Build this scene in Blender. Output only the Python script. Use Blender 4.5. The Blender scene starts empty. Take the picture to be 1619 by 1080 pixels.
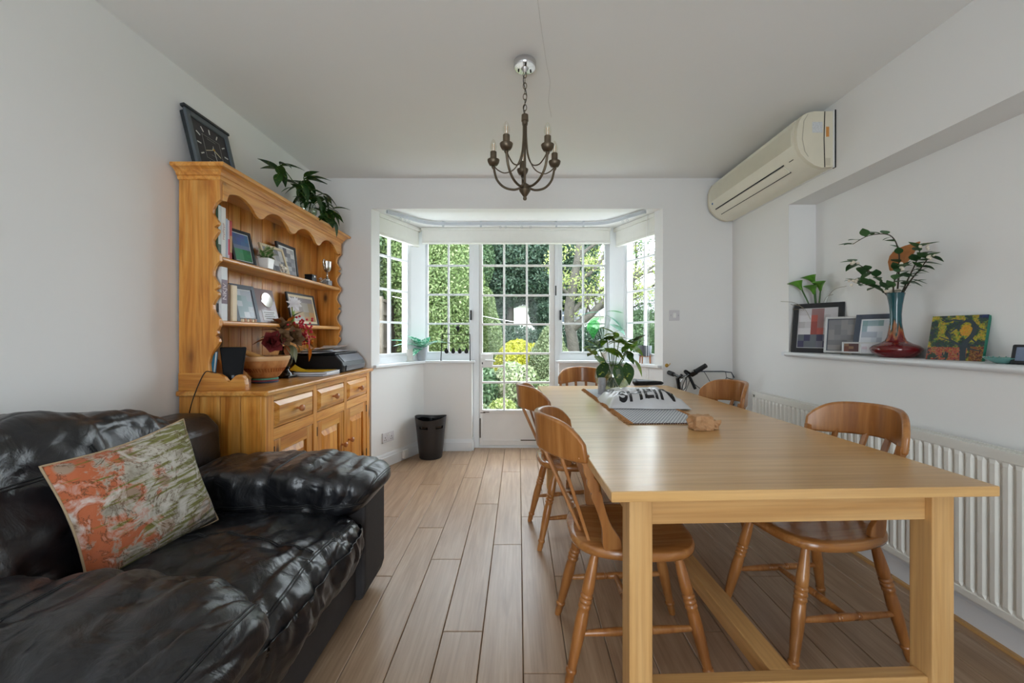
import bpy, math, random
import numpy as np
from mathutils import Vector, Matrix, noise as mnoise
sc = bpy.context.scene
COL = sc.collection
PI = math.pi

# ---------------------------------------------------------------- camera, world, lights, exposure
FPX = 660.0                       # focal length in pixels of the 1619-wide frame
EYE = 1.14
cam_d = bpy.data.cameras.new('camera')
cam_d.sensor_width = 36.0
cam_d.lens = FPX / 1619.0 * 36.0
cam_d.shift_x = -10.5 / 1619.0
cam_d.shift_y = -9.0 / 1619.0
cam_d.clip_start = 0.02
cam_d.clip_end = 300
cam = bpy.data.objects.new('camera', cam_d)
cam.location = (0, 0, EYE)
cam.rotation_euler = (PI / 2, 0, 0)
COL.objects.link(cam)
sc.camera = cam

world = bpy.data.worlds.new('overcast_sky')
sc.world = world
world.use_nodes = True
bg = world.node_tree.nodes['Background']
bg.inputs['Color'].default_value = (0.84, 0.925, 1.0, 1)
bg.inputs['Strength'].default_value = 4.6

def area_light(name, loc, rot, sx, sy, power, color, portal=False):
    d = bpy.data.lights.new(name, 'AREA')
    d.shape = 'RECTANGLE'; d.size = sx; d.size_y = sy
    d.energy = power; d.color = color
    if portal: d.cycles.is_portal = True
    o = bpy.data.objects.new(name, d)
    o.location = loc; o.rotation_euler = rot
    COL.objects.link(o)
    return o
# sampling portals in the openings of the bay (no light of their own)
area_light('bay_portal', (0.0, 4.36, 1.10), (-PI / 2, 0, 0), 2.1, 2.2, 1, (1, 1, 1), portal=True)
area_light('rear_portal', (-0.15, -2.06, 1.12), (PI / 2, 0, 0), 1.35, 2.1, 1, (1, 1, 1), portal=True)
sc.view_settings.view_transform = 'Standard'
sc.view_settings.look = 'None'
sc.view_settings.gamma = 1.0
sc.view_settings.use_curve_mapping = False
sc.view_settings.exposure = 1.16
sc.cycles.max_bounces = 6
sc.cycles.diffuse_bounces = 4
sc.cycles.glossy_bounces = 3
sc.cycles.transmission_bounces = 4
sc.cycles.use_adaptive_sampling = True
sc.cycles.adaptive_threshold = 0.04
sc.cycles.adaptive_min_samples = 16
sc.cycles.transparent_max_bounces = 10
sc.cycles.sample_clamp_indirect = 6.0
sc.cycles.caustics_reflective = False
sc.cycles.caustics_refractive = False

# ---------------------------------------------------------------- helpers: materials
def S(r, g, b):
    def f(c):
        c /= 255.0
        return c / 12.92 if c <= 0.04045 else ((c + 0.055) / 1.055) ** 2.4
    return (f(r), f(g), f(b), 1.0)
MATS = {}
def new_mat(name):
    m = bpy.data.materials.new(name); m.use_nodes = True
    nt = m.node_tree
    b = nt.nodes['Principled BSDF']
    MATS[name] = m
    return m, nt, b
def N(nt, t, **kw):
    n = nt.nodes.new(t)
    for k, v in kw.items():
        if k.startswith('_'): setattr(n, k[1:], v)
        else: n.inputs[k.replace('__', ' ')].default_value = v
    return n
def ramp(nt, stops):
    r = nt.nodes.new('ShaderNodeValToRGB')
    e = r.color_ramp.elements
    while len(e) < len(stops): e.new(0.5)
    for i, (p, c) in enumerate(stops):
        e[i].position = p; e[i].color = c
    return r
def scl(c, k): return (min(c[0] * k, 1), min(c[1] * k, 1), min(c[2] * k, 1), 1)
def plain(name, col, rough=0.5, metal=0.0, var=0.06, vscale=12.0, bump=0.0, bscale=200.0, coat=0.0, spec=0.5, sheen=0.0, bdist=0.001):
    m, nt, b = new_mat(name)
    L = nt.links.new
    tc = N(nt, 'ShaderNodeTexCoord')
    if var > 0:
        n = N(nt, 'ShaderNodeTexNoise', Scale=vscale, Detail=4.0)
        L(tc.outputs['Object'], n.inputs['Vector'])
        r = ramp(nt, [(0.3, scl(col, 1 - var)), (0.7, scl(col, 1 + var))])
        L(n.outputs['Fac'], r.inputs['Fac']); L(r.outputs['Color'], b.inputs['Base Color'])
    else:
        b.inputs['Base Color'].default_value = col
    b.inputs['Roughness'].default_value = rough
    b.inputs['Metallic'].default_value = metal
    b.inputs['Specular IOR Level'].default_value = spec
    b.inputs['Coat Weight'].default_value = coat
    b.inputs['Sheen Weight'].default_value = sheen
    if bump > 0:
        n2 = N(nt, 'ShaderNodeTexNoise', Scale=bscale, Detail=3.0)
        L(tc.outputs['Object'], n2.inputs['Vector'])
        bp = N(nt, 'ShaderNodeBump', Strength=bump, Distance=bdist)
        L(n2.outputs['Fac'], bp.inputs['Height']); L(bp.outputs['Normal'], b.inputs['Normal'])
    return m
def wood(name, cd, cm, cl, axis='Z', scale=1.0, rough=0.4, knots=0.0, coat=0.0, bump=0.15, tint=0.12, contrast=0.16):
    m, nt, b = new_mat(name)
    L = nt.links.new
    tc = N(nt, 'ShaderNodeTexCoord'); oi = N(nt, 'ShaderNodeObjectInfo')
    mul = N(nt, 'ShaderNodeVectorMath', _operation='SCALE'); mul.inputs['Scale'].default_value = 9.7
    cmb = N(nt, 'ShaderNodeCombineXYZ')
    for k in 'XYZ': L(oi.outputs['Random'], cmb.inputs[k])
    L(cmb.outputs[0], mul.inputs[0])
    add = N(nt, 'ShaderNodeVectorMath', _operation='ADD')
    L(tc.outputs['Object'], add.inputs[0]); L(mul.outputs[0], add.inputs[1])
    st = [9.0, 9.0, 9.0]; st['XYZ'.index(axis)] = 0.7
    mp = N(nt, 'ShaderNodeMapping'); mp.inputs['Scale'].default_value = st
    L(add.outputs[0], mp.inputs['Vector'])
    n = N(nt, 'ShaderNodeTexNoise', Scale=2.2 * scale, Detail=5.0, Roughness=0.62, Distortion=0.9)
    L(mp.outputs[0], n.inputs['Vector'])
    r = ramp(nt, [(0.5 - contrast, cd), (0.5, cm), (0.5 + contrast, cl)])
    L(n.outputs['Fac'], r.inputs['Fac'])
    st2 = [60.0, 60.0, 60.0]; st2['XYZ'.index(axis)] = 1.6
    mp2 = N(nt, 'ShaderNodeMapping'); mp2.inputs['Scale'].default_value = st2
    L(add.outputs[0], mp2.inputs['Vector'])
    n2 = N(nt, 'ShaderNodeTexNoise', Scale=2.0 * scale, Detail=3.0)
    L(mp2.outputs[0], n2.inputs['Vector'])
    r2 = ramp(nt, [(0.35, (0.80, 0.77, 0.74, 1)), (0.6, (1, 1, 1, 1))])
    L(n2.outputs['Fac'], r2.inputs['Fac'])
    mx = N(nt, 'ShaderNodeMix', _data_type='RGBA', _blend_type='MULTIPLY'); mx.inputs[0].default_value = 0.7
    L(r.outputs[0], mx.inputs[6]); L(r2.outputs[0], mx.inputs[7])
    out = mx.outputs[2]
    if knots > 0:
        st3 = [1.0, 1.0, 1.0]; st3['XYZ'.index(axis)] = 0.45
        mp3 = N(nt, 'ShaderNodeMapping'); mp3.inputs['Scale'].default_value = st3
        L(add.outputs[0], mp3.inputs['Vector'])
        v = N(nt, 'ShaderNodeTexVoronoi', Scale=7.5); L(mp3.outputs[0], v.inputs['Vector'])
        rk = ramp(nt, [(0.05 * knots, (1, 1, 1, 1)), (0.13 * knots, (0.3, 0.3, 0.3, 1)), (0.30 * knots, (0, 0, 0, 1))])
        L(v.outputs['Distance'], rk.inputs['Fac'])
        mk = N(nt, 'ShaderNodeMix', _data_type='RGBA', _blend_type='MIX')
        L(rk.outputs[0], mk.inputs[0]); L(out, mk.inputs[6]); mk.inputs[7].default_value = scl(cd, 0.18)
        out = mk.outputs[2]
    hs = N(nt, 'ShaderNodeHueSaturation')
    mr = N(nt, 'ShaderNodeMapRange'); mr.inputs['To Min'].default_value = 1 - tint; mr.inputs['To Max'].default_value = 1 + tint
    L(oi.outputs['Random'], mr.inputs['Value']); L(mr.outputs[0], hs.inputs['Value'])
    L(out, hs.inputs['Color']); L(hs.outputs[0], b.inputs['Base Color'])
    b.inputs['Roughness'].default_value = rough
    b.inputs['Coat Weight'].default_value = coat
    b.inputs['Coat Roughness'].default_value = 0.2
    bp = N(nt, 'ShaderNodeBump', Strength=bump, Distance=0.0006)
    L(n2.outputs['Fac'], bp.inputs['Height']); L(bp.outputs['Normal'], b.inputs['Normal'])
    return m
def foliage(name, c1, c2, c3, rough=0.5, trans=0.25):
    m, nt, b = new_mat(name)
    L = nt.links.new
    g = N(nt, 'ShaderNodeNewGeometry')
    r = ramp(nt, [(0.0, c1), (0.5, c2), (1.0, c3)])
    L(g.outputs['Random Per Island'], r.inputs['Fac'])
    L(r.outputs[0], b.inputs['Base Color'])
    b.inputs['Roughness'].default_value = rough
    b.inputs['Specular IOR Level'].default_value = 0.3
    tr = N(nt, 'ShaderNodeBsdfTranslucent'); L(r.outputs[0], tr.inputs['Color'])
    ms = N(nt, 'ShaderNodeMixShader'); ms.inputs[0].default_value = trans
    L(b.outputs[0], ms.inputs[1]); L(tr.outputs[0], ms.inputs[2])
    L(ms.outputs[0], nt.nodes['Material Output'].inputs['Surface'])
    return m
def leafmat(name, c1, c2, c3, vein=(0.3, 0.45, 0.12, 1), scale=28.0, rough=0.35, trans=0.15, thr=0.62):
    """glossy house-plant leaf with paler blotches"""
    m, nt, b = new_mat(name); L = nt.links.new
    tc = N(nt, 'ShaderNodeTexCoord'); oi = N(nt, 'ShaderNodeObjectInfo')
    n = N(nt, 'ShaderNodeTexNoise', Scale=scale, Detail=3.0); L(tc.outputs['Object'], n.inputs['Vector'])
    r = ramp(nt, [(thr - 0.04, (0, 0, 0, 1)), (thr + 0.05, (1, 1, 1, 1))]); L(n.outputs['Fac'], r.inputs['Fac'])
    rc = ramp(nt, [(0.0, c1), (0.5, c2), (1.0, c3)]); L(oi.outputs['Random'], rc.inputs['Fac'])
    mx = N(nt, 'ShaderNodeMix', _data_type='RGBA'); L(r.outputs[0], mx.inputs[0]); L(rc.outputs[0], mx.inputs[6]); mx.inputs[7].default_value = vein
    L(mx.outputs[2], b.inputs['Base Color'])
    b.inputs['Roughness'].default_value = rough
    tr = N(nt, 'ShaderNodeBsdfTranslucent'); L(mx.outputs[2], tr.inputs['Color'])
    ms = N(nt, 'ShaderNodeMixShader'); ms.inputs[0].default_value = trans
    L(b.outputs[0], ms.inputs[1]); L(tr.outputs[0], ms.inputs[2])
    L(ms.outputs[0], nt.nodes['Material Output'].inputs['Surface'])
    return m
def pane_glass(name, tint=(1, 1, 1, 1), refl=0.06, rough=0.0):
    m, nt, b = new_mat(name); L = nt.links.new
    nt.nodes.remove(b)
    t = N(nt, 'ShaderNodeBsdfTransparent', Color=tint)
    g = N(nt, 'ShaderNodeBsdfGlossy', Roughness=rough)
    ms = N(nt, 'ShaderNodeMixShader'); ms.inputs[0].default_value = refl
    L(t.outputs[0], ms.inputs[1]); L(g.outputs[0], ms.inputs[2])
    L(ms.outputs[0], nt.nodes['Material Output'].inputs['Surface'])
    return m
def attr_mat(name, rough=0.5, coat=0.0):
    m, nt, b = new_mat(name)
    a = N(nt, 'ShaderNodeAttribute'); a.attribute_name = 'col'
    nt.links.new(a.outputs['Color'], b.inputs['Base Color'])
    b.inputs['Roughness'].default_value = rough; b.inputs['Coat Weight'].default_value = coat
    return m

# ---------------------------------------------------------------- helpers: objects and meshes
INV = {}
def tag(o, label=None, cat=None, group=None, kind=None):
    if label: o['label'] = label
    if cat: o['category'] = cat
    if group: o['group'] = group
    if kind: o['kind'] = kind
    return o
def empty(name, loc=(0, 0, 0), rz=0.0):
    o = bpy.data.objects.new(name, None)
    o.empty_display_size = 0.1
    o.location = loc; o.rotation_euler = (0, 0, rz)
    COL.objects.link(o)
    INV[o.name] = (Matrix.Translation(loc) @ Matrix.Rotation(rz, 4, 'Z')).inverted()
    return o
def thing(name, label, cat, loc=(0, 0, 0), rz=0.0, group=None):
    return tag(empty(name, loc, rz), label, cat, group)
def copy_tree(o, parent=None):
    c = o.copy(); COL.objects.link(c)
    if parent is not None: c.parent = parent
    for ch in o.children: copy_tree(ch, c)
    return c
def frames(pts):
    P = [Vector(p) for p in pts]; n = len(P); T = []
    for i in range(n):
        t = P[min(i + 1, n - 1)] - P[max(i - 1, 0)]
        T.append(t.normalized() if t.length > 1e-9 else Vector((0, 0, 1)))
    up = Vector((0, 0, 1)) if abs(T[0].z) < 0.9 else Vector((1, 0, 0))
    u = T[0].cross(up).normalized(); out = []
    for i in range(n):
        u = (u - T[i] * u.dot(T[i])); u = u.normalized() if u.length > 1e-6 else T[i].orthogonal().normalized()
        out.append((P[i], u, T[i].cross(u)))
    return out
class MB:
    def __init__(self): self.V = []; self.F = []; self.C = []
    def add(self, V, F, col=None):
        k = len(self.V); self.V.extend([tuple(v) for v in V]); self.F.extend([tuple(i + k for i in f) for f in F])
        if col is not None: self.C.extend([col] * len(F))
        return self
    def box(self, x0, x1, y0, y1, z0, z1, col=None):
        return self.add([(x0, y0, z0), (x1, y0, z0), (x1, y1, z0), (x0, y1, z0), (x0, y0, z1), (x1, y0, z1), (x1, y1, z1), (x0, y1, z1)],
                 [(0, 3, 2, 1), (4, 5, 6, 7), (0, 1, 5, 4), (1, 2, 6, 5), (2, 3, 7, 6), (3, 0, 4, 7)], col)
    def obox(self, c, u, v, w, hu, hv, hw, col=None):
        c, u, v, w = Vector(c), Vector(u), Vector(v), Vector(w)
        P = []
        for a, b_, d in ((-1, -1, -1), (1, -1, -1), (1, 1, -1), (-1, 1, -1), (-1, -1, 1), (1, -1, 1), (1, 1, 1), (-1, 1, 1)):
            P.append(c + u * hu * a + v * hv * b_ + w * hw * d)
        return self.add(P, [(0, 3, 2, 1), (4, 5, 6, 7), (0, 1, 5, 4), (1, 2, 6, 5), (2, 3, 7, 6), (3, 0, 4, 7)], col)
    def tube(self, pts, r, n=8, cap=True, sx=1.0):
        fr = frames(pts); m = len(fr); V = []
        for i, (p, u, w) in enumerate(fr):
            rr = r[i] if hasattr(r, '__len__') else r
            for k in range(n):
                a = 2 * PI * k / n
                V.append(p + u * (rr * math.cos(a) * sx) + w * (rr * math.sin(a)))
        F = []
        for i in range(m - 1):
            for k in range(n):
                k2 = (k + 1) % n
                F.append((i * n + k, i * n + k2, (i + 1) * n + k2, (i + 1) * n + k))
        if cap: F.append(tuple(range(n - 1, -1, -1))); F.append(tuple(range((m - 1) * n, m * n)))
        return self.add(V, F)
    def lathe(self, prof, n=24, c=(0, 0, 0), sx=1.0, sy=1.0, cap=True):
        V = []; m = len(prof); F = []
        for (r, z) in prof:
            for k in range(n):
                a = 2 * PI * k / n
                V.append((c[0] + r * sx * math.cos(a), c[1] + r * sy * math.sin(a), c[2] + z))
        for i in range(m - 1):
            for k in range(n):
                k2 = (k + 1) % n
                F.append((i * n + k, i * n + k2, (i + 1) * n + k2, (i + 1) * n + k))
        if cap: F.append(tuple(range(n - 1, -1, -1))); F.append(tuple(range((m - 1) * n, m * n)))
        return self.add(V, F)
    def prism(self, poly, f0, f1):
        """poly: list of 2D points; f0/f1 map a 2D point to the two ends"""
        n = len(poly)
        V = [f0(p) for p in poly] + [f1(p) for p in poly]
        F = [tuple(range(n - 1, -1, -1)), tuple(range(n, 2 * n))]
        for i in range(n): F.append((i, (i + 1) % n, n + (i + 1) % n, n + i))
        return self.add(V, F)
    def prz(self, poly, z0, z1): return self.prism(poly, lambda p: (p[0], p[1], z0), lambda p: (p[0], p[1], z1))
    def prx(self, poly, x0, x1): return self.prism(poly, lambda p: (x0, p[0], p[1]), lambda p: (x1, p[0], p[1]))
    def pry(self, poly, y0, y1): return self.prism(poly, lambda p: (p[0], y0, p[1]), lambda p: (p[0], y1, p[1]))
    def grid(self, fn, nu, nv, closed_u=False):
        V = [fn(i / (nu if closed_u else nu - 1), j / (nv - 1)) for j in range(nv) for i in range(nu)]
        F = []
        for j in range(nv - 1):
            for i in range(nu if closed_u else nu - 1):
                i2 = (i + 1) % nu
                F.append((j * nu + i, j * nu + i2, (j + 1) * nu + i2, (j + 1) * nu + i))
        return self.add(V, F)
    def xf(self, M):
        self.V = [tuple(M @ Vector(v)) for v in self.V]; return self
    def mesh(self, name, smooth=None, recalc=False):
        me = bpy.data.meshes.new(name)
        me.from_pydata(self.V, [], self.F)
        if self.C:
            at = me.attributes.new('col', 'FLOAT_COLOR', 'FACE')
            at.data.foreach_set('color', np.array(self.C, dtype=np.float32).ravel())
        if recalc:
            import bmesh
            bm = bmesh.new(); bm.from_mesh(me); bmesh.ops.recalc_face_normals(bm, faces=bm.faces); bm.to_mesh(me); bm.free()
        if smooth is not None:
            me.polygons.foreach_set('use_smooth', [True] * len(me.polygons))
            if smooth < 180: me.set_sharp_from_angle(angle=math.radians(smooth))
        me.update()
        return me
    def build(self, name, mat, parent=None, smooth=None, bevel=0.0, seg=2, world=False, recalc=True, sub=0):
        if world and parent is not None:
            M = INV[parent.name] if parent.name in INV else INV[parent.parent.name]
            self.xf(M)
        me = self.mesh(name, smooth, recalc)
        return link(name, me, mat, parent, bevel, seg, sub)
def link(name, me, mat, parent=None, bevel=0.0, seg=2, sub=0):
    o = bpy.data.objects.new(name, me)
    COL.objects.link(o)
    if mat is not None:
        if isinstance(mat, str): mat = MATS[mat]
        if not me.materials: me.materials.append(mat)
        elif me.materials[0] != mat:
            o.material_slots[0].link = 'OBJECT'; o.material_slots[0].material = mat
    if parent is not None: o.parent = parent
    if bevel > 0:
        bv = o.modifiers.new('bevel', 'BEVEL'); bv.width = bevel; bv.segments = seg; bv.limit_method = 'ANGLE'; bv.angle_limit = math.radians(35)
        bv.harden_normals = False
    if sub:
        sd = o.modifiers.new('sub', 'SUBSURF'); sd.levels = sub; sd.render_levels = sub
    return o
def struct(name, mb, mat, parent=None, **kw):
    o = mb.build(name, mat, parent, **kw)
    if parent is None: o['kind'] = 'structure'
    return o
def text_mb(s, size, depth=0.001, bold=0.0):
    cu = bpy.data.curves.new('lettering', 'FONT'); cu.body = s; cu.size = size; cu.extrude = depth; cu.align_x = 'CENTER'; cu.align_y = 'CENTER'
    cu.offset = bold; cu.resolution_u = 4
    o = bpy.data.objects.new('lettering', cu); COL.objects.link(o)
    dg = bpy.context.evaluated_depsgraph_get()
    me = bpy.data.meshes.new_from_object(o.evaluated_get(dg))
    mb = MB(); mb.add([v.co[:] for v in me.vertices], [tuple(p.vertices) for p in me.polygons])
    bpy.data.objects.remove(o); bpy.data.meshes.remove(me); bpy.data.curves.remove(cu)
    return mb
def P(px, py, Y):
    """a point of the room seen at a pixel of the photograph at depth Y (used only to measure)"""
    return ((px - 820) * Y / FPX, Y, EYE - (py - 531) * Y / FPX)
def cushion_mb(c, h, k=4.0, n=28, disp=None, pinch=0.0):
    """rounded cushion: a cube grid pushed onto a super-ellipsoid, then displaced"""
    V = []; F = []; idx = {}
    def vid(p):
        key = (round(p[0], 5), round(p[1], 5), round(p[2], 5))
        if key not in idx:
            idx[key] = len(V)
            x, y, z = p
            s = (abs(x) ** k + abs(y) ** k + abs(z) ** k) ** (-1.0 / k)
            q = Vector((x * s, y * s, z * s))
            V.append(q)
        return idx[key]
    for ax in range(3):
        for sg in (-1, 1):
            for i in range(n):
                for j in range(n):
                    cs = []
                    for di, dj in ((0, 0), (1, 0), (1, 1), (0, 1)):
                        a = -1 + 2 * (i + di) / n; b_ = -1 + 2 * (j + dj) / n
                        p = [0, 0, 0]; p[ax] = sg; p[(ax + 1) % 3] = a; p[(ax + 2) % 3] = b_
                        cs.append(vid(p))
                    F.append(tuple(cs) if sg > 0 else tuple(reversed(cs)))
    out = []
    for q in V:
        nrm = Vector((math.copysign(abs(q.x) ** (k - 1), q.x) / h[0], math.copysign(abs(q.y) ** (k - 1), q.y) / h[1], math.copysign(abs(q.z) ** (k - 1), q.z) / h[2]))
        nrm.normalize()
        p = Vector((c[0] + q.x * h[0], c[1] + q.y * h[1], c[2] + q.z * h[2]))
        if disp: p = disp(p, nrm, q)
        out.append(p)
    return MB().add(out, F)
def leaf_mesh(name, L, W, droop=0.25, fold=0.12, nl=7, tip=1.5, wave=0.0):
    """a leaf from its stalk end at the origin along +X"""
    V = []; F = []
    for i in range(nl):
        t = i / (nl - 1)
        w = W * 0.5 * (math.sin(PI * min(1, t ** 0.8)) ** 0.9) * (1 - 0.15 * t) if 0 < i < nl - 1 else W * 0.03
        x = L * t; z = -droop * L * t * t
        wz = wave * math.sin(t * 14)
        V += [(x, -w, z + fold * w + wz), (x, 0, z), (x, w, z + fold * w - wz)]
    for i in range(nl - 1):
        a = i * 3
        F += [(a, a + 1, a + 4, a + 3), (a + 1, a + 2, a + 5, a + 4)]
    return MB().add(V, F).mesh(name, smooth=180)
def put_leaf(parent, me, mat, loc, yaw, pitch, s=1.0, roll=0.0, name='leaf'):
    o = link(name, me, mat, parent)
    M = Matrix.Rotation(yaw, 4, 'Z') @ Matrix.Rotation(-pitch, 4, 'Y') @ Matrix.Rotation(roll, 4, 'X')
    o.location = loc; o.rotation_euler = M.to_euler(); o.scale = (s, s, s)
    return o
def leaf_cloud(n, blobs, size, rng, aspect=0.5, shell=0.55, up=0.0):
    """many small diamond leaves over ellipsoid blobs [(c, r)]; numpy"""
    vol = np.array([r[0] * r[1] + r[1] * r[2] + r[0] * r[2] for _, r in blobs]); pr = vol / vol.sum()
    which = rng.choice(len(blobs), n, p=pr)
    C = np.array([c for c, _ in blobs])[which]; R = np.array([r for _, r in blobs])[which]
    d = rng.normal(size=(n, 3)); d /= np.linalg.norm(d, axis=1)[:, None]
    rad = shell + (1 - shell) * rng.random(n) ** 0.5
    p = C + d * R * rad[:, None]
    a = rng.normal(size=(n, 3)); a[:, 2] += up; a /= np.linalg.norm(a, axis=1)[:, None]
    b = np.cross(a, d + 0.6 * rng.normal(size=(n, 3))); b /= (np.linalg.norm(b, axis=1)[:, None] + 1e-9)
    s = size * (0.6 + 0.8 * rng.random(n))[:, None]
    V = np.stack([p - a * s, p + b * s * aspect, p + a * s, p - b * s * aspect], axis=1).reshape(-1, 3)
    return V
def cloud_obj(name, V, mat, parent=None):
    n = len(V) // 4
    me = bpy.data.meshes.new(name)
    me.vertices.add(len(V)); me.vertices.foreach_set('co', V.astype(np.float32).ravel())
    me.loops.add(n * 4); me.loops.foreach_set('vertex_index', np.arange(n * 4, dtype=np.int32))
    me.polygons.add(n); me.polygons.foreach_set('loop_start', np.arange(0, n * 4, 4, dtype=np.int32))
    me.update(calc_edges=True)
    o = link(name, me, mat, parent)
    return o

# ---------------------------------------------------------------- materials
plain('wall_paint', S(236, 235, 233), 0.75, var=0.012, vscale=1.5, bump=0.05, bscale=60)
plain('ceiling_paint', S(241, 241, 240), 0.8, var=0.012, vscale=1.2, bump=0.05, bscale=40)
plain('trim_paint', S(228, 230, 232), 0.42, var=0.015, vscale=5)
plain('door_paint', S(231, 229, 226), 0.5, var=0.03, vscale=6)
plain('white_plastic', S(238, 238, 236), 0.35, var=0.01)
plain('blind_fabric', S(233, 232, 224), 0.8, var=0.015, vscale=20, bump=0.1, bscale=300)
plain('rail_metal', S(196, 200, 206), 0.45, metal=0.3, var=0.02)
wood('pine', S(188, 112, 38), S(216, 146, 62), S(228, 168, 88), 'Z', 1.0, 0.34, knots=1.35, coat=0.25)
wood('pine_across', S(194, 120, 44), S(220, 152, 68), S(232, 174, 96), 'Y', 1.0, 0.3, knots=0.7, coat=0.35)
wood('pine_depth', S(188, 112, 38), S(216, 146, 62), S(228, 168, 88), 'X', 1.0, 0.34, knots=0.7, coat=0.25)
wood('beech_top', S(194, 148, 90), S(208, 164, 104), S(217, 177, 120), 'X', 0.6, 0.28, coat=0.4, bump=0.06, tint=0.02, contrast=0.22)
wood('birch_frame', S(192, 144, 86), S(205, 160, 102), S(215, 174, 118), 'Z', 0.8, 0.42, tint=0.04, contrast=0.2)
wood('birch_rail', S(192, 144, 86), S(205, 160, 102), S(215, 174, 118), 'X', 0.8, 0.42, tint=0.04, contrast=0.2)
wood('birch_long', S(192, 144, 86), S(205, 160, 102), S(215, 174, 118), 'Y', 0.8, 0.42, tint=0.04, contrast=0.2)
wood('chair_wood', S(148, 92, 44), S(168, 110, 57), S(186, 130, 74), 'Z', 0.7, 0.3, coat=0.35, bump=0.05, tint=0.06)
wood('chair_seat_wood', S(148, 92, 44), S(168, 110, 57), S(186, 130, 74), 'X', 0.7, 0.26, coat=0.45, bump=0.05, tint=0.06)
wood('oak_floor', S(150, 121, 95), S(168, 139, 112), S(181, 154, 127), 'Y', 1.1, 0.33, bump=0.2, tint=0.05, contrast=0.22)
plain('floor_base', S(70, 52, 38), 0.8)
plain('knob_wood', S(176, 112, 66), 0.3, coat=0.4)
plain('dark_metal', S(62, 58, 54), 0.45, metal=0.7, var=0.1)
plain('black_iron', S(28, 28, 30), 0.45, metal=0.4)
plain('bronze', S(104, 92, 76), 0.38, metal=0.75, var=0.15, vscale=30)
plain('chrome', S(210, 210, 212), 0.18, metal=1.0, var=0.03)
plain('silver', S(200, 196, 190), 0.2, metal=0.95, var=0.06)
plain('brass', S(190, 150, 70), 0.3, metal=0.9)
plain('copper', S(176, 110, 78), 0.35, metal=0.6)
plain('black_plastic', S(22, 23, 26), 0.42, var=0.05, spec=0.35)
plain('black_gloss', S(12, 13, 16), 0.14, var=0.03, coat=0.4)
plain('frame_black', S(34, 36, 40), 0.4, var=0.05)
plain('frame_slate', S(70, 78, 92), 0.4, var=0.05)
plain('frame_cream', S(220, 204, 172), 0.5)
plain('mount_white', S(236, 238, 240), 0.6, var=0.0)
plain('paper_white', S(236, 236, 238), 0.7, var=0.02)
plain('sofa_side', S(52, 49, 50), 0.75, var=0.08, vscale=40, bump=0.2, bscale=400)
plain('seam_thread', S(20, 21, 24), 0.5)
attr_mat('printed', 0.35, 0.2)
attr_mat('painted', 0.55)
pane_glass('window_glass', (0.985, 0.99, 0.99, 1), 0.005)
pane_glass('clear_glass', (0.90, 0.94, 0.93, 1), 0.14, 0.02)
pane_glass('bulb_glass', (0.97, 0.96, 0.93, 1), 0.10, 0.02)
# black leather with creases
m, nt, b = new_mat('leather')
tc = N(nt, 'ShaderNodeTexCoord')
n1 = N(nt, 'ShaderNodeTexNoise', Scale=9.0, Detail=5.0, Distortion=1.2); nt.links.new(tc.outputs['Object'], n1.inputs['Vector'])
n2 = N(nt, 'ShaderNodeTexVoronoi', Scale=260.0); nt.links.new(tc.outputs['Object'], n2.inputs['Vector'])
r1 = ramp(nt, [(0.3, S(19, 20, 24)), (0.7, S(31, 32, 36))]); nt.links.new(n1.outputs['Fac'], r1.inputs['Fac']); nt.links.new(r1.outputs[0], b.inputs['Base Color'])
rr = N(nt, 'ShaderNodeMapRange'); rr.inputs['To Min'].default_value = 0.22; rr.inputs['To Max'].default_value = 0.42
nt.links.new(n1.outputs['Fac'], rr.inputs['Value']); nt.links.new(rr.outputs[0], b.inputs['Roughness'])
b1 = N(nt, 'ShaderNodeBump', Strength=0.55, Distance=0.012); nt.links.new(n1.outputs['Fac'], b1.inputs['Height'])
b2 = N(nt, 'ShaderNodeBump', Strength=0.12, Distance=0.0008); nt.links.new(n2.outputs['Distance'], b2.inputs['Height']); nt.links.new(b1.outputs[0], b2.inputs['Normal'])
nt.links.new(b2.outputs[0], b.inputs['Normal'])
b.inputs['Specular IOR Level'].default_value = 0.7
# ---------------------------------------------------------------- room shell
XL, XR, YB, YR, ZC = -1.66, 1.782, 3.48, -2.0, 2.454
ZBAY = 2.20
A_L, B_L, C_L = (-1.2285, 3.48), (-0.945, 4.145), (-0.465, 4.145)
A_R, B_R, C_R = (1.202, 3.48), (0.92, 4.145), (0.40, 4.145)
rnd = random.Random(7)

fl = struct('floor', MB().box(XL - 0.1, XR + 0.1, YR - 0.1, YB, -0.06, -0.012).prz([(-1.23, 3.48), (1.2, 3.48), (0.92, 4.30), (-0.945, 4.30)], -0.06, -0.012), 'floor_base')
PW, PG = 0.154, 0.0022
plank_cache = {}
def plank(x0, x1, y0, y1):
    w, l = round(x1 - x0, 4), round(y1 - y0, 3)
    if (w, l) not in plank_cache:
        c = 0.0022
        hw, hl = w / 2 - PG / 2, l / 2 - PG / 2
        V = []
        for z, i in ((-0.012, 0), (-c * 0.8, 0), (0, c)):
            V += [(-hw + i, -hl + i, z), (hw - i, -hl + i, z), (hw - i, hl - i, z), (-hw + i, hl - i, z)]
        F = [(8, 9, 10, 11)]
        for k in (0, 4):
            for i in range(4): F.append((k + i, k + (i + 1) % 4, k + 4 + (i + 1) % 4, k + 4 + i))
        plank_cache[(w, l)] = MB().add(V, F).mesh('plank')
    o = link('plank', plank_cache[(w, l)], 'oak_floor', fl)
    o.location = ((x0 + x1) / 2, (y0 + y1) / 2, 0)
x = 0.016 - 11 * PW
k = 0
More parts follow.
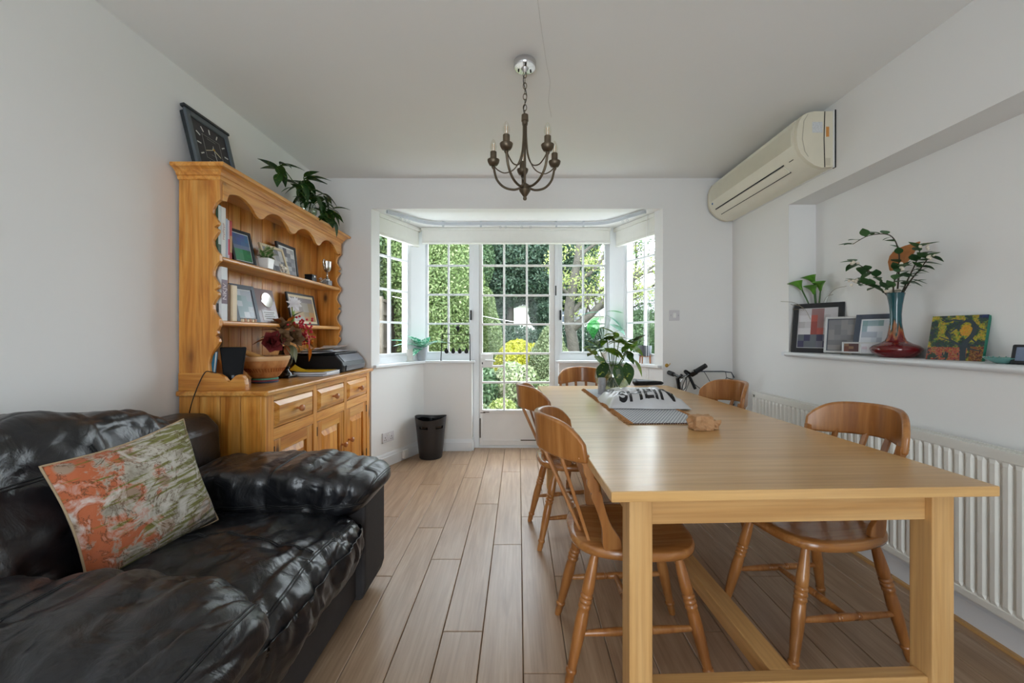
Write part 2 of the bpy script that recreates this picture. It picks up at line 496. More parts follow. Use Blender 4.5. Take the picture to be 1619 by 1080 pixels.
while x < XR:
    x0, x1 = max(x, XL), min(x + PW, XR)
    if x1 - x0 > 0.01:
        mid = (x0 + x1) / 2
        if mid < -0.945: yend = 3.48 + max(0, (min(x1, -0.945) + 1.2285) / 0.2835 * 0.665) + 0.02
        elif mid > 0.92: yend = 3.48 + max(0, (1.202 - max(x0, 0.92)) / 0.282 * 0.665) + 0.02
        else: yend = 4.17 if (mid < -0.47 or mid > 0.41) else 4.25
        yend = min(yend, 4.25)
        y = YR + [-0.9, -0.25, -0.6, -0.05, -0.75, -0.4][(k * 5) % 6] * 1.0
        while y < yend - 0.01:
            ya, yb = max(y, YR), min(y + 1.22, yend)
            if yb - ya > 0.03: plank(x0, x1, ya, yb)
            y += 1.22
    x += PW; k += 1

ce = struct('ceiling', MB().box(XL - 0.1, XR + 0.3, YR - 0.1, YB + 0.12, ZC, ZC + 0.1), 'ceiling_paint')
# hairline crack running along the ceiling
crk = [P(850, 0, (ZC - EYE) * FPX / 531), P(858, 60, (ZC - EYE) * FPX / 471), P(864, 100, (ZC - EYE) * FPX / 431), P(870, 130, (ZC - EYE) * FPX / 401), P(867, 160, (ZC - EYE) * FPX / 371), P(872, 185, (ZC - EYE) * FPX / 346)]
plain('crack_line', S(216, 215, 213), 0.9, var=0)
MB().tube([(p[0], p[1], ZC) for p in crk], 0.0012, 4).build('hairline_crack', 'crack_line', ce)
struct('ceiling_bay', MB().prz([(-1.42, 3.58), (1.40, 3.58), (1.30, 4.45), (-1.30, 4.45)], ZBAY, ZBAY + 0.08), 'ceiling_paint')

struct('wall_left', MB().box(XL - 0.12, XL, YR - 0.1, YB + 0.1, -0.06, ZC), 'wall_paint')
# right wall with the long recess
NY0, NY1, NZ0, NZ1, NX = -1.2, 2.754, 1.005, 2.005, 1.961
w = MB()
w.box(XR, NX + 0.12, YR - 0.1, YB + 0.1, -0.06, NZ0)
w.box(XR, NX + 0.12, YR - 0.1, YB + 0.1, NZ1, ZC)
w.box(XR, NX + 0.12, NY1, YB + 0.1, NZ0, NZ1)
w.box(XR, NX + 0.12, YR - 0.1, NY0, NZ0, NZ1)
w.box(NX, NX + 0.12, NY0, NY1, NZ0, NZ1)
struct('wall_right', w, 'wall_paint')
# back wall around the bay
w = MB()
w.box(XL - 0.1, A_L[0], YB, YB + 0.1, -0.06, ZC)
w.box(A_R[0], XR + 0.1, YB, YB + 0.1, -0.06, ZC)
w.box(A_L[0], A_R[0], YB, YB + 0.1, ZBAY, ZC)
struct('wall_back', w, 'wall_paint')
# unseen wall behind the camera, its window sized for the light let in
w = MB()
RX0, RX1, RZ0, RZ1 = -0.825, 0.525, 0.08, 2.16
w.box(XL - 0.1, RX0, YR - 0.12, YR, -0.06, ZC)
w.box(RX1, XR + 0.3, YR - 0.12, YR, -0.06, ZC)
w.box(RX0, RX1, YR - 0.12, YR, -0.06, RZ0)
w.box(RX0, RX1, YR - 0.12, YR, RZ1, ZC)
struct('wall_rear', w, 'wall_paint')
r5 = empty('window_5', (RX0, YR - 0.08, RZ0)); r5['kind'] = 'structure'
f = MB(); WW, WH = RX1 - RX0, RZ1 - RZ0
for xa in (0, WW / 2 - 0.025, WW - 0.05): f.box(xa, xa + 0.05, -0.03, 0.03, 0, WH)
f.box(0, WW, -0.03, 0.03, 0, 0.05); f.box(0, WW, -0.03, 0.03, WH - 0.05, WH)
f.build('window_frame', 'trim_paint', r5)
for xa in (0.05, WW / 2 + 0.025): MB().box(xa, xa + WW / 2 - 0.075, -0.004, 0.004, 0.05, WH - 0.05).build('pane', 'window_glass', r5)

# bay: low walls, jambs, corner posts and lintel
def seg_frame(A, B):
    d = Vector((B[0] - A[0], B[1] - A[1], 0)); L = d.length; d.normalize()
    return d, L
def side_poly(A, B, s0, s1, o0, o1, out):
    d, L = seg_frame(A, B)
    q = lambda s, o: (A[0] + d.x * s + out[0] * o, A[1] + d.y * s + out[1] * o)
    return [q(s0, o0), q(s1, o0), q(s1, o1), q(s0, o1)]
dL, LL = seg_frame(A_L, B_L); outL = (-dL.y, dL.x)
dR, LR = seg_frame(A_R, B_R); outR = (dR.y, -dR.x)
for nm, A, B, Cc, out, d, L, sg in (('wall_bay_left', A_L, B_L, C_L, outL, dL, LL, 1), ('wall_bay_right', A_R, B_R, C_R, outR, dR, LR, -1)):
    w = MB()
    Ao = (A[0] + out[0] * 0.16, A[1] + out[1] * 0.16); Bo = (B[0] - sg * 0.13, 4.31)
    w.prz([A, B, Bo, Ao], -0.06, 0.868)
    w.prz([B, Cc, (Cc[0], 4.31), Bo], -0.06, 0.868)
    # jamb beside the room
    w.prz(side_poly(A, B, -0.0, 0.100, 0.0, 0.16, out), 0.868, ZBAY)
    struct(nm, w, 'wall_paint')
    # corner post
    q = lambda s, o: (A[0] + d.x * s + out[0] * o, A[1] + d.y * s + out[1] * o)
    p = MB().prz([q(L - 0.13, 0.055), (B[0] + sg * 0.005, 4.20), (B[0] - sg * 0.02, 4.20), (B[0] - sg * 0.02, 4.31), Bo, q(L - 0.13, 0.16)], 0.868, ZBAY)
    struct('trim_%d' % (1 if sg > 0 else 2), p, 'trim_paint', bevel=0.003)
# window boards
for n_, A, B, Cc, out, d, sg in ((3, A_L, B_L, C_L, outL, dL, 1), (4, A_R, B_R, C_R, outR, dR, -1)):
    nz = 0.035
    A1 = (A[0] - out[0] * nz + d.x * 0.02, A[1] - out[1] * nz + d.y * 0.02)
    B1 = (B[0] + sg * 0.022, 4.110); C1 = (Cc[0] + sg * 0.035, 4.110)
    poly = [A1, B1, C1, (Cc[0] + sg * 0.035, 4.145), (Cc[0], 4.146), (Cc[0], 4.245), (B[0] - sg * 0.03, 4.245), (A[0] + out[0] * 0.09 + d.x * 0.09, A[1] + out[1] * 0.09 + d.y * 0.09), (A[0] + d.x * 0.09, A[1] + d.y * 0.09), (A[0] + d.x * 0.02, A[1] + d.y * 0.02)]
    struct('trim_%d' % n_, MB().prz(poly, 0.868, 0.894), 'trim_paint', bevel=0.006, seg=3)
# lintel over the lights
struct('trim_5', MB().prz([(-1.02, 4.245), (1.0, 4.245), (1.0, 4.33), (-1.02, 4.33)], 2.15, ZBAY), 'trim_paint')

# skirting
def skirt(name, pts, h=0.115, t=0.018, flip=1):
    mb = MB()
    for (a, b_) in zip(pts[:-1], pts[1:]):
        d = Vector((b_[0] - a[0], b_[1] - a[1], 0)); L = d.length; d.normalize(); nrm = Vector((d.y, -d.x, 0)) * flip
        prof = [(0, 0), (t, 0), (t, h * 0.72), (t * 0.75, h * 0.78), (t * 0.6, h * 0.9), (t * 0.3, h), (0, h)]
        a3, b3 = Vector((a[0], a[1], 0)), Vector((b_[0], b_[1], 0))
        mb.prism(prof, lambda q: a3 + nrm * q[0] + Vector((0, 0, q[1])), lambda q: b3 + nrm * q[0] + Vector((0, 0, q[1])))
    return struct(name, mb, 'trim_paint')
skirt('baseboard_right', [(XR, YR), (XR, YB)], flip=-1, h=0.13)
skirt('baseboard_left', [(XL, YR), (XL, YB)])
skirt('baseboard_bay_left', [A_L, B_L, C_L, (C_L[0], 4.25)])
skirt('baseboard_bay_right', [A_R, B_R, C_R, (C_R[0], 4.25)], flip=-1)
skirt('baseboard_back', [(XL, YB), A_L]); skirt('baseboard_back_right', [A_R, (XR, YB)])
struct('trim_6', MB().tube([(XR - 0.012, -1.9, 0.010), (XR - 0.012, 3.46, 0.010)], 0.0, 4) if False else MB().prx([(-1.9, 0), (3.46, 0), (3.46, 0.014), (-1.9, 0.014)], XR - 0.034, XR - 0.018), 'birch_long')

# ledge of the recess
prof = [(NX, 1.005), (XR - 0.015, 1.005), (XR - 0.027, 1.009), (XR - 0.034, 1.018), (XR - 0.034, 1.024), (XR - 0.028, 1.031), (XR - 0.018, 1.034), (NX, 1.034)]
lm = MB().prism(prof, lambda p: (p[0], NY0, p[1]), lambda p: (p[0], NY1, p[1]))
lm.box(XR - 0.030, XR, NY1, NY1 + 0.03, 1.008, 1.033)
struct('trim_7', lm, 'trim_paint', smooth=50)
ZSH = 1.034

# ---------------------------------------------------------------- windows and door
def window(name, org, u, out, s0, s1, z0, z1, gl, bars, zb, handle=None, sill=0.0):
    """frame from s0..s1, z0..z1; gl = (glass s0, s1); bars = inner vertical bars; zb = heights of glazing lines bottom..top"""
    root = empty(name, (org[0] + u[0] * (s0 + s1) / 2, org[1] + u[1] * (s0 + s1) / 2, z0)); root['kind'] = 'structure'
    u3 = Vector((u[0], u[1], 0)); o3 = Vector((out[0], out[1], 0)); z3 = Vector((0, 0, 1)); O = Vector((org[0], org[1], 0))
    def bx(mb, sa, sb, za, zb_, oa, ob):
        mb.obox(O + u3 * (sa + sb) / 2 + o3 * (oa + ob) / 2 + z3 * (za + zb_) / 2, u3, o3, z3, (sb - sa) / 2, (ob - oa) / 2, (zb_ - za) / 2)
    fr = MB()
    bx(fr, s0, gl[0] - 0.022, z0, z1, 0, 0.06); bx(fr, gl[1] + 0.022, s1, z0, z1, 0, 0.06)
    bx(fr, gl[0] - 0.022, gl[1] + 0.022, z0, zb[0] - 0.024, 0, 0.06); bx(fr, gl[0] - 0.022, gl[1] + 0.022, zb[-1] + 0.01, z1, 0, 0.06)
    fr.build('window_frame', 'trim_paint', root, world=True, bevel=0.002)
    sa = MB()
    bx(sa, gl[0] - 0.022, gl[0], zb[0] - 0.024, zb[-1] + 0.01, 0.008, 0.05); bx(sa, gl[1], gl[1] + 0.022, zb[0] - 0.024, zb[-1] + 0.01, 0.008, 0.05)
    bx(sa, gl[0], gl[1], zb[0] - 0.024, zb[0], 0.008, 0.05); bx(sa, gl[0], gl[1], zb[-1], zb[-1] + 0.01, 0.008, 0.05)
    sash = sa.build('casement', 'trim_paint', root, world=True, bevel=0.002)
    cols = [gl[0]] + list(bars) + [gl[1]]
    hb = 0.009
    for b_ in bars:
        m_ = MB(); bx(m_, b_ - hb, b_ + hb, zb[0], zb[-1], 0.014, 0.044); m_.build('glazing_bar', 'trim_paint', root, world=True, bevel=0.003)
    for z_ in zb[1:-1]:
        m_ = MB(); bx(m_, gl[0], gl[1], z_ - hb, z_ + hb, 0.013, 0.045); m_.build('glazing_bar', 'trim_paint', root, world=True, bevel=0.003)
    for i in range(len(cols) - 1):
        for j in range(len(zb) - 1):
            m_ = MB(); bx(m_, cols[i] + 0.004, cols[i + 1] - 0.004, zb[j] + 0.004, zb[j + 1] - 0.004, 0.028, 0.031)
            m_.build('pane', 'window_glass', root, world=True)
    if handle is not None:
        m_ = MB(); bx(m_, handle - 0.008, handle + 0.008, 1.30, 1.40, -0.02, 0.01); bx(m_, handle - 0.006, handle + 0.006, 1.34, 1.37, -0.03, -0.01)
        m_.build('handle', 'black_iron', root, world=True, bevel=0.003)
    return root
ROWS = [0.978, 1.263, 1.560, 1.858, 2.148]
window('window_1', (0, 4.25), (1, 0), (0, 1), -0.975, -0.462, 0.894, 2.152, (-0.925, -0.505), (-0.718,), ROWS, handle=-0.485)
window('window_2', (0, 4.25), (1, 0), (0, 1), 0.408, 0.945, 0.894, 2.152, (0.446, 0.880), (0.660,), ROWS, handle=0.425)
oL = (A_L[0] + outL[0] * 0.060, A_L[1] + outL[1] * 0.060)
oR = (A_R[0] + outR[0] * 0.060, A_R[1] + outR[1] * 0.060)
window('window_3', oL, (dL.x, dL.y), outL, 0.05, 0.615, 0.894, 2.198, (0.092, 0.559), (0.324,), ROWS)
window('window_4', oR, (dR.x, dR.y), outR, 0.05, 0.615, 0.894, 2.198, (0.092, 0.559), (0.324,), ROWS)
# door frame
df = MB(); df.box(-0.462, -0.402, 4.245, 4.32, 0, 2.152); df.box(0.368, 0.408, 4.245, 4.32, 0, 2.152)
df.box(-0.402, 0.368, 4.25, 4.32, -0.02, 0.022)
struct('trim_8', df, 'trim_paint', bevel=0.003)
dr = empty('door_1', (-0.017, 4.285, 0.02)); dr['kind'] = 'structure'
Y0d, Y1d = 4.255, 4.30
d = MB()
d.box(-0.400, -0.3687, Y0d, Y1d, 0.024, 2.15); d.box(0.3137, 0.366, Y0d, Y1d, 0.024, 2.15)
d.box(-0.3687, 0.3137, Y0d, Y1d, 0.36, 0.385); d.box(-0.3687, 0.3137, Y0d, Y1d, 0.024, 0.075)
d.build('door_frame', 'door_paint', dr, world=True, bevel=0.003)
MB().box(-0.372, 0.317, Y0d + 0.014, Y1d - 0.01, 0.07, 0.365).build('kick_panel', 'door_paint', dr, world=True)
ZD = [0.385, 0.662, 0.958, 1.257, 1.553, 1.858, 2.148]
XD = [-0.3687, -0.149, 0.084, 0.3137]
for b_ in XD[1:-1]: MB().box(b_ - 0.010, b_ + 0.010, Y0d + 0.008, Y1d - 0.006, ZD[0], ZD[-1]).build('glazing_bar', 'door_paint', dr, world=True, bevel=0.004)
for z_ in ZD[1:-1]: MB().box(XD[0], XD[-1], Y0d + 0.007, Y1d - 0.007, z_ - 0.010, z_ + 0.010).build('glazing_bar', 'door_paint', dr, world=True, bevel=0.004)
MB().box(XD[0], XD[1], Y0d + 0.007, Y1d - 0.007, 0.815, 0.838).build('glazing_bar', 'door_paint', dr, world=True, bevel=0.003)
for i in range(3):
    for j in range(6):
        MB().box(XD[i] + 0.004, XD[i + 1] - 0.004, Y0d + 0.020, Y0d + 0.023, ZD[j] + 0.004, ZD[j + 1] - 0.004).build('pane', 'window_glass', dr, world=True)
lk = MB().box(-0.385, -0.262, Y0d - 0.028, Y0d + 0.01, 0.832, 0.955).build('lock_case', 'door_paint', dr, world=True, bevel=0.004)
lk['label'] = 'white painted rim lock box'
hd = MB().tube([(-0.33, Y0d - 0.025, 0.895), (-0.33, Y0d - 0.06, 0.895)], 0.008, 10).tube([(-0.335, Y0d - 0.058, 0.893), (-0.28, Y0d - 0.062, 0.893), (-0.235, Y0d - 0.060, 0.886)], [0.010, 0.011, 0.008], 10).build('handle', 'white_plastic', dr, world=True, smooth=50)
MB().box(-0.372, -0.362, Y0d - 0.032, Y0d - 0.026, 0.852, 0.872).build('keyhole', 'black_iron', dr, world=True)
for zz in (1.55, 0.5):
    MB().box(0.372, 0.384, Y0d - 0.012, Y0d, zz, zz + 0.10).build('hinge', 'black_iron', dr, world=True, bevel=0.002)
# chips of bare dark wood on the old paint
for (xa, xb, za, zb_) in ((-0.39, -0.34, 0.352, 0.36), (-0.36, -0.30, 0.358, 0.366), (0.02, 0.30, 0.070, 0.080), (-0.398, -0.385, 0.10, 0.30)):
    MB().box(xa, xb, Y0d - 0.0012, Y0d + 0.002, za, zb_).build('paint_chip', plain('bare_wood_%d' % int(abs(xa) * 1e4), S(92, 82, 72), 0.9), dr, world=True)

# sockets, switch, hook
plain('plate_white', S(214, 211, 214), 0.35, var=0.01)
def wall_plate(name, label, cat, c, u, w_, h_, kind):
    u = Vector(u).normalized(); z = Vector((0, 0, 1)); n_ = Vector((u.y, -u.x, 0))
    root = thing(name, label, cat, c)
    c = Vector(c)
    MB().obox(c + n_ * 0.005, u, n_, z, w_ / 2, 0.005, h_ / 2).build('faceplate', 'plate_white', root, world=True, bevel=0.003)
    if kind == 'socket':
        for s in (-1, 1):
            MB().obox(c + u * s * 0.012 + n_ * 0.0115 + z * 0.018, u, n_, z, 0.006, 0.002, 0.009).build('rocker', 'white_plastic', root, world=True, bevel=0.001)
            pm = MB()
            for (du, dz, ww, hh) in ((0, -0.002, 0.003, 0.005), (-0.010, -0.022, 0.0045, 0.0025), (0.010, -0.022, 0.0045, 0.0025)):
                pm.obox(c + u * (s * 0.040 + du) + n_ * 0.0098 + z * dz, u, n_, z, ww, 0.0008, hh)
            pm.build('socket_slots', 'black_plastic', root, world=True)
    else:
        MB().obox(c + n_ * 0.012, u, n_, z, 0.012, 0.003, 0.020).build('rocker', 'white_plastic', root, world=True, bevel=0.002)
        for s in (-1, 1): MB().obox(c + u * s * w_ * 0.36 + n_ * 0.0102, u, n_, z, 0.003, 0.001, 0.003).build('screw', 'chrome', root, world=True)
    return root
cs = (A_L[0] + dL.x * 0.20, A_L[1] + dL.y * 0.20, 0.255)
wall_plate('wall_socket', 'white double power socket low on the bay wall beside the dresser', 'socket', cs, (dL.x, dL.y, 0), 0.146, 0.086, 'socket')
wall_plate('light_switch', 'square white wall switch plate right of the bay window', 'switch', (1.296, YB, 1.31), (1, 0, 0), 0.086, 0.086, 'switch')
cb = Vector((A_L[0] + dL.x * 0.40, A_L[1] + dL.y * 0.40, 0.055)) + Vector((dL.y, -dL.x, 0)) * 0.020
jb = thing('junction_box', 'small white cable box fixed on the skirting behind the bin', 'cable box', cb)
MB().obox(cb + Vector((dL.y, -dL.x, 0)) * 0.012, (dL.x, dL.y, 0), (dL.y, -dL.x, 0), (0, 0, 1), 0.032, 0.012, 0.036).build('box_body', 'white_plastic', jb, world=True, bevel=0.003)
MB().obox(cb + Vector((dL.y, -dL.x, 0)) * 0.025, (dL.x, dL.y, 0), (dL.y, -dL.x, 0), (0, 0, 1), 0.022, 0.0015, 0.025).build('box_lid', 'white_plastic', jb, world=True, bevel=0.001)
hk = thing('wall_hook', 'tiny brass hook screwed to the wall above the bicycle', 'hook', (1.235, YB, 0.893))
MB().lathe([(0.016, 0), (0.015, 0.003), (0.010, 0.004)], 14).xf(Matrix.Translation((1.235, YB, 0.893)) @ Matrix.Rotation(PI / 2, 4, 'X')).build('rosette', 'brass', hk, world=True, smooth=40)
MB().tube([(1.235, YB, 0.893), (1.237, YB - 0.025, 0.893), (1.245, YB - 0.035, 0.900), (1.252, YB - 0.032, 0.912)], 0.003, 8).build('hook_arm', 'brass', hk, world=True, smooth=40)

# ---------------------------------------------------------------- blinds and curtain track
bl = thing('roller_blind', 'long cream blind rolled up above the garden door', 'blind', (-0.025, 4.10, 2.05))
MB().box(-0.945, 0.895, 4.075, 4.125, 2.055, 2.175).build('blind_cloth', 'blind_fabric', bl, world=True, bevel=0.012, seg=3)
MB().box(-0.950, 0.900, 4.068, 4.13, 2.168, 2.198).build('head_rail', 'blind_fabric', bl, world=True, bevel=0.003)
MB().box(-0.945, 0.895, 4.070, 4.13, 2.044, 2.060).build('bottom_bar', 'blind_fabric', bl, world=True, bevel=0.004)
for nm, A, out, d, lb in (('l', A_L, outL, dL, 'short cream blind rolled up over the window beside the dresser'), ('r', A_R, outR, dR, 'short cream blind with pull cords over the window beside the switch')):
    def q(s, o): return (A[0] + d.x * s + out[0] * o, A[1] + d.y * s + out[1] * o)
    c0 = q(0.4, 0.02)
    b_ = thing('roller_blind', lb, 'blind', (c0[0], c0[1], 2.02))
    MB().prz([q(0.105, 0.01), q(0.665, 0.01), q(0.665, 0.05), q(0.105, 0.05)], 2.028, 2.165).build('blind_cloth', 'blind_fabric', b_, world=True, bevel=0.010, seg=3)
    MB().prz([q(0.104, 0.0), q(0.69, 0.0), q(0.69, 0.05), q(0.104, 0.05)], 2.160, 2.198).build('head_rail', 'blind_fabric', b_, world=True, bevel=0.003)
    MB().prz([q(0.104, 0.006), q(0.67, 0.006), q(0.67, 0.052), q(0.104, 0.052)], 2.012, 2.030).build('bottom_bar', 'blind_fabric', b_, world=True, bevel=0.004)
    if nm == 'r':
        for s in (0.16, 0.19):
            p = q(s, -0.012)
            MB().tube([(p[0], p[1], 2.19), (p[0], p[1], 1.4), (p[0], p[1], 0.50 + s)], 0.0018, 6).build('pull_cord', 'white_plastic', b_, world=True)
def smooth_path(pts, n=8):
    out = []; Pn = [Vector(p) for p in pts]
    for i in range(len(Pn) - 1):
        p0, p1, p2, p3 = Pn[max(i - 1, 0)], Pn[i], Pn[i + 1], Pn[min(i + 2, len(Pn) - 1)]
        for k in range(n):
            t = k / n
            out.append(0.5 * ((2 * p1) + (p2 - p0) * t + (2 * p0 - 5 * p1 + 4 * p2 - p3) * t * t + (3 * p1 - p0 - 3 * p2 + p3) * t ** 3))
    out.append(Pn[-1]); return out
tr = thing('curtain_track', 'bare white curtain track bent round the bay ceiling', 'curtain track', (-0.01, 3.87, 2.16))
path = smooth_path([(-1.10, 3.49, 2.178), (-0.98, 3.66, 2.178), (-0.86, 3.81, 2.178), (-0.70, 3.868, 2.178), (-0.30, 3.87, 2.178), (0.0, 3.87, 2.178), (0.30, 3.87, 2.178), (0.66, 3.868, 2.178), (0.82, 3.81, 2.178), (0.94, 3.66, 2.178), (1.06, 3.49, 2.178)], 6)
tk = MB()
for pa, pb in zip(path[:-1], path[1:]):
    dd = (pb - pa); L = dd.length; dd.normalize(); nn = Vector((dd.y, -dd.x, 0))
    tk.obox((pa + pb) / 2, dd, nn, (0, 0, 1), L / 2 + 0.001, 0.010, 0.013)
tk.build('track', 'rail_metal', tr, world=True)
for (xx, yy) in ((-1.02, 3.60), (-0.99, 3.635), (-0.965, 3.67), (-0.17, 3.87), (-0.12, 3.87), (0.03, 3.87), (0.11, 3.87), (0.92, 3.69), (0.95, 3.65)):
    t = [(xx + 0.009 * math.cos(a), yy, 2.148 + 0.011 * math.sin(a)) for a in np.linspace(0, 2 * PI, 13)]
    MB().tube(t, 0.0016, 5, cap=False).build('glider_ring', 'rail_metal', tr, world=True)
for xx, yy in ((-0.70, 3.868), (-0.35, 3.87), (0.35, 3.87), (0.60, 3.868)):
    MB().box(xx - 0.008, xx + 0.008, yy - 0.012, yy + 0.012, 2.150, 2.199).build('bracket', 'rail_metal', tr, world=True)
# ---------------------------------------------------------------- pine dresser
DX0, DXF = -1.645, -1.225           # back, front of the base
HXF = -1.446                        # front of the rack
DY0, DY1 = 2.02, 3.43
ZT = 0.874
dz = thing('welsh_dresser', 'tall golden pine dresser with scalloped plate rack, drawers and panelled doors', 'dresser', (-1.43, 2.72, 0))
def dpart(mb, name, mat='pine', par=None, **kw):
    return mb.build(name, mat, par or dz, world=True, **kw)
for i in range(4):                  # boarded ends
    xa = DX0 + i * (DXF - 0.02 - DX0) / 4; xb = DX0 + (i + 1) * (DXF - 0.02 - DX0) / 4
    dpart(MB().box(xa + 0.0015, xb - 0.0015, DY0, DY0 + 0.018, 0.0, ZT - 0.026), 'end_board', bevel=0.002)
    dpart(MB().box(xa + 0.0015, xb - 0.0015, DY1 - 0.018, DY1, 0.0, ZT - 0.026), 'end_board', bevel=0.002)
dpart(MB().box(DX0, DX0 + 0.012, DY0 + 0.02, DY1 - 0.02, 0.05, ZT - 0.03), 'back_panel')
dpart(MB().box(DX0, DXF - 0.02, DY0 + 0.02, DY1 - 0.02, 0.07, 0.085), 'bottom_board', 'pine_across')
dpart(MB().box(DX0, DXF + 0.024, DY0 - 0.022, DY1 + 0.022, ZT - 0.026, ZT), 'worktop', 'pine_across', bevel=0.007, seg=3)
Yd = [(2.094, 2.488), (2.540, 2.929), (2.980, 3.363)]
for (ya, yb) in ((DY0, 2.090), (2.492, 2.536), (2.933, 2.976), (3.367, DY1)):
    dpart(MB().box(DXF - 0.022, DXF, ya, yb, 0.0, ZT - 0.026), 'stile', bevel=0.002)
for (ya, yb) in ((2.090, 2.492), (2.536, 2.933), (2.976, 3.367)):
    for (za, zb_) in ((0.816, ZT - 0.026), (0.617, 0.674), (0.0, 0.092)):
        dpart(MB().box(DXF - 0.022, DXF - 0.0005, ya, yb, za, zb_), 'rail', 'pine_across')
def fielded(y0, y1, z0, z1, x, inset=0.022, rise=0.010, flat=0.004):
    V = [(x - 0.014, y0, z0), (x - 0.014, y1, z0), (x - 0.014, y1, z1), (x - 0.014, y0, z1)]
    V += [(x, y0, z0), (x, y1, z0), (x, y1, z1), (x, y0, z1)]
    V += [(x, y0 + flat, z0 + flat), (x, y1 - flat, z0 + flat), (x, y1 - flat, z1 - flat), (x, y0 + flat, z1 - flat)]
    i = inset
    V += [(x + rise, y0 + i, z0 + i), (x + rise, y1 - i, z0 + i), (x + rise, y1 - i, z1 - i), (x + rise, y0 + i, z1 - i)]
    F = [(3, 2, 1, 0), (12, 13, 14, 15)]
    for k in (0, 4, 8):
        for a in range(4): F.append((k + a, k + (a + 1) % 4, k + 4 + (a + 1) % 4, k + 4 + a))
    return MB().add(V, F)
KN = [(0.008, 0), (0.007, 0.010), (0.010, 0.016), (0.017, 0.024), (0.0185, 0.031), (0.016, 0.038), (0.009, 0.042), (0.001, 0.043)]
def knob(y, z, x, par):
    MB().lathe(KN, 16).xf(Matrix.Translation((x, y, z)) @ Matrix.Rotation(PI / 2, 4, 'Y')).build('knob', 'knob_wood', par, world=False, smooth=60).matrix_parent_inverse = Matrix.Identity(4)
def dknob(y, z, x, par):
    mb = MB().lathe(KN, 16).xf(Matrix.Translation((x, y, z)) @ Matrix.Rotation(PI / 2, 4, 'Y'))
    mb.xf(INV[dz.name]); mb.build('knob', 'knob_wood', par, smooth=60)
for (ya, yb) in Yd:
    dw = dpart(fielded(ya + 0.002, yb - 0.002, 0.678, 0.812, DXF - 0.004, 0.026, 0.014), 'drawer', 'pine_across')
    dknob((ya + yb) / 2, 0.745, DXF + 0.008, dw)
for i, (ya, yb) in enumerate(Yd):
    ya += 0.002; yb -= 0.002; za, zb_ = 0.095, 0.613; x = DXF - 0.004; sw = 0.062
    do = bpy.data.objects.new('door', None); COL.objects.link(do); do.parent = dz
    for (y_a, y_b) in ((ya, ya + sw), (yb - sw, yb)):
        dm = MB().box(x - 0.018, x, y_a, y_b, za, zb_); dm.xf(INV[dz.name]); dm.build('door_stile', 'pine', do, bevel=0.002)
    for (z_a, z_b) in ((za, za + 0.075), (zb_ - 0.068, zb_)):
        dm = MB().box(x - 0.018, x - 0.0004, ya + sw, yb - sw, z_a, z_b); dm.xf(INV[dz.name]); dm.build('door_rail', 'pine_across', do)
    pn = fielded(ya + sw, yb - sw, za + 0.075, zb_ - 0.068, x - 0.014, 0.040, 0.013, 0.005); pn.xf(INV[dz.name]); pn.build('door_panel', 'pine', do)
    ky = yb - 0.03 if i < 2 else ya + 0.03
    if i == 0: ky = yb - 0.03
    dknob(ky, 0.385 if i < 2 else 0.392, x + 0.001, do)
    hy = ya - 0.002 if i < 2 else yb + 0.002
    for hz in (0.18, 0.53):
        hm = MB().tube([(x + 0.002, hy, hz), (x + 0.002, hy, hz + 0.055)], 0.004, 8); hm.xf(INV[dz.name]); hm.build('hinge', 'dark_metal', do)
# rack ends, cut in scallops
def edge_depth(t):
    K = [(0, 0), (0.06, 0.018), (0.16, 0.030), (0.26, 0.032), (0.34, 0.020), (0.41, 0.006), (0.46, 0.008), (0.495, 0.026), (0.505, 0.026), (0.54, 0.008), (0.59, 0.006), (0.66, 0.020), (0.74, 0.032), (0.84, 0.030), (0.94, 0.018), (1, 0)]
    for (a, va), (b_, vb) in zip(K[:-1], K[1:]):
        if a <= t <= b_: return va + (vb - va) * (t - a) / (b_ - a)
    return 0
Z1, Z2 = 1.530, 1.215               # shelf tops
prof = [(DX0, ZT), (DX0, 1.905), (HXF, 1.905), (HXF, 1.80)]
for (zt, zb_, n_) in ((1.80, Z1 + 0.005, 24), (Z1 - 0.027, Z2 + 0.005, 24)):
    for i in range(n_ + 1):
        t = i / n_; prof.append((HXF - edge_depth(t) * 1.05, zt + (zb_ - zt) * t))
for (dx, z_) in ((0, 1.188), (0.014, 1.165), (0.010, 1.150), (0.022, 1.138), (0.006, 1.125), (0.002, 1.110), (0.012, 1.092), (0.030, 1.07), (0.046, 1.04), (0.053, 1.005), (0.050, 0.97), (0.036, 0.945), (0.02, 0.93), (0.02, ZT)):
    prof.append((HXF - dx, z_))
for ya in (DY0, DY1 - 0.040):
    dpart(MB().prism(prof, lambda p: (p[0], ya, p[1]), lambda p: (p[0], ya + 0.020, p[1])), 'rack_end', 'pine', bevel=0.003)
    ft = [(DX0, ZT), (-1.318, ZT), (-1.317, 0.905), (-1.322, 0.930), (-1.335, 0.947), (-1.352, 0.953), (-1.368, 0.947), (-1.384, 0.932), (-1.398, 0.918), (-1.410, 0.922), (-1.424, 0.940), (-1.445, 0.953), (-1.475, 0.958), (DX0, 0.960)]
    oy = ya - 0.004
    dpart(MB().prism(ft, lambda p: (p[0], oy, p[1]), lambda p: (p[0], oy + 0.026, p[1])), 'rack_foot', 'pine_depth', bevel=0.003)
yb0 = DY0 + 0.021; nb = 13; bw = (DY1 - 0.041 - yb0) / nb
bbm = MB().box(0, 0.010, 0.0012, bw - 0.0012, 0, 1.03).mesh('back_board')
for i in range(nb):
    o = link('back_board', bbm, 'pine', dz, bevel=0.0025)
    o.location = Vector((DX0, yb0 + i * bw, ZT)) - Vector(dz.location)
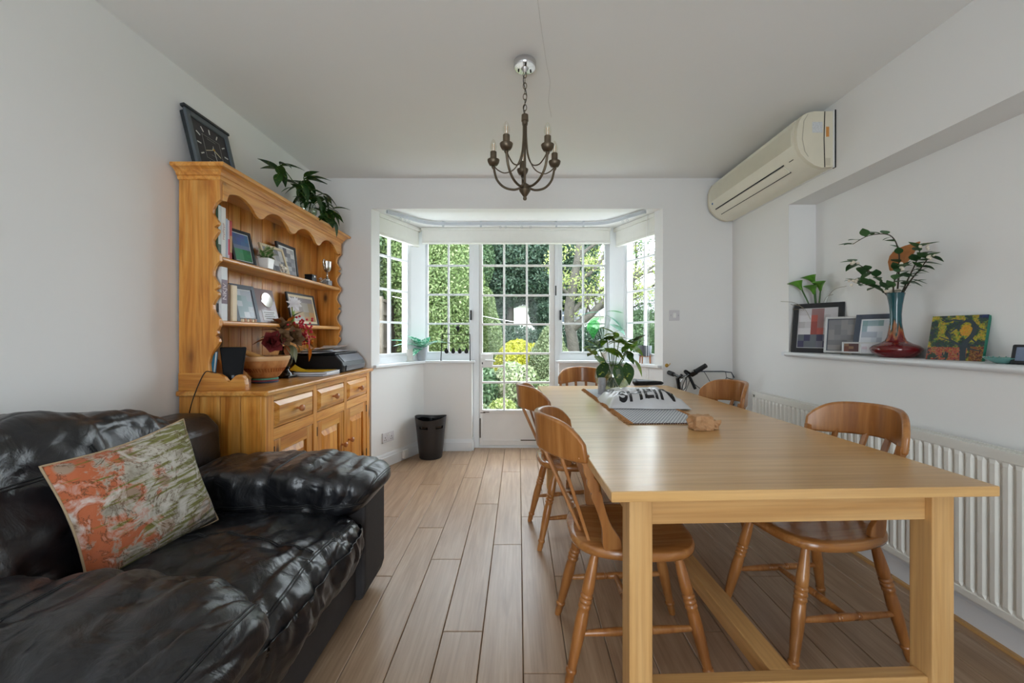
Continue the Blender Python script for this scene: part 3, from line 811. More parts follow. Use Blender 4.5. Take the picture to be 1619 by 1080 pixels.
for z_ in (Z1, Z2):
    dpart(MB().box(DX0 + 0.012, HXF - 0.004, DY0 + 0.021, DY1 - 0.041, z_ - 0.024, z_), 'shelf', 'pine_across', bevel=0.009, seg=3)
vp = [(DY0 + 0.02, 1.905), (DY0 + 0.02, 1.800)]
nv = 96
for i in range(1, nv):
    u = 4.0 * i / nv; fr_ = u % 1.0
    if fr_ < 0.74: z_ = 1.812 + 0.050 * math.sin(PI * fr_ / 0.74) ** 0.75
    else: z_ = 1.812 - 0.020 * math.sin(PI * (fr_ - 0.74) / 0.26) ** 0.8
    if i < 3 or i > nv - 3: z_ = 1.803
    vp.append((DY0 + 0.02 + (DY1 - 0.06 - DY0 + 0.02 - 0.02) * i / nv, z_))
vp += [(DY1 - 0.04, 1.800), (DY1 - 0.04, 1.905)]
dpart(MB().prx(vp, HXF - 0.016, HXF + 0.002), 'valance', 'pine_across', bevel=0.002)
ring = [(1.893, 0.001), (1.897, 0.007), (1.906, 0.010), (1.912, 0.010), (1.914, 0.016), (1.926, 0.020), (1.936, 0.030), (1.942, 0.042), (1.944, 0.050), (1.950, 0.054), (1.960, 0.054), (1.963, 0.050)]
cm = MB(); V = []; F = []
for (z_, o_) in ring: V += [(DX0, DY0 - o_, z_), (HXF + o_, DY0 - o_, z_), (HXF + o_, DY1 - 0.02 + min(o_, 0.054), z_), (DX0, DY1 - 0.02 + min(o_, 0.054), z_)]
for k in range(len(ring) - 1):
    for a in range(4): F.append((k * 4 + a, k * 4 + (a + 1) % 4, k * 4 + 4 + (a + 1) % 4, k * 4 + 4 + a))
F += [(3, 2, 1, 0), tuple(range(4 * len(ring) - 4, 4 * len(ring)))]
dpart(cm.add(V, F), 'cornice', 'pine_across')
ZTOP = 1.963

# ---------------------------------------------------------------- leather sofa
so = thing('leather_armchair', 'wide black leather armchair with puffy arms against the wall', 'armchair', (-1.1, 1.30, 0))
def nz(p, f, s=0.0): return mnoise.noise(Vector((p[0] * f[0] + s, p[1] * f[1] + s * 1.7, p[2] * f[2] - s)))
def sp(mb, name, mat, par=None, **kw): return mb.build(name, mat, par or so, world=True, **kw)
sp(MB().box(-1.56, -0.668, 0.86, 1.73, 0.055, 0.30), 'seat_base', 'sofa_side', bevel=0.012)
for (ya, yb) in ((0.620, 0.880), (1.712, 1.965)):
    arm = [(-1.62, 0.05), (-0.645, 0.05), (-0.630, 0.10), (-0.630, 0.46), (-0.66, 0.50), (-1.62, 0.50)]
    sp(MB().prism(arm, lambda p: (p[0], ya, p[1]), lambda p: (p[0], yb, p[1])), 'arm_panel', 'sofa_side', bevel=0.012, seg=3)
sp(MB().prism([(-1.655, 0.05), (-1.36, 0.05), (-1.40, 0.72), (-1.46, 0.78), (-1.60, 0.78), (-1.655, 0.72)], lambda p: (p[0], 0.625, p[1]), lambda p: (p[0], 1.962, p[1])), 'back_frame', 'leather', bevel=0.02, seg=3)
for xx in (-1.55, -0.74):
    for yy in (0.70, 1.88):
        sp(MB().lathe([(0.022, 0), (0.028, 0.055)], 12, c=(xx, yy, 0)), 'foot', 'black_plastic', smooth=40)
def crease(p, f, s_, w_=0.10):
    n_ = mnoise.noise(Vector((p[0] * f[0] + s_, p[1] * f[1] - s_, p[2] * f[2] + 2 * s_)))
    return math.exp(-(n_ / w_) ** 2)
def d_seat(p, n_, q):
    f = 0.024 * nz(p, (6, 4, 5), 3.1) + 0.014 * nz(p, (14, 8, 10), 8.0) + 0.005 * nz(p, (34, 20, 20), 1.0)
    f -= 0.007 * crease(p, (9, 5.5, 6), 4.0) + 0.005 * crease(p, (6, 13, 8), 9.0, 0.08)
    if n_.x > 0.25: f -= 0.007 * crease(p, (3, 16, 3), 6.0, 0.12)
    f -= 0.012 * math.exp(-((p.x + 0.70) / 0.012) ** 2) * (1 if n_.z > 0.3 else 0)
    top = max(0, n_.z)
    p = p + n_ * f + Vector((0, 0, 0.024 * top * math.cos(q.y * 1.4)))
    if q.x > 0.5 and q.z < 0: p.x -= 0.055 * (-q.z) * (q.x - 0.5) / 0.5
    if q.x > 0.3 and n_.z > 0.2: p.z -= 0.030 * ((q.x - 0.3) / 0.7) ** 2
    return p
st = sp(cushion_mb((-0.985, 1.30, 0.330), (0.400, 0.425, 0.125), 5.0, 64, d_seat), 'seat_cushion', 'leather', smooth=180)
def d_back(p, n_, q):
    f = 0.026 * nz(p, (5, 5, 7), 5.5) + 0.012 * nz(p, (8, 14, 12), 2.0) + 0.005 * nz(p, (30, 30, 30), 4.0)
    f -= 0.007 * crease(p, (6, 11, 4), 3.0) + 0.004 * crease(p, (8, 6, 15), 12.0, 0.08)
    p = p + n_ * f
    lean = (p.z - 0.42) * 0.30
    p.x -= lean
    p.z -= 0.02 * q.y * q.y * max(0, q.z)
    if n_.z > 0.2 or n_.x > 0.2: p = p - n_ * 0.010 * math.exp(-((p.y - 1.36) / 0.012) ** 2)
    return p
bk = sp(cushion_mb((-1.352, 1.165, 0.635), (0.140, 0.515, 0.260), 4.0, 56, d_back), 'back_cushion', 'leather', smooth=180)
def d_arm(seed, k_=1.0):
    def f_(p, n_, q):
        f = 0.018 * nz(p, (10, 2.5, 3), seed) + 0.014 * nz(p, (5, 4, 5), seed + 3) + 0.005 * nz(p, (26, 9, 12), seed + 6)
        f -= 0.008 * crease(p, (12, 3.0, 3.5), seed + 1) + 0.004 * crease(p, (18, 7, 6), seed + 9, 0.07)
        f -= 0.010 * math.exp(-((p.x + 0.98) / 0.010) ** 2)
        if n_.z < 0: f *= max(0.15, 1 + 1.6 * n_.z)
        p = p + n_ * f
        t = (p.x + 1.4) / 0.8
        p.z += 0.022 * math.sin(min(max(t, 0), 1) * PI) - 0.030 * max(0, t - 0.55)
        # the front end is cut back below, like a wedge
        if q.x > 0.4 and q.z < 0.2: p.x -= 0.085 * (q.x - 0.4) / 0.6 * (0.2 - q.z) * k_
        return p
    return f_
a1 = sp(cushion_mb((-0.985, 1.795, 0.500), (0.405, 0.185, 0.100), 4.2, 56, d_arm(2.0)), 'arm_cushion', 'leather', smooth=180)
a2 = sp(cushion_mb((-0.960, 0.805, 0.482), (0.425, 0.205, 0.112), 3.6, 60, d_arm(11.0)), 'arm_cushion', 'leather', smooth=180)
# welted seams lying on the cushions
bpy.context.view_layer.update()
from mathutils.bvhtree import BVHTree
def bvh_world(o):
    me = o.data; M = Matrix.Translation(so.location)
    return BVHTree.FromPolygons([M @ v.co for v in me.vertices], [tuple(p_.vertices) for p_ in me.polygons])
def seam(o, pts, dirs, r=0.0022, twin=0.008):
    bv = bvh_world(o); lines = [[], []]
    for k, off in enumerate((-twin / 2, twin / 2)):
        for i, p in enumerate(pts):
            p = Vector(p); d_ = Vector(dirs[i] if isinstance(dirs, list) else dirs).normalized()
            t_ = Vector(pts[min(i + 1, len(pts) - 1)]) - Vector(pts[max(i - 1, 0)])
            sd = t_.cross(d_); sd = sd.normalized() if sd.length > 1e-6 else Vector((0, 0, 0))
            h = bv.ray_cast(p + sd * off - d_ * 0.6, d_, 1.2)
            if h[0] is not None: lines[k].append(h[0] - d_ * 0.0006)
        if len(lines[k]) > 2:
            mb = MB().tube(lines[k], r, 6); mb.xf(INV[so.name]); mb.build('seam', 'seam_thread', o, smooth=180)
T = np.linspace(0, 1, 40)
seam(st, [(-0.668 + 0.01 * math.sin(9 * t), 0.95 + 0.70 * t, 0.40) for t in T], (-0.55, 0, -0.83))
seam(st, [(-1.2 + 0.54 * t, 1.36 + 0.03 * math.sin(4 * t), 0.4) for t in T], (0, 0, -1))
seam(bk, [(-1.1, 0.72 + 0.92 * t, 0.80) for t in T], (-1, 0, -0.25))
seam(bk, [(-1.1, 1.30 + 0.10 * t, 0.80 - 0.30 * t) for t in T], (-1, 0, 0))
for o_, yc, hy in ((a1, 1.795, 0.17), (a2, 0.815, 0.19)):
    seam(o_, [(-0.98, yc - hy + 2 * hy * t, 0.6) for t in T], (0, 0, -1))
    seam(o_, [(-0.615 - 0.02 * math.cos((t - .5) * 2.4), yc - hy * 0.98 + 1.96 * hy * t, 0.5) for t in T], (-0.72, 0, -0.70))
    seam(o_, [(-1.3 + 0.68 * t, yc - 0.18, 0.475) for t in T], (0, 1, 0.02))

# scatter cushion
m, nt, b = new_mat('cushion_print'); L_ = nt.links.new
tc = N(nt, 'ShaderNodeTexCoord'); sx_ = N(nt, 'ShaderNodeSeparateXYZ'); L_(tc.outputs['Object'], sx_.inputs[0])
nA = N(nt, 'ShaderNodeTexNoise', Scale=13.0, Detail=8.0, Roughness=0.72, Distortion=0.5); L_(tc.outputs['Object'], nA.inputs['Vector'])
nB = N(nt, 'ShaderNodeTexNoise', Scale=11.0, Detail=7.0, Roughness=0.65, Distortion=1.4); mpB = N(nt, 'ShaderNodeMapping'); mpB.inputs['Location'].default_value = (3, 7, 1); L_(tc.outputs['Object'], mpB.inputs[0]); L_(mpB.outputs[0], nB.inputs['Vector'])
mpC = N(nt, 'ShaderNodeMapping'); mpC.inputs['Scale'].default_value = (2.5, 1, 22); L_(tc.outputs['Object'], mpC.inputs[0])
nC = N(nt, 'ShaderNodeTexNoise', Scale=5.0, Detail=4.0); L_(mpC.outputs[0], nC.inputs['Vector'])
vor = N(nt, 'ShaderNodeTexVoronoi', Scale=11.0, _feature='SMOOTH_F1'); L_(tc.outputs['Object'], vor.inputs['Vector'])
base = ramp(nt, [(0.3, S(120, 110, 94)), (0.5, S(180, 173, 158)), (0.75, S(212, 206, 198))]); L_(nA.outputs['Fac'], base.inputs['Fac'])
def mask_add(src_pos, p0, p1, nfac, amp):
    mr = N(nt, 'ShaderNodeMapRange'); mr.inputs['From Min'].default_value = p0; mr.inputs['From Max'].default_value = p1
    L_(src_pos, mr.inputs['Value'])
    mm = N(nt, 'ShaderNodeMath', _operation='MULTIPLY_ADD'); mm.inputs[1].default_value = amp; mm.inputs[2].default_value = -amp * 0.5
    L_(nfac, mm.inputs[0])
    ad = N(nt, 'ShaderNodeMath', _operation='ADD', _use_clamp=True); L_(mr.outputs[0], ad.inputs[0]); L_(mm.outputs[0], ad.inputs[1])
    rp = ramp(nt, [(0.40, (0, 0, 0, 1)), (0.66, (0.9, 0.9, 0.9, 1))]); L_(ad.outputs[0], rp.inputs['Fac'])
    return rp.outputs[0]
def mixc(fac, a, col):
    mx = N(nt, 'ShaderNodeMix', _data_type='RGBA'); L_(fac, mx.inputs[0]); L_(a, mx.inputs[6]); mx.inputs[7].default_value = col; return mx.outputs[2]
c = base.outputs[0]
om = mask_add(sx_.outputs['X'], 0.10, -0.22, nA.outputs['Fac'], 3.2)
c = mixc(om, c, S(176, 78, 14))
fm = ramp(nt, [(0.20, (1, 1, 1, 1)), (0.26, (0, 0, 0, 1))]); L_(vor.outputs['Distance'], fm.inputs['Fac'])
c = mixc(fm.outputs[0], c, S(152, 128, 108))
gm = mask_add(sx_.outputs['X'], -0.16, 0.34, nC.outputs['Fac'], 3.4)
c = mixc(gm, c, S(104, 104, 24))
wm = ramp(nt, [(0.52, (0, 0, 0, 1)), (0.64, (0.8, 0.8, 0.8, 1))]); L_(nB.outputs['Fac'], wm.inputs['Fac'])
c = mixc(wm.outputs[0], c, S(204, 198, 190))
lm_ = ramp(nt, [(0.485, (0, 0, 0, 1)), (0.5, (1, 1, 1, 1)), (0.515, (0, 0, 0, 1))]); L_(nB.outputs['Fac'], lm_.inputs['Fac'])
c = mixc(lm_.outputs[0], c, S(84, 56, 32))
pm = mask_add(sx_.outputs['Z'], 0.02, -0.28, nB.outputs['Fac'], 1.6)
px_ = mask_add(sx_.outputs['X'], 0.0, 0.2, nC.outputs['Fac'], 1.5)
pmm = N(nt, 'ShaderNodeMath', _operation='MULTIPLY'); L_(pm, pmm.inputs[0]); L_(px_, pmm.inputs[1])
c = mixc(pmm.outputs[0], c, S(86, 74, 92))
L_(c, b.inputs['Base Color']); b.inputs['Roughness'].default_value = 0.85; b.inputs['Sheen Weight'].default_value = 0.05
nb_ = N(nt, 'ShaderNodeTexNoise', Scale=260.0); L_(tc.outputs['Object'], nb_.inputs['Vector'])
bp = N(nt, 'ShaderNodeBump', Strength=0.25, Distance=0.001); L_(nb_.outputs['Fac'], bp.inputs['Height']); L_(bp.outputs[0], b.inputs['Normal'])
pu = MB()
def pil(side):
    def f(u, v):
        a, c_ = 2 * u - 1, 2 * v - 1
        w_ = 0.192 * a * (1 - 0.09 * math.cos(c_ * PI / 2)); h_ = 0.192 * c_ * (1 - 0.09 * math.cos(a * PI / 2))
        th = 0.072 * max(0, (1 - a ** 4) * (1 - c_ ** 4)) ** 0.6
        th += 0.006 * mnoise.noise(Vector((a * 3, c_ * 3, side))) * (1 - max(abs(a), abs(c_)) ** 4)
        return (w_, side * th, h_)
    return f
pu.grid(pil(-1), 36, 36); pu.grid(lambda u, v: pil(1)(1 - u, v), 36, 36)
pl_c = (-1.175, 1.305, 0.635)
pil_root = thing('scatter_cushion', 'square floral cushion in orange, olive and cream on the black armchair', 'cushion', pl_c)
po = pu.build('cushion_cover', 'cushion_print', pil_root, smooth=180, recalc=False)
ed = MB(); loop = []
for k in range(4):
    for i in range(36):
        t = i / 36
        u, v = ((t, 0), (1, t), (1 - t, 1), (0, 1 - t))[k]
        loop.append(pil(1)(u, v))
loop.append(loop[0])
plain('cushion_piping', S(168, 146, 116), 0.8)
pe = ed.tube(loop, 0.0035, 6, cap=False).build('piping_or_edge_shade', 'cushion_piping', pil_root, smooth=180)
Mr = Matrix.Rotation(math.radians(76), 4, 'Z') @ Matrix.Rotation(math.radians(-14), 4, 'X') @ Matrix.Rotation(math.radians(-8), 4, 'Y')
pil_root.rotation_euler = Mr.to_euler()

# ---------------------------------------------------------------- dining table
TR = math.radians(2.2)
ta = thing('dining_table', 'large pale birch dining table with square legs and trestle rails', 'table', (0.694, 2.150, 0), TR)
HW, HL = 0.506, 1.095
TZ = 0.752
def tp(mb, name, mat, **kw): return mb.build(name, mat, ta, **kw)
tp(MB().box(-HW, HW, -HL, HL, TZ - 0.027, TZ), 'tabletop', 'beech_top', bevel=0.003)
for sx in (-1, 1):
    for sy in (-1, 1):
        x0 = sx * (HW - 0.062) - (0.062 if sx > 0 else 0); y0 = sy * (HL - 0.055) - (0.065 if sy > 0 else 0)
        tp(MB().box(x0, x0 + 0.062, y0, y0 + 0.065, 0, TZ - 0.0275), 'leg', 'birch_frame', bevel=0.003)
LX = HW - 0.062 - 0.062
for sy in (-1, 1):
    yo = sy * (HL - 0.085)
    tp(MB().box(-LX, LX, yo - 0.011, yo + 0.011, 0.636, TZ - 0.0275), 'apron', 'birch_rail', bevel=0.002)
    tp(MB().box(-LX, LX, yo - 0.020, yo + 0.020, 0.150, 0.212), 'foot_rail', 'birch_rail', bevel=0.003)
    for sx in (-1, 1):
        tp(MB().box(sx * 0.255 - 0.014, sx * 0.255 + 0.014, yo + sy * 0.0105, yo + sy * 0.013, 0.711, 0.717), 'slot', 'dark_metal', bevel=0.0008)
for sx in (-1, 1):
    xo = sx * (HW - 0.093)
    tp(MB().box(xo - 0.011, xo + 0.011, -HL + 0.12, HL - 0.12, 0.636, TZ - 0.0275), 'side_apron', 'birch_long', bevel=0.002)
tp(MB().box(-0.032, 0.032, -HL + 0.105, HL - 0.105, 0.153, 0.211), 'stretcher', 'birch_long', bevel=0.003)
def table_pt(x, y):       # room point -> the table's own axes and back
    return ta.matrix_world
# ---------------------------------------------------------------- farmhouse chairs
def turned(p0, p1, prof, n=12):
    p0, p1 = Vector(p0), Vector(p1)
    return MB().tube([p0 + (p1 - p0) * t for t, _ in prof], [r for _, r in prof], n)
LEGP = [(0, .0125), (.08, .0150), (.18, .0185), (.26, .0205), (.31, .0205), (.325, .0175), (.335, .0215), (.35, .0215), (.36, .0175), (.372, .0215), (.388, .0215), (.398, .0175), (.41, .0215), (.426, .0215), (.436, .018), (.46, .0195), (.55, .0215), (.66, .0200), (.78, .0172), (.865, .0150), (.872, .0185), (.892, .0185), (.90, .0150), (.95, .0148), (1, .0125)]
STRP = [(0, .0085), (.10, .0105), (.30, .0135), (.38, .0135), (.385, .0105), (.393, .0135), (.405, .0135), (.412, .0105), (.42, .0135), (.5, .0138), (.58, .0135), (.588, .0105), (.595, .0135), (.607, .0135), (.615, .0105), (.62, .0135), (.70, .0135), (.90, .0105), (1, .0085)]
def make_chair():
    r = thing('dining_chair', 'x', 'chair', (0, 0, 0))
    out = []
    for i in range(48):
        a = 2 * PI * i / 48
        ca, sa = math.cos(a), math.sin(a)
        n_ = 3.2
        x = 0.215 * math.copysign(abs(ca) ** (2 / n_), ca); y = 0.212 * math.copysign(abs(sa) ** (2 / n_), sa)
        y *= 1 - 0.12 * max(0, -x) / 0.215
        out.append((x, y))
    st_ = MB(); V = []; F = []; lv = [(0.930, 0.415), (0.985, 0.420), (1.0, 0.432), (0.985, 0.446), (0.96, 0.450), (0.80, 0.4485), (0.5, 0.442), (0.2, 0.440)]
    for (s, z_) in lv: V += [(x * s, y * s, z_) for x, y in out]
    for k in range(len(lv) - 1):
        for i in range(48): F.append((k * 48 + i, k * 48 + (i + 1) % 48, (k + 1) * 48 + (i + 1) % 48, (k + 1) * 48 + i))
    F += [tuple(range(47, -1, -1)), tuple(range(48 * (len(lv) - 1), 48 * len(lv)))]
    st_.add(V, F).build('seat', 'chair_seat_wood', r, smooth=60)
    feet = {}
    for sx in (-1, 1):
        for sy in (-1, 1):
            top = (sx * 0.135, sy * 0.130, 0.420); bot = (sx * 0.235, sy * 0.178, 0.0)
            feet[(sx, sy)] = (Vector(top), Vector(bot))
            turned(top, bot, LEGP).build('leg', 'chair_wood', r, smooth=50)
    at = lambda k, t: feet[k][0] + (feet[k][1] - feet[k][0]) * t
    mids = []
    for sy in (-1, 1):
        a, b_ = at((-1, sy), 0.62), at((1, sy), 0.58)
        turned(a, b_, STRP, 10).build('stretcher', 'chair_wood', r, smooth=50); mids.append((a + b_) / 2)
    turned(mids[0], mids[1], STRP, 10).build('stretcher', 'chair_wood', r, smooth=50)
    # curved crest rail
    def arc(t): return (-0.318 + 0.145 * abs(t) ** 1.9, 0.205 * t)
    V = []; F = []; nn = 29
    for i in range(nn):
        t = -1 + 2 * i / (nn - 1)
        x, y = arc(t); x2, y2 = arc(min(1, t + 0.02)); x1, y1 = arc(max(-1, t - 0.02))
        tn = Vector((x2 - x1, y2 - y1, 0)).normalized(); nr = Vector((tn.y, -tn.x, 0))
        e = abs(t) ** 6
        zt = 0.868 - 0.006 * t * t - 0.070 * e; zb_ = 0.738 - 0.018 * t * t + 0.012 * e
        lean = 0.010
        for (dz_, k) in ((zb_, -1), (zb_, 1), (zt, 1), (zt, -1)):
            p = Vector((x - (lean if dz_ == zt else 0), y, dz_)) + nr * 0.011 * k
            V.append(p)
    for i in range(nn - 1):
        for a in range(4): F.append((i * 4 + a, i * 4 + (a + 1) % 4, i * 4 + 4 + (a + 1) % 4, i * 4 + 4 + a))
    F += [(3, 2, 1, 0), tuple(range(4 * nn - 4, 4 * nn))]
    MB().add(V, F).build('crest_rail', 'chair_wood', r, bevel=0.008, seg=3, smooth=40)
    for y in (-0.125, -0.043, 0.043, 0.125):
        t = y / 0.205 * 1.04; xt, yt = arc(t)
        p0 = Vector((-0.178 + 0.035 * (y / 0.125) ** 2 * 0.6, y * 0.92, 0.446)); p1 = Vector((xt, yt, 0.752))
        dv = (p1 - p0); L = dv.length; dv.normalize(); sd = Vector((0, 1, 0)); nr = dv.cross(sd).normalized()
        MB().obox((p0 + p1) / 2, sd, dv, nr, 0.0105, L / 2, 0.0055).build('slat', 'chair_wood', r, bevel=0.002)
    prof = [(0, 0.026), (0.06, 0.030), (0.10, 0.030), (0.16, 0.024), (0.22, 0.018), (0.30, 0.0145), (0.40, 0.0135), (0.50, 0.015), (0.56, 0.018), (0.60, 0.017), (0.62, 0.012), (0.64, 0.0165), (0.70, 0.018), (0.74, 0.015), (0.76, 0.0115), (0.79, 0.015), (0.84, 0.0165), (0.88, 0.0135), (0.91, 0.012), (0.95, 0.017), (1, 0.019)]
    for sy in (-1, 1):
        p0 = Vector((-0.085, sy * 0.178, 0.444)); xt, yt = arc(sy * 0.93); p1 = Vector((xt + 0.004, yt, 0.755))
        dv = p1 - p0; L = dv.length; dv.normalize(); wd = Vector((1, 0, 0)); wd = (wd - dv * wd.dot(dv)).normalized(); nr = dv.cross(wd).normalized()
        poly = [(w_, t) for t, w_ in prof] + [(-w_, t) for t, w_ in reversed(prof)]
        MB().prism(poly, lambda q: p0 + dv * (q[1] * L) + wd * q[0] + nr * 0.009, lambda q: p0 + dv * (q[1] * L) + wd * q[0] - nr * 0.009).build('upright', 'chair_wood', r, bevel=0.0025)
    return r
ch0 = make_chair()
chairs = [((0.395, 1.535), 0.0, 'beech slat-back chair on the armchair side of the table, nearest the camera'),
          ((0.322, 2.42), 7.0, 'beech slat-back chair on the armchair side of the table, nearer the garden door'),
          ((0.545, 3.36), -90.0, 'beech slat-back chair at the table end by the bay, behind the glass vase'),
          ((1.112, 1.60), 189.0, 'beech slat-back chair on the radiator side of the table, nearest the camera'),
          ((1.035, 2.50), 189.0, 'beech slat-back chair on the radiator side, beyond the crumpled paper bag')]
for i, (xy, a, lb) in enumerate(chairs):
    o = ch0 if i == 0 else copy_tree(ch0)
    o.location = (xy[0], xy[1], 0); o.rotation_euler = (0, 0, math.radians(a)); o['label'] = lb; o['group'] = 'dining chairs round the table'

# ---------------------------------------------------------------- chandelier
CX, CY = 0.030, 2.0
cl = thing('chandelier', 'five-arm bronze chandelier with candle bulbs hanging from the ceiling', 'chandelier', (CX, CY, ZC))
def cp(mb, name, mat, par=None, **kw):
    mb.xf(Matrix.Translation((0, 0, -ZC))); return mb.build(name, mat, par or cl, **kw)
cp(MB().lathe([(0.052, ZC), (0.054, ZC - 0.006), (0.054, ZC - 0.026), (0.050, ZC - 0.032), (0.018, ZC - 0.034), (0.012, ZC - 0.044), (0.006, ZC - 0.052)], 28), 'ceiling_rose', 'chrome', smooth=40)
for a in (0.6, 2.7, 4.8):
    cp(MB().lathe([(0.004, ZC - 0.033), (0.0045, ZC - 0.039), (0.001, ZC - 0.041)], 10, c=(0.034 * math.cos(a), 0.034 * math.sin(a), 0)), 'screw', 'dark_metal', smooth=40)
zc = ZC - 0.050; k = 0
while zc > 2.205:
    pts = []
    for i in range(17):
        a = 2 * PI * i / 16; lx, lz = 0.0085 * math.cos(a), 0.0155 * math.sin(a)
        pts.append((lx, 0, zc - 0.014 + lz) if k % 2 == 0 else (0.0, lx, zc - 0.014 + lz))
    cp(MB().tube(pts, 0.0019, 6, cap=False), 'chain_link', 'bronze', smooth=180)
    zc -= 0.0262; k += 1
cp(MB().tube(smooth_path([(0.004, 0.003, ZC - 0.05), (-0.008, -0.004, 2.36), (0.009, 0.004, 2.29), (-0.006, 0, 2.23), (0, 0, 2.19)], 5), 0.002, 6), 'flex', 'black_plastic')
cp(MB().lathe([(0.004, 2.205), (0.016, 2.198), (0.017, 2.172), (0.017, 2.168), (0.014, 2.166), (0.013, 2.150)], 18), 'collar', 'bronze', smooth=40)
cp(MB().lathe([(0.0055, 2.16), (0.0055, 1.86)], 12), 'column', 'bronze', smooth=40)
cp(MB().lathe([(0.006, 1.872), (0.020, 1.862), (0.025, 1.852), (0.025, 1.842), (0.028, 1.838), (0.026, 1.832), (0.012, 1.812), (0.007, 1.806), (0.0095, 1.800), (0.008, 1.792), (0.001, 1.788)], 22), 'hub', 'bronze', smooth=40)
RA = 0.158
for k in range(5):
    a = PI / 2 + k * 2 * PI / 5 + 0.06
    ca, sa = math.cos(a), math.sin(a)
    R3 = lambda r_, z_: (r_ * ca, r_ * sa, z_)
    lower = smooth_path([R3(0.018, 1.852), R3(0.055, 1.845), R3(0.105, 1.862), R3(0.142, 1.905), R3(RA, 1.968)], 7)
    arm = cp(MB().tube(lower, 0.0058, 8), 'arm', 'bronze', smooth=180)
    upper = smooth_path([R3(0.008, 2.165), R3(0.0095, 2.08), R3(0.020, 2.00), R3(0.052, 1.945), R3(0.098, 1.93), R3(0.132, 1.945), R3(RA - 0.003, 1.968)], 6)
    cp(MB().tube(upper, 0.0030, 7), 'brace', 'bronze', arm, smooth=180)
    cc = (RA * ca, RA * sa, 0)
    cp(MB().lathe([(0.005, 1.955), (0.010, 1.964), (0.007, 1.970), (0.020, 1.974), (0.027, 1.986), (0.030, 1.998), (0.029, 2.000), (0.020, 1.994), (0.012, 1.994)], 20, c=cc), 'cup', 'bronze', arm, smooth=50)
    cp(MB().lathe([(0.0155, 1.992), (0.0155, 2.038), (0.013, 2.040)], 16, c=cc), 'candle_tube', 'bronze', arm, smooth=40)
    cp(MB().lathe([(0.010, 2.038), (0.013, 2.046), (0.0165, 2.058), (0.0165, 2.068), (0.012, 2.085), (0.006, 2.096), (0.001, 2.102)], 16, c=cc, cap=False), 'bulb', 'bulb_glass', arm, smooth=60)
    fm_ = MB()
    for dx in (-0.004, 0.004): fm_.tube([(cc[0] + dx, cc[1], 2.04), (cc[0] + dx * 1.2, cc[1], 2.078)], 0.0011, 5)
    cp(fm_, 'filament', plain('filament_%d' % k, S(232, 176, 96), 0.5, var=0), arm)

# ---------------------------------------------------------------- air conditioner
ay0, ay1 = 2.352, 3.455
plain('ac_shell', S(236, 231, 214), 0.42, var=0.02); plain('ac_end', S(220, 213, 192), 0.5, var=0.02)
ac = thing('air_conditioner', 'long cream wall air conditioner high on the right wall', 'air conditioner', (XR, 2.9, 2.08))
body = [(0.0, 2.092), (0.075, 2.086), (0.115, 2.098), (0.160, 2.128), (0.195, 2.165), (0.212, 2.205), (0.218, 2.250), (0.216, 2.300), (0.206, 2.345), (0.186, 2.380), (0.155, 2.400), (0.115, 2.408), (0.0, 2.408)]
def ap(mb, name, mat, par=None, **kw): return mb.build(name, mat, par or ac, world=True, **kw)
ap(MB().prism(body, lambda p: (XR - p[0], ay0 + 0.02, p[1]), lambda p: (XR - p[0], ay1 - 0.02, p[1])), 'casing', 'ac_shell', smooth=30)
for (ya, yb) in ((ay0, ay0 + 0.02), (ay1 - 0.02, ay1)):
    ap(MB().prism(body, lambda p: (XR - p[0] * 0.985, ya, (p[1] - 2.25) * 0.985 + 2.25), lambda p: (XR - p[0] * 1.006, yb, (p[1] - 2.25) * 1.006 + 2.25)), 'end_cap', 'ac_end', smooth=30)
ap(MB().box(XR - 0.012, XR - 0.0005, ay0 - 0.006, ay1, 2.088, 2.410), 'wall_bracket', 'white_plastic')
ap(MB().prism([(0.055, 2.09), (0.060, 2.09), (0.064, 2.25), (0.060, 2.404), (0.055, 2.404), (0.059, 2.25)], lambda p: (XR - p[0], ay0 - 0.0012, p[1]), lambda p: (XR - p[0], ay0 + 0.001, p[1])), 'joint_line', 'dark_metal')
ap(MB().prism([(0.150, 2.39), (0.153, 2.39), (0.177, 2.35), (0.186, 2.25), (0.172, 2.18), (0.152, 2.15), (0.149, 2.15), (0.168, 2.18), (0.182, 2.25), (0.173, 2.35)], lambda p: (XR - p[0], ay0 - 0.0012, p[1]), lambda p: (XR - p[0], ay0 + 0.001, p[1])), 'panel_line', plain('ac_line', S(176, 168, 148), 0.6))
def body_pt(z_):
    for (d0, z0), (d1, z1) in zip(body[4:], body[5:]):
        if z0 <= z_ <= z1: return d0 + (d1 - d0) * (z_ - z0) / (z1 - z0 + 1e-9)
    return 0.218
gr = MB()
for i in range(26):
    z_ = 2.232 + i * 0.0058; d_ = body_pt(z_)
    gr.obox((XR - d_ - 0.0008, (ay0 + ay1) / 2, z_), (1, 0, 0), (0, 1, 0), (0, 0, 1), 0.0022, (ay1 - ay0) / 2 - 0.045, 0.0016)
ap(gr, 'intake_grille', 'ac_shell')
def slope_pt(t): # along the lower front, t=0 upper edge of the flap
    a, b_ = (0.196, 2.170), (0.112, 2.098)
    return (a[0] + (b_[0] - a[0]) * t, a[1] + (b_[1] - a[1]) * t)
for t in (0.08, 0.62):
    d_, z_ = slope_pt(t)
    ap(MB().obox((XR - d_ - 0.003, (ay0 + ay1) / 2 + 0.03, z_ - 0.003), (0.70, 0, -0.71), (0, 1, 0), (0.71, 0, 0.70), 0.0035, (ay1 - ay0) / 2 - 0.12, 0.0045), 'vent_slot', 'black_plastic')
d_, z_ = slope_pt(0.36)
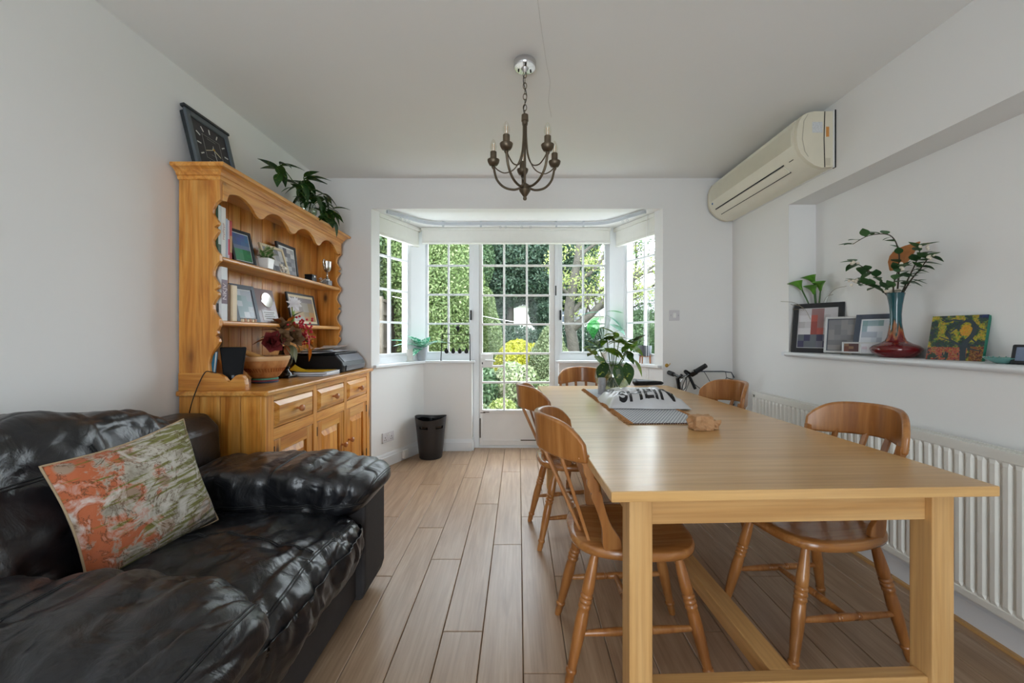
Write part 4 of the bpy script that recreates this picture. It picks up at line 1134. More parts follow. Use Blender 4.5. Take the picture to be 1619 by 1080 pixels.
ap(MB().obox((XR - d_ - 0.006, (ay0 + ay1) / 2 + 0.03, z_ - 0.007), (0.76, 0, -0.65), (0, 1, 0), (0.65, 0, 0.76), 0.026, (ay1 - ay0) / 2 - 0.125, 0.003), 'flap', 'ac_shell', bevel=0.002)
d_, z_ = slope_pt(0.10)
ap(MB().obox((XR - d_ - 0.004, ay0 + 0.085, z_ + 0.004), (0.5, 0, -0.86), (0, 1, 0), (0.86, 0, 0.5), 0.008, 0.020, 0.003), 'display', 'black_gloss', bevel=0.001)
MB().lathe([(0.009, 0), (0.009, 0.002), (0.006, 0.003)], 16).xf(Matrix.Translation((XR - 0.2125, ay1 - 0.075, 2.208)) @ Matrix.Rotation(-PI / 2, 4, 'Y')).xf(Matrix.Identity(4)).build('badge', plain('badge_blue', S(58, 110, 170), 0.4), ac, world=True)
ap(MB().box(XR - 0.128, XR - 0.070, ay0 - 0.0010, ay0 + 0.001, 2.285, 2.345), 'rating_label', plain('label_grey', S(206, 208, 208), 0.5, var=0.16, vscale=220))
ap(MB().box(XR - 0.050, XR - 0.033, ay0 - 0.0010, ay0 + 0.001, 2.262, 2.318), 'orange_sticker', plain('sticker_orange', S(206, 142, 72), 0.6, var=0.1))
ap(MB().box(XR - 0.052, XR - 0.026, ay0 - 0.0012, ay0 + 0.001, 2.100, 2.142), 'pipe_knockout', plain('ac_line2', S(200, 192, 170), 0.6))
ap(MB().box(XR - 0.006, XR - 0.0004, ay0 - 0.010, ay0 + 0.01, 2.086, 2.41), 'edge_gap', 'black_plastic')

# ---------------------------------------------------------------- radiator
plain('radiator_paint', S(232, 230, 222), 0.4, var=0.02)
ra = thing('radiator', 'long white fluted panel radiator under the wall recess', 'radiator', (XR - 0.05, 1.7, 0.14))
ry0, ry1, rz0, rz1, rx = 0.25, 3.04, 0.142, 0.735, 1.705
def rp(mb, name, mat='radiator_paint', **kw): return mb.build(name, mat, ra, world=True, **kw)
prof = []; y = ry0 + 0.03
while y < ry1 - 0.04:
    prof += [(y, 0.0), (y + 0.016, 0.0), (y + 0.023, 0.013), (y + 0.034, 0.013)]; y += 0.0405
prof.append((ry1 - 0.03, 0.0))
V = []; F = []
for (yy, d_) in prof: V += [(rx + d_, yy, rz0 + 0.045), (rx + d_, yy, rz1 - 0.055), (rx + 0.004, yy, rz1 - 0.040), (rx + 0.004, yy, rz0 + 0.030)]
for i in range(len(prof) - 1):
    a = i * 4; F += [(a, a + 4, a + 5, a + 1), (a + 1, a + 5, a + 6, a + 2), (a + 3, a + 7, a + 4, a)]
rp(MB().add(V, F), 'front_panel', recalc=False)
rp(MB().box(rx, rx + 0.012, ry0, ry1, rz1 - 0.040, rz1 - 0.012).box(rx, rx + 0.012, ry0, ry1, rz0, rz0 + 0.030).box(rx, rx + 0.012, ry0, ry0 + 0.03, rz0, rz1 - 0.012).box(rx, rx + 0.012, ry1 - 0.03, ry1, rz0, rz1 - 0.012), 'panel_rim', bevel=0.004)
rp(MB().box(rx + 0.045, rx + 0.052, ry0, ry1, rz0, rz1 - 0.012), 'rear_panel')
tg = MB(); tg.box(rx - 0.003, rx + 0.008, ry0 - 0.002, ry1 + 0.002, rz1 - 0.020, rz1); tg.box(rx + 0.046, rx + 0.056, ry0 - 0.002, ry1 + 0.002, rz1 - 0.02, rz1)
y = ry0
while y < ry1: tg.box(rx + 0.008, rx + 0.046, y, y + 0.006, rz1 - 0.004, rz1 - 0.001); y += 0.016
rp(tg, 'top_grille')
for yy in (ry0, ry1): rp(MB().box(rx - 0.002, rx + 0.056, yy - 0.004, yy + 0.003, rz0 + 0.02, rz1 - 0.01), 'side_cover', bevel=0.003)
for yy in (2.98, 0.35): rp(MB().tube([(rx + 0.026, yy, rz0 + 0.02), (rx + 0.026, yy, 0.02)], 0.008, 10), 'tail_pipe', 'copper', smooth=40)
for yy in (0.7, 1.65, 2.6): rp(MB().box(rx + 0.05, XR - 0.001, yy - 0.02, yy + 0.02, 0.20, 0.66), 'bracket', 'radiator_paint')
# ---------------------------------------------------------------- pictures, books and other small things
def mosaic(parent, O, u, v, n_, w_, h_, nx, ny, pal, seed, off, name='photo_print'):
    rg = random.Random(seed); mb = MB()
    for j in range(ny):
        for i in range(nx):
            a = O + u * (-w_ / 2 + w_ * i / nx) + v * (h_ * j / ny) + n_ * off
            c_ = pal(i / max(1, nx - 1), j / max(1, ny - 1), rg) if callable(pal) else rg.choice(pal)
            mb.add([a, a + u * w_ / nx, a + u * w_ / nx + v * h_ / ny, a + v * h_ / ny], [(0, 1, 2, 3)], c_)
    return mb.build(name, 'printed', parent, world=True, recalc=False)
def picture(name, label, cat, c, yaw, lean, w_, h_, bd, fm, mount, pal, grid=(6, 7), seed=1, dep=0.014, mt=0.010, group=None, strut=True):
    """c = middle of the bottom edge; yaw = direction its face looks (deg); lean back (deg)"""
    ya, le = math.radians(yaw), math.radians(lean)
    n0 = Vector((math.cos(ya), math.sin(ya), 0)); u = Vector((-n0.y, n0.x, 0)); z = Vector((0, 0, 1))
    v = (z * math.cos(le) - n0 * math.sin(le)); n_ = (n0 * math.cos(le) + z * math.sin(le))
    c = Vector(c) ; root = thing(name, label, cat, tuple(c), 0, group)
    O = c + z * 0.0005 + n_ * 0.0
    fr = MB()
    def bar(ua, ub, va, vb, d0, d1): fr.obox(O + u * (ua + ub) / 2 + v * (va + vb) / 2 + n_ * (d0 + d1) / 2, u, v, n_, (ub - ua) / 2, (vb - va) / 2, (d1 - d0) / 2)
    bar(-w_ / 2, -w_ / 2 + bd, 0, h_, -dep, 0); bar(w_ / 2 - bd, w_ / 2, 0, h_, -dep, 0)
    bar(-w_ / 2 + bd, w_ / 2 - bd, 0, bd, -dep, 0); bar(-w_ / 2 + bd, w_ / 2 - bd, h_ - bd, h_, -dep, 0)
    fr.build('frame', fm, root, world=True, bevel=0.0015)
    MB().obox(O + v * h_ / 2 - n_ * (dep * 0.7), u, v, n_, w_ / 2 - bd, h_ / 2 - bd, dep * 0.25).build('backing', mount, root, world=True)
    iw, ih = w_ - 2 * bd - 2 * mt, h_ - 2 * bd - 2 * mt
    mosaic(root, O + v * (bd + mt), u, v, n_, iw, ih, grid[0], grid[1], pal, seed, -dep * 0.40)
    if strut:
        MB().obox(O + v * h_ * 0.30 - n_ * (dep + 0.012), u, (v - n_ * 0.25).normalized(), n_, 0.015, h_ * 0.28, 0.0015).build('easel_strut', 'frame_black', root, world=True)
    return root
def pal_blue(i, j, r):
    if j > 0.5: c_ = (70 + r.randint(-12, 12), 104 + r.randint(-10, 14), 150 + r.randint(-12, 16))
    elif j > 0.38: c_ = (112, 128, 160)
    else: c_ = (20, 118 + r.randint(-12, 12), 66) if i > 0.5 else (70 + r.randint(-10, 10), 150, 110)
    return S(*c_)
def pal_grey(i, j, r):
    b_ = r.choice([(196, 194, 196), (170, 172, 178), (140, 142, 150), (120, 124, 132), (206, 206, 208), (92, 92, 104)]); return S(*b_)
def pal_person(i, j, r):
    if 0.3 < i < 0.7 and j > 0.3: return S(*r.choice([(150, 76, 70), (176, 90, 80), (146, 112, 112)]))
    if j < 0.35: return S(*r.choice([(84, 86, 104), (110, 112, 126), (98, 104, 110), (66, 66, 92)]))
    return S(*r.choice([(190, 186, 188), (176, 172, 174), (205, 202, 204)]))
def pal_warm(i, j, r):
    if j > 0.75: return S(128, 120, 122)
    return S(*r.choice([(150, 132, 104), (168, 140, 92), (178, 130, 70), (140, 128, 118), (158, 150, 140)]))
def pal_teal(i, j, r):
    return S(*r.choice([(196, 204, 212), (150, 172, 180), (210, 214, 220), (170, 178, 190), (132, 160, 162)]))
XS = -1.560   # line of things along the rack shelves
picture('framed_photo', 'black picture frame with a blue and green print on the upper rack shelf', 'picture frame', (-1.490, 2.285, Z1), -8, 13, 0.155, 0.195, 0.016, 'frame_black', 'mount_white', pal_blue, (4, 7), 3, mt=0.005)
picture('framed_photo', 'cream wooden picture frame tilted behind the little shelf plant', 'picture frame', (-1.505, 2.630, Z1), -4, 17, 0.225, 0.185, 0.017, 'frame_cream', 'frame_cream', pal_grey, (5, 4), 5, mt=0.001)
picture('framed_photo', 'upright black frame with white mount, behind the cream frame', 'picture frame', (-1.560, 2.855, Z1), 0, 7, 0.235, 0.235, 0.018, 'frame_black', 'mount_white', pal_grey, (4, 6), 6, mt=0.010)
picture('framed_photo', 'slate grey picture frame between the cream block and the wooden plaque', 'picture frame', (-1.500, 2.330, Z2), -6, 13, 0.175, 0.215, 0.024, 'frame_slate', 'mount_white', pal_teal, (3, 5), 8, mt=0.006)
picture('framed_photo', 'wide black picture frame with warm brown print on the lower rack shelf', 'picture frame', (-1.535, 3.030, Z2), -3, 12, 0.345, 0.235, 0.013, 'frame_black', 'frame_cream', pal_warm, (4, 5), 9, mt=0.018)
# plaque
pq = thing('award_plaque', 'dark wooden award plaque with silver oval on the lower rack shelf', 'plaque', (-1.49, 2.525, Z2))
Mq = Matrix.Translation((-1.500, 2.525, Z2)) @ Matrix.Rotation(math.radians(-6), 4, 'Z') @ Matrix.Rotation(math.radians(-14), 4, 'Y')
plain('plaque_wood', S(104, 66, 62), 0.35, coat=0.3)
MB().box(-0.022, 0.0, -0.085, 0.085, 0.001, 0.215).xf(Mq).build('board', 'plaque_wood', pq, world=True, bevel=0.004)
MB().lathe([(0.048, 0), (0.046, 0.004), (0.042, 0.003), (0.001, 0.004)], 28).xf(Mq @ Matrix.Translation((0.0, 0.012, 0.145)) @ Matrix.Rotation(PI / 2, 4, 'Y')).build('medallion', 'silver', pq, world=True, smooth=40)
MB().box(0.0, 0.0016, -0.052, 0.068, 0.015, 0.080).xf(Mq).build('nameplate', 'paper_white', pq, world=True)
for i, zz in enumerate((0.065, 0.052, 0.040, 0.028)):
    MB().box(0.0016, 0.0021, -0.038 + 0.008 * (i % 2), 0.052 - 0.010 * (i % 2), zz, zz + 0.004).xf(Mq).build('engraved_line', 'dark_metal', pq, world=True)
# books: pages + cover, spine to the room
def book(label, y0, th, h, dp, z0, col, xf=-1.470, band=None, txt=None, tcol=None, group=None, lean=0.0, rough=0.5):
    cmn = 'cover_%d' % len(MATS)
    plain(cmn, col, rough, var=0.03)
    r = thing('book', label, 'book', (xf - dp / 2, y0 + th / 2, z0), 0, group)
    x0 = xf - dp; t = min(0.0022, th * 0.14)
    cv = MB(); cv.box(x0, xf, y0, y0 + t, z0, z0 + h); cv.box(x0, xf, y0 + th - t, y0 + th, z0, z0 + h); cv.box(xf - t, xf, y0 + t, y0 + th - t, z0, z0 + h)
    cv.build('cover', cmn, r, world=True, bevel=0.0008)
    MB().box(x0 + 0.003, xf - t, y0 + t, y0 + th - t, z0 + 0.003, z0 + h - 0.003).build('pages', 'paper_white', r, world=True)
    if band:
        za, zb_, bc = band
        bm_ = 'cover_%d' % len(MATS); plain(bm_, bc, rough, var=0.05)
        MB().box(xf, xf + 0.0007, y0 + 0.001, y0 + th - 0.001, z0 + za, z0 + zb_).build('spine_band', bm_, r, world=True)
    if txt:
        s, size, zc_ = txt
        tn = 'ink_%d' % len(MATS); plain(tn, tcol, 0.5, var=0)
        tm = text_mb(s, size, 0.0003, 0.0004)
        # reads upwards along the spine
        tm.xf(Matrix.Translation((xf + 0.0011, y0 + th / 2, z0 + zc_)) @ Matrix(((0, 0, 1, 0), (0, -1, 0, 0), (1, 0, 0, 0), (0, 0, 0, 1))))
        tm.build('spine_text', tn, r, world=True, recalc=False)
    return r
G1 = 'books on the upper rack shelf'
book('pale book with dark green edge, at the end of the upper shelf', 2.0425, 0.020, 0.255, 0.15, Z1, S(60, 84, 66), band=(0.06, 0.25, S(200, 206, 204)), group=G1)
book('thick white book with red lettering on the upper rack shelf', 2.0640, 0.032, 0.250, 0.15, Z1, S(226, 224, 220), group=G1)
_wb = bpy.data.objects['book.001']; plain('red_ink', S(176, 84, 76), 0.5, var=0)
for i in range(7):
    for (a_, h2) in ((0.0, 0.010), (0.006, 0.006)):
        MB().box(-1.4695, -1.4690, 2.0640 + 0.010 + (i % 3) * 0.002, 2.0640 + 0.010 + (i % 3) * 0.002 + h2, Z1 + 0.09 + i * 0.012 + a_, Z1 + 0.09 + i * 0.012 + a_ + 0.0025).build('spine_mark', 'red_ink', _wb, world=True)
book('slim pale blue book beside the thick white one, upper shelf', 2.0975, 0.013, 0.200, 0.14, Z1, S(176, 184, 200), group=G1)
book('thin white and pink book in the middle of the upper row', 2.1120, 0.011, 0.196, 0.14, Z1, S(222, 196, 204), band=(0.02, 0.10, S(206, 60, 90)), group=G1)
book('red book with tan spine foot next to the blue-green print', 2.1245, 0.017, 0.198, 0.13, Z1, S(176, 44, 40), band=(0.035, 0.12, S(196, 142, 92)), group=G1)
G2 = 'books on the lower rack shelf'
book('grey and white book half hidden by the scalloped rack end', 2.0425, 0.017, 0.150, 0.13, Z2, S(196, 198, 200), band=(0.04, 0.085, S(54, 44, 40)), xf=-1.480, group=G2)
book('tall white boxed book with purple lettered label on the spine', 2.0620, 0.043, 0.268, 0.15, Z2, S(224, 226, 228), band=(0.085, 0.205, S(126, 104, 118)), txt=('NKJV', 0.036, 0.145), tcol=S(214, 202, 206), xf=-1.468, group=G2)
book('brown spined book beside the tall white boxed book', 2.1230, 0.017, 0.190, 0.13, Z2, S(126, 92, 60), xf=-1.478, group=G2)
# cream wooden block
bk_ = thing('wooden_block', 'plain cream wooden block standing on the lower rack shelf', 'block', (-1.52, 2.158, Z2))
plain('cream_wood', S(226, 204, 170), 0.5, var=0.05)
MB().box(-1.585, -1.468, 2.143, 2.178, Z2, Z2 + 0.186).build('block_body', 'cream_wood', bk_, world=True, bevel=0.002)
MB().box(-1.468, -1.4672, 2.147, 2.174, Z2 + 0.006, Z2 + 0.180).build('front_face', plain('cream_face', S(232, 212, 182), 0.5), bk_, world=True)
wl = thing('wooden_letters', 'low row of small wooden letters before the slate frame', 'ornament', (-1.462, 2.26, Z2))
for i in range(6):
    MB().box(-1.468, -1.458, 2.205 + i * 0.021, 2.205 + i * 0.021 + 0.015, Z2, Z2 + 0.014 + 0.003 * (i % 2)).build('letter_block', 'knob_wood' if i % 2 else 'cream_wood', wl, world=True, bevel=0.001)
# little pot plant
plain('white_ceramic', S(226, 222, 216), 0.3, var=0.02, coat=0.3)
def small_leaf(): return leaf_mesh('leaf', 0.034, 0.020, 0.2, 0.15)
lfS = leaf_mesh('leaf', 0.034, 0.020, 0.25, 0.15)
leafmat('leaf_cream_green', S(58, 100, 44), S(84, 126, 58), S(120, 150, 84), S(206, 206, 168), 45, 0.45, 0.2, 0.52)
pp = thing('potted_plant', 'small cream-edged plant in a white square pot on the upper rack shelf', 'plant', (-1.475, 2.440, Z1))
MB().add([(-0.026, -0.026, 0.0005), (0.026, -0.026, 0.0005), (0.026, 0.026, 0.0005), (-0.026, 0.026, 0.0005), (-0.031, -0.031, 0.062), (0.031, -0.031, 0.062), (0.031, 0.031, 0.062), (-0.031, 0.031, 0.062)], [(0, 3, 2, 1), (4, 5, 6, 7), (0, 1, 5, 4), (1, 2, 6, 5), (2, 3, 7, 6), (3, 0, 4, 7)]).build('pot', 'white_ceramic', pp, bevel=0.003)
rg = random.Random(4)
for i in range(34):
    a = rg.uniform(0, 2 * PI); rr_ = rg.uniform(0, 0.026)
    put_leaf(pp, lfS, 'leaf_cream_green', (rr_ * math.cos(a), rr_ * math.sin(a), 0.060 + rg.uniform(0, 0.035)), a + rg.uniform(-.5, .5), rg.uniform(0.0, 1.3), rg.uniform(1.2, 1.9))
# spotted ornament
m, nt, b = new_mat('spotted'); tc = N(nt, 'ShaderNodeTexCoord'); vo = N(nt, 'ShaderNodeTexVoronoi', Scale=120.0); nt.links.new(tc.outputs['Object'], vo.inputs['Vector'])
rv = ramp(nt, [(0.30, S(40, 32, 28)), (0.42, S(224, 214, 198))]); nt.links.new(vo.outputs['Distance'], rv.inputs['Fac']); nt.links.new(rv.outputs[0], b.inputs['Base Color']); b.inputs['Roughness'].default_value = 0.35
cw = thing('spotted_figurine', 'tiny black and white spotted cow figurine on the upper rack shelf', 'figurine', (-1.465, 2.605, Z1))
cwm = cushion_mb((0, 0, 0.030), (0.014, 0.026, 0.015), 2.6, 10); cwm.build('torso', 'spotted', cw, smooth=180)
for sx in (-1, 1):
    for sy in (-1, 1): MB().tube([(sx * 0.008, sy * 0.017, 0.026), (sx * 0.009, sy * 0.018, 0.0)], [0.0055, 0.0045], 8).build('leg', 'spotted', cw, smooth=60)
cushion_mb((0.002, -0.033, 0.043), (0.008, 0.012, 0.009), 2.4, 8).build('head', 'spotted', cw, smooth=180)
for sx in (-1, 1): MB().tube([(sx * 0.006, -0.030, 0.048), (sx * 0.013, -0.029, 0.054)], [0.003, 0.0015], 6).build('ear', 'spotted', cw)
# dark box and pewter figure
bx_ = thing('trinket_box', 'small black trinket box beside the silver trophy', 'box', (-1.515, 3.045, Z1))
MB().box(-0.030, 0.026, -0.034, 0.034, 0.0, 0.040).build('box_body', 'black_plastic', bx_, bevel=0.003)
MB().box(-0.031, 0.027, -0.035, 0.035, 0.041, 0.056).build('lid', 'black_plastic', bx_, bevel=0.004)
MB().box(0.026, 0.030, -0.008, 0.008, 0.034, 0.046).build('clasp', 'silver', bx_, bevel=0.001)
pf = thing('pewter_chain', 'coiled pewter chain lying between the black box and trophy', 'chain', (-1.47, 3.130, Z1))
rg = random.Random(8)
for i in range(11):
    cx_, cy_, cz_ = 0.016 * math.sin(i * 1.9), -0.030 + i * 0.006, 0.008 + (0.030 * math.exp(-((i - 3) / 2.2) ** 2))
    pts = [(cx_ + 0.009 * math.cos(a), cy_ + 0.007 * math.sin(a + i), cz_ + 0.005 * math.sin(a)) for a in np.linspace(0, 2 * PI, 11)]
    MB().tube(pts, 0.0022, 5, cap=False).build('chain_link', 'silver', pf, smooth=180)
# trophy
tp_ = thing('trophy_cup', 'silver two-handled trophy cup on a grey base, upper rack shelf', 'trophy', (-1.480, 3.225, Z1))
plain('grey_marble', S(150, 154, 158), 0.3, var=0.12, vscale=60)
MB().box(-0.026, 0.026, -0.030, 0.030, 0.0, 0.036).build('plinth', 'grey_marble', tp_, bevel=0.002)
MB().lathe([(0.018, 0.036), (0.020, 0.042), (0.012, 0.056), (0.006, 0.066), (0.0045, 0.078), (0.0085, 0.086), (0.0045, 0.094), (0.005, 0.100)], 18).build('stem', 'silver', tp_, smooth=50)
MB().lathe([(0.005, 0.098), (0.016, 0.104), (0.027, 0.122), (0.031, 0.145), (0.031, 0.168), (0.034, 0.183), (0.033, 0.184), (0.029, 0.168), (0.029, 0.145), (0.024, 0.122), (0.004, 0.108)], 24).build('cup', 'silver', tp_, smooth=50)
for sy in (-1, 1):
    MB().tube(smooth_path([(0, sy * 0.030, 0.165), (0, sy * 0.036, 0.182), (0, sy * 0.050, 0.192), (0, sy * 0.062, 0.184), (0, sy * 0.063, 0.165), (0, sy * 0.052, 0.138), (0, sy * 0.040, 0.122), (0, sy * 0.034, 0.128)], 5), 0.0036, 7).build('handle', 'silver', tp_, smooth=180)
# white flower in a slim vase
plain('petal_white', S(230, 226, 228), 0.5, var=0.04); plain('stem_green', S(120, 150, 60), 0.45, var=0.1)
wf = thing('artificial_flower', 'single white artificial flower on a thick green stem, lower rack shelf', 'flower', (-1.478, 2.735, Z2))
MB().lathe([(0.020, 0), (0.021, 0.006), (0.012, 0.010), (0.0085, 0.02)], 14).build('foot', 'stem_green', wf, smooth=40)
MB().tube([(0, 0, 0.01), (0.002, 0.001, 0.06), (0, 0, 0.115)], [0.0085, 0.0085, 0.0095], 10).build('stem', 'stem_green', wf, smooth=60)
lfP = leaf_mesh('petal', 0.046, 0.022, 0.25, 0.2)
qf = Vector((0, 0, 1)).rotation_difference(Vector((0.85, -0.5, 0.25)).normalized()).to_matrix().to_4x4()
for ring_, (n_, pt) in enumerate(((8, 0.15), (7, 0.60), (5, 1.05))):
    for i in range(n_):
        o = link('petal', lfP, 'petal_white', wf)
        o.location = (0.012, -0.006, 0.135); o.rotation_euler = (qf @ Matrix.Rotation(2 * PI * i / n_ + ring_ * 0.4, 4, 'Z') @ Matrix.Rotation(-pt, 4, 'Y')).to_euler(); o.scale = (1.15 - 0.2 * ring_,) * 3

# clock on top
ck = thing('wall_clock', 'square dark clock with white baton markers on top of the dresser', 'clock', (-1.57, 2.19, ZTOP))
Mc = Matrix.Translation((-1.562, 2.188, ZTOP + 0.001)) @ Matrix.Rotation(math.radians(-13.5), 4, 'Y')
plain('clock_frame', S(86, 94, 100), 0.35, var=0.04); plain('clock_dark', S(40, 46, 50), 0.35); plain('clock_face', S(46, 44, 48), 0.4, var=0.08, vscale=60); plain('clock_marks', S(222, 222, 218), 0.4, var=0)
MB().box(-0.032, -0.006, -0.145, 0.145, 0.004, 0.298).xf(Mc).build('case', 'clock_dark', ck, world=True, bevel=0.004)
fr = MB()
fr.box(-0.010, 0.004, -0.152, -0.122, 0, 0.305); fr.box(-0.010, 0.004, 0.122, 0.152, 0, 0.305); fr.box(-0.010, 0.004, -0.122, 0.122, 0, 0.030); fr.box(-0.010, 0.004, -0.122, 0.122, 0.275, 0.305)
fr.xf(Mc).build('frame', 'clock_frame', ck, world=True, bevel=0.004)
MB().box(-0.014, 0.010, -0.160, 0.160, 0.304, 0.320).xf(Mc).build('top_rail', 'clock_dark', ck, world=True, bevel=0.004)
MB().box(-0.008, -0.003, -0.122, 0.122, 0.030, 0.275).xf(Mc).build('dial', 'clock_face', ck, world=True)
for k in range(12):
    a = 2 * PI * k / 12; R_ = 0.098
    sa, ca = math.sin(a), math.cos(a)
    r1_ = R_ / max(abs(sa), abs(ca)) * 0.92 if k % 3 else R_
    Mk = Mc @ Matrix.Translation((-0.0022, 0, 0.152)) @ Matrix.Rotation(-a, 4, 'X') @ Matrix.Translation((0, 0, min(r1_, 0.112)))
    MB().box(-0.0006, 0.0006, -0.003, 0.003, -0.014, 0.012).xf(Mk).build('hour_marker', 'clock_marks', ck, world=True)
sq = MB()
for (ya, yb, za, zb_) in ((-0.062, 0.062, 0.0610, 0.0625), (-0.062, 0.062, -0.0625, -0.0610), (-0.062, -0.0605, -0.062, 0.062), (0.0605, 0.062, -0.062, 0.062)):
    sq.box(-0.0028, -0.0020, ya, yb, 0.152 + za, 0.152 + zb_)
sq.xf(Mc).build('inner_square', plain('clock_line', S(150, 150, 146), 0.5, var=0), ck, world=True)
for (ang, ln, wd) in ((math.radians(118), 0.050, 0.004), (math.radians(246), 0.066, 0.003)):
    MB().box(-0.0012, 0.0, -wd / 2, wd / 2, -0.010, ln).xf(Mc @ Matrix.Translation((0.001, 0, 0.152)) @ Matrix.Rotation(-ang, 4, 'X')).build('hand', plain('hand_%d' % int(ln * 1e3), S(226, 214, 178), 0.35, var=0), ck, world=True)
MB().box(-0.0012, 0.0, -0.0007, 0.0007, -0.02, 0.060).xf(Mc @ Matrix.Translation((0.002, 0, 0.152)) @ Matrix.Rotation(-math.radians(175), 4, 'X')).build('second_hand', 'clock_marks', ck, world=True)
MB().lathe([(0.006, 0), (0.006, 0.002), (0.002, 0.004)], 14).xf(Mc @ Matrix.Translation((0.001, 0, 0.152)) @ Matrix.Rotation(PI / 2, 4, 'Y')).build('hand_boss', 'brass', ck, world=True)
for (zz, ww) in ((0.200, 0.03), (0.118, 0.02)):
    MB().box(-0.0028, -0.0022, -ww, ww, zz, zz + 0.004).xf(Mc).build('dial_print', 'clock_marks' if False else plain('dial_print_%d' % int(zz * 1e3), S(120, 120, 118), 0.5, var=0), ck, world=True)

# ---------------------------------------------------------------- leafy cuttings
leafmat('leaf_dark', S(30, 62, 26), S(40, 78, 32), S(56, 92, 40), S(170, 180, 70), 70, 0.32, 0.12, 0.66)
leafmat('leaf_bright', S(74, 122, 34), S(98, 146, 44), S(130, 166, 58), S(200, 190, 80), 60, 0.32, 0.18, 0.63)
plain('stalk', S(86, 110, 58), 0.5)
lfA = leaf_mesh('leaf', 0.13, 0.070, 0.28, 0.18, 8)
lfB = leaf_mesh('leaf', 0.15, 0.054, 0.45, 0.18, 8)
dv_ = thing('vase_of_cuttings', 'dark green leafy cuttings in a glass bowl on top of the dresser', 'plant', (-1.50, 2.935, ZTOP))
MB().lathe([(0.035, 0.0005), (0.060, 0.010), (0.076, 0.040), (0.078, 0.075), (0.062, 0.115), (0.056, 0.128), (0.053, 0.128), (0.059, 0.114), (0.074, 0.075), (0.072, 0.040), (0.055, 0.013), (0.001, 0.006)], 28, cap=False).build('glass_bowl', 'clear_glass', dv_, smooth=60)
MB().lathe([(0.050, 0.012), (0.071, 0.040), (0.0725, 0.066), (0.001, 0.067)], 24).build('water', pane_glass('water_green', (0.86, 0.90, 0.70, 1), 0.05), dv_, smooth=60)
rg = random.Random(21)
ends = [(-0.02, -0.28, 0.27), (0.06, -0.18, 0.20), (0.02, -0.06, 0.27), (-0.03, 0.05, 0.30), (0.07, 0.12, 0.22), (0.10, 0.20, 0.13), (0.08, -0.05, 0.16), (0.0, 0.0, 0.22), (0.11, 0.06, 0.10)]
for e in ends:
    e = Vector(e); b0 = Vector((e.x * 0.15, e.y * 0.12, 0.03))
    mid_ = Vector((e.x * 0.4, e.y * 0.4, max(0.14, e.z * 0.7)))
    MB().tube(smooth_path([b0, mid_, e], 5), 0.0032, 6).build('stalk', 'stalk', dv_, smooth=180)
    for i in range(7):
        a = 2 * PI * i / 7 + rg.uniform(-.4, .4)
        a = math.atan2(math.sin(a) * 1.2 + 0.5 * e.y * 4, math.cos(a) + 0.4)
        put_leaf(dv_, lfA if rg.random() < 0.65 else lfB, 'leaf_dark', e - Vector((0, 0, 0.012 * i)), a, rg.uniform(-0.9, 0.55), rg.uniform(0.75, 1.1))

# things on the worktop
rt = thing('router', 'tall black glossy router standing at the end of the dresser top', 'router', (-1.455, 2.105, ZT))
Mr_ = Matrix.Translation((-1.440, 2.105, ZT + 0.001)) @ Matrix.Rotation(math.radians(-62), 4, 'Z') @ Matrix.Rotation(math.radians(-4), 4, 'Y')
MB().prism([(-0.035, 0.012), (0.035, 0.012), (0.056, 0.208), (-0.056, 0.208)], lambda p: (-0.012, p[0], p[1]), lambda p: (0.014, p[0], p[1])).xf(Mr_).build('shell', plain('router_black', S(14, 15, 18), 0.6, spec=0.15), rt, world=True, bevel=0.006, seg=3)
MB().box(-0.020, 0.020, -0.038, 0.038, 0, 0.014).xf(Mr_).build('stand', 'black_plastic', rt, world=True, bevel=0.003)
MB().box(0.0142, 0.0148, -0.006, 0.006, 0.050, 0.066).xf(Mr_).build('indicator', 'frame_slate', rt, world=True)
nb1 = thing('notebook', 'blue notebook leaning on the rack end behind the black router', 'notebook', (-1.53, 2.06, ZT))
plain('blue_card', S(44, 110, 140), 0.5)
Mn = Matrix.Translation((-1.505, 2.045, ZT + 0.001)) @ Matrix.Rotation(math.radians(6), 4, 'Y')
MB().box(-0.105, 0.0, -0.003, 0.012, 0, 0.185).xf(Mn).build('pages', 'paper_white', nb1, world=True)
for yy in (-0.005, 0.012): MB().box(-0.108, 0.003, yy, yy + 0.002, 0, 0.188).xf(Mn).build('cover', 'blue_card', nb1, world=True)
cb_ = thing('power_cable', 'thin black cable hanging from the router over the dresser side', 'cable', (-1.5, 2.03, ZT))
MB().tube(smooth_path([(-1.450, 2.085, ZT + 0.030), (-1.470, 2.055, ZT + 0.075), (-1.485, 2.012, ZT + 0.092), (-1.510, 2.004, ZT + 0.085), (-1.545, 1.992, ZT - 0.01), (-1.568, 1.988, ZT - 0.10), (-1.585, 1.99, ZT - 0.20)], 7), 0.0022, 6).build('flex', 'black_plastic', cb_, world=True, smooth=180)
MB().box(-1.456, -1.444, 2.082, 2.096, ZT + 0.024, ZT + 0.036).build('plug', 'black_plastic', cb_, world=True, bevel=0.002)
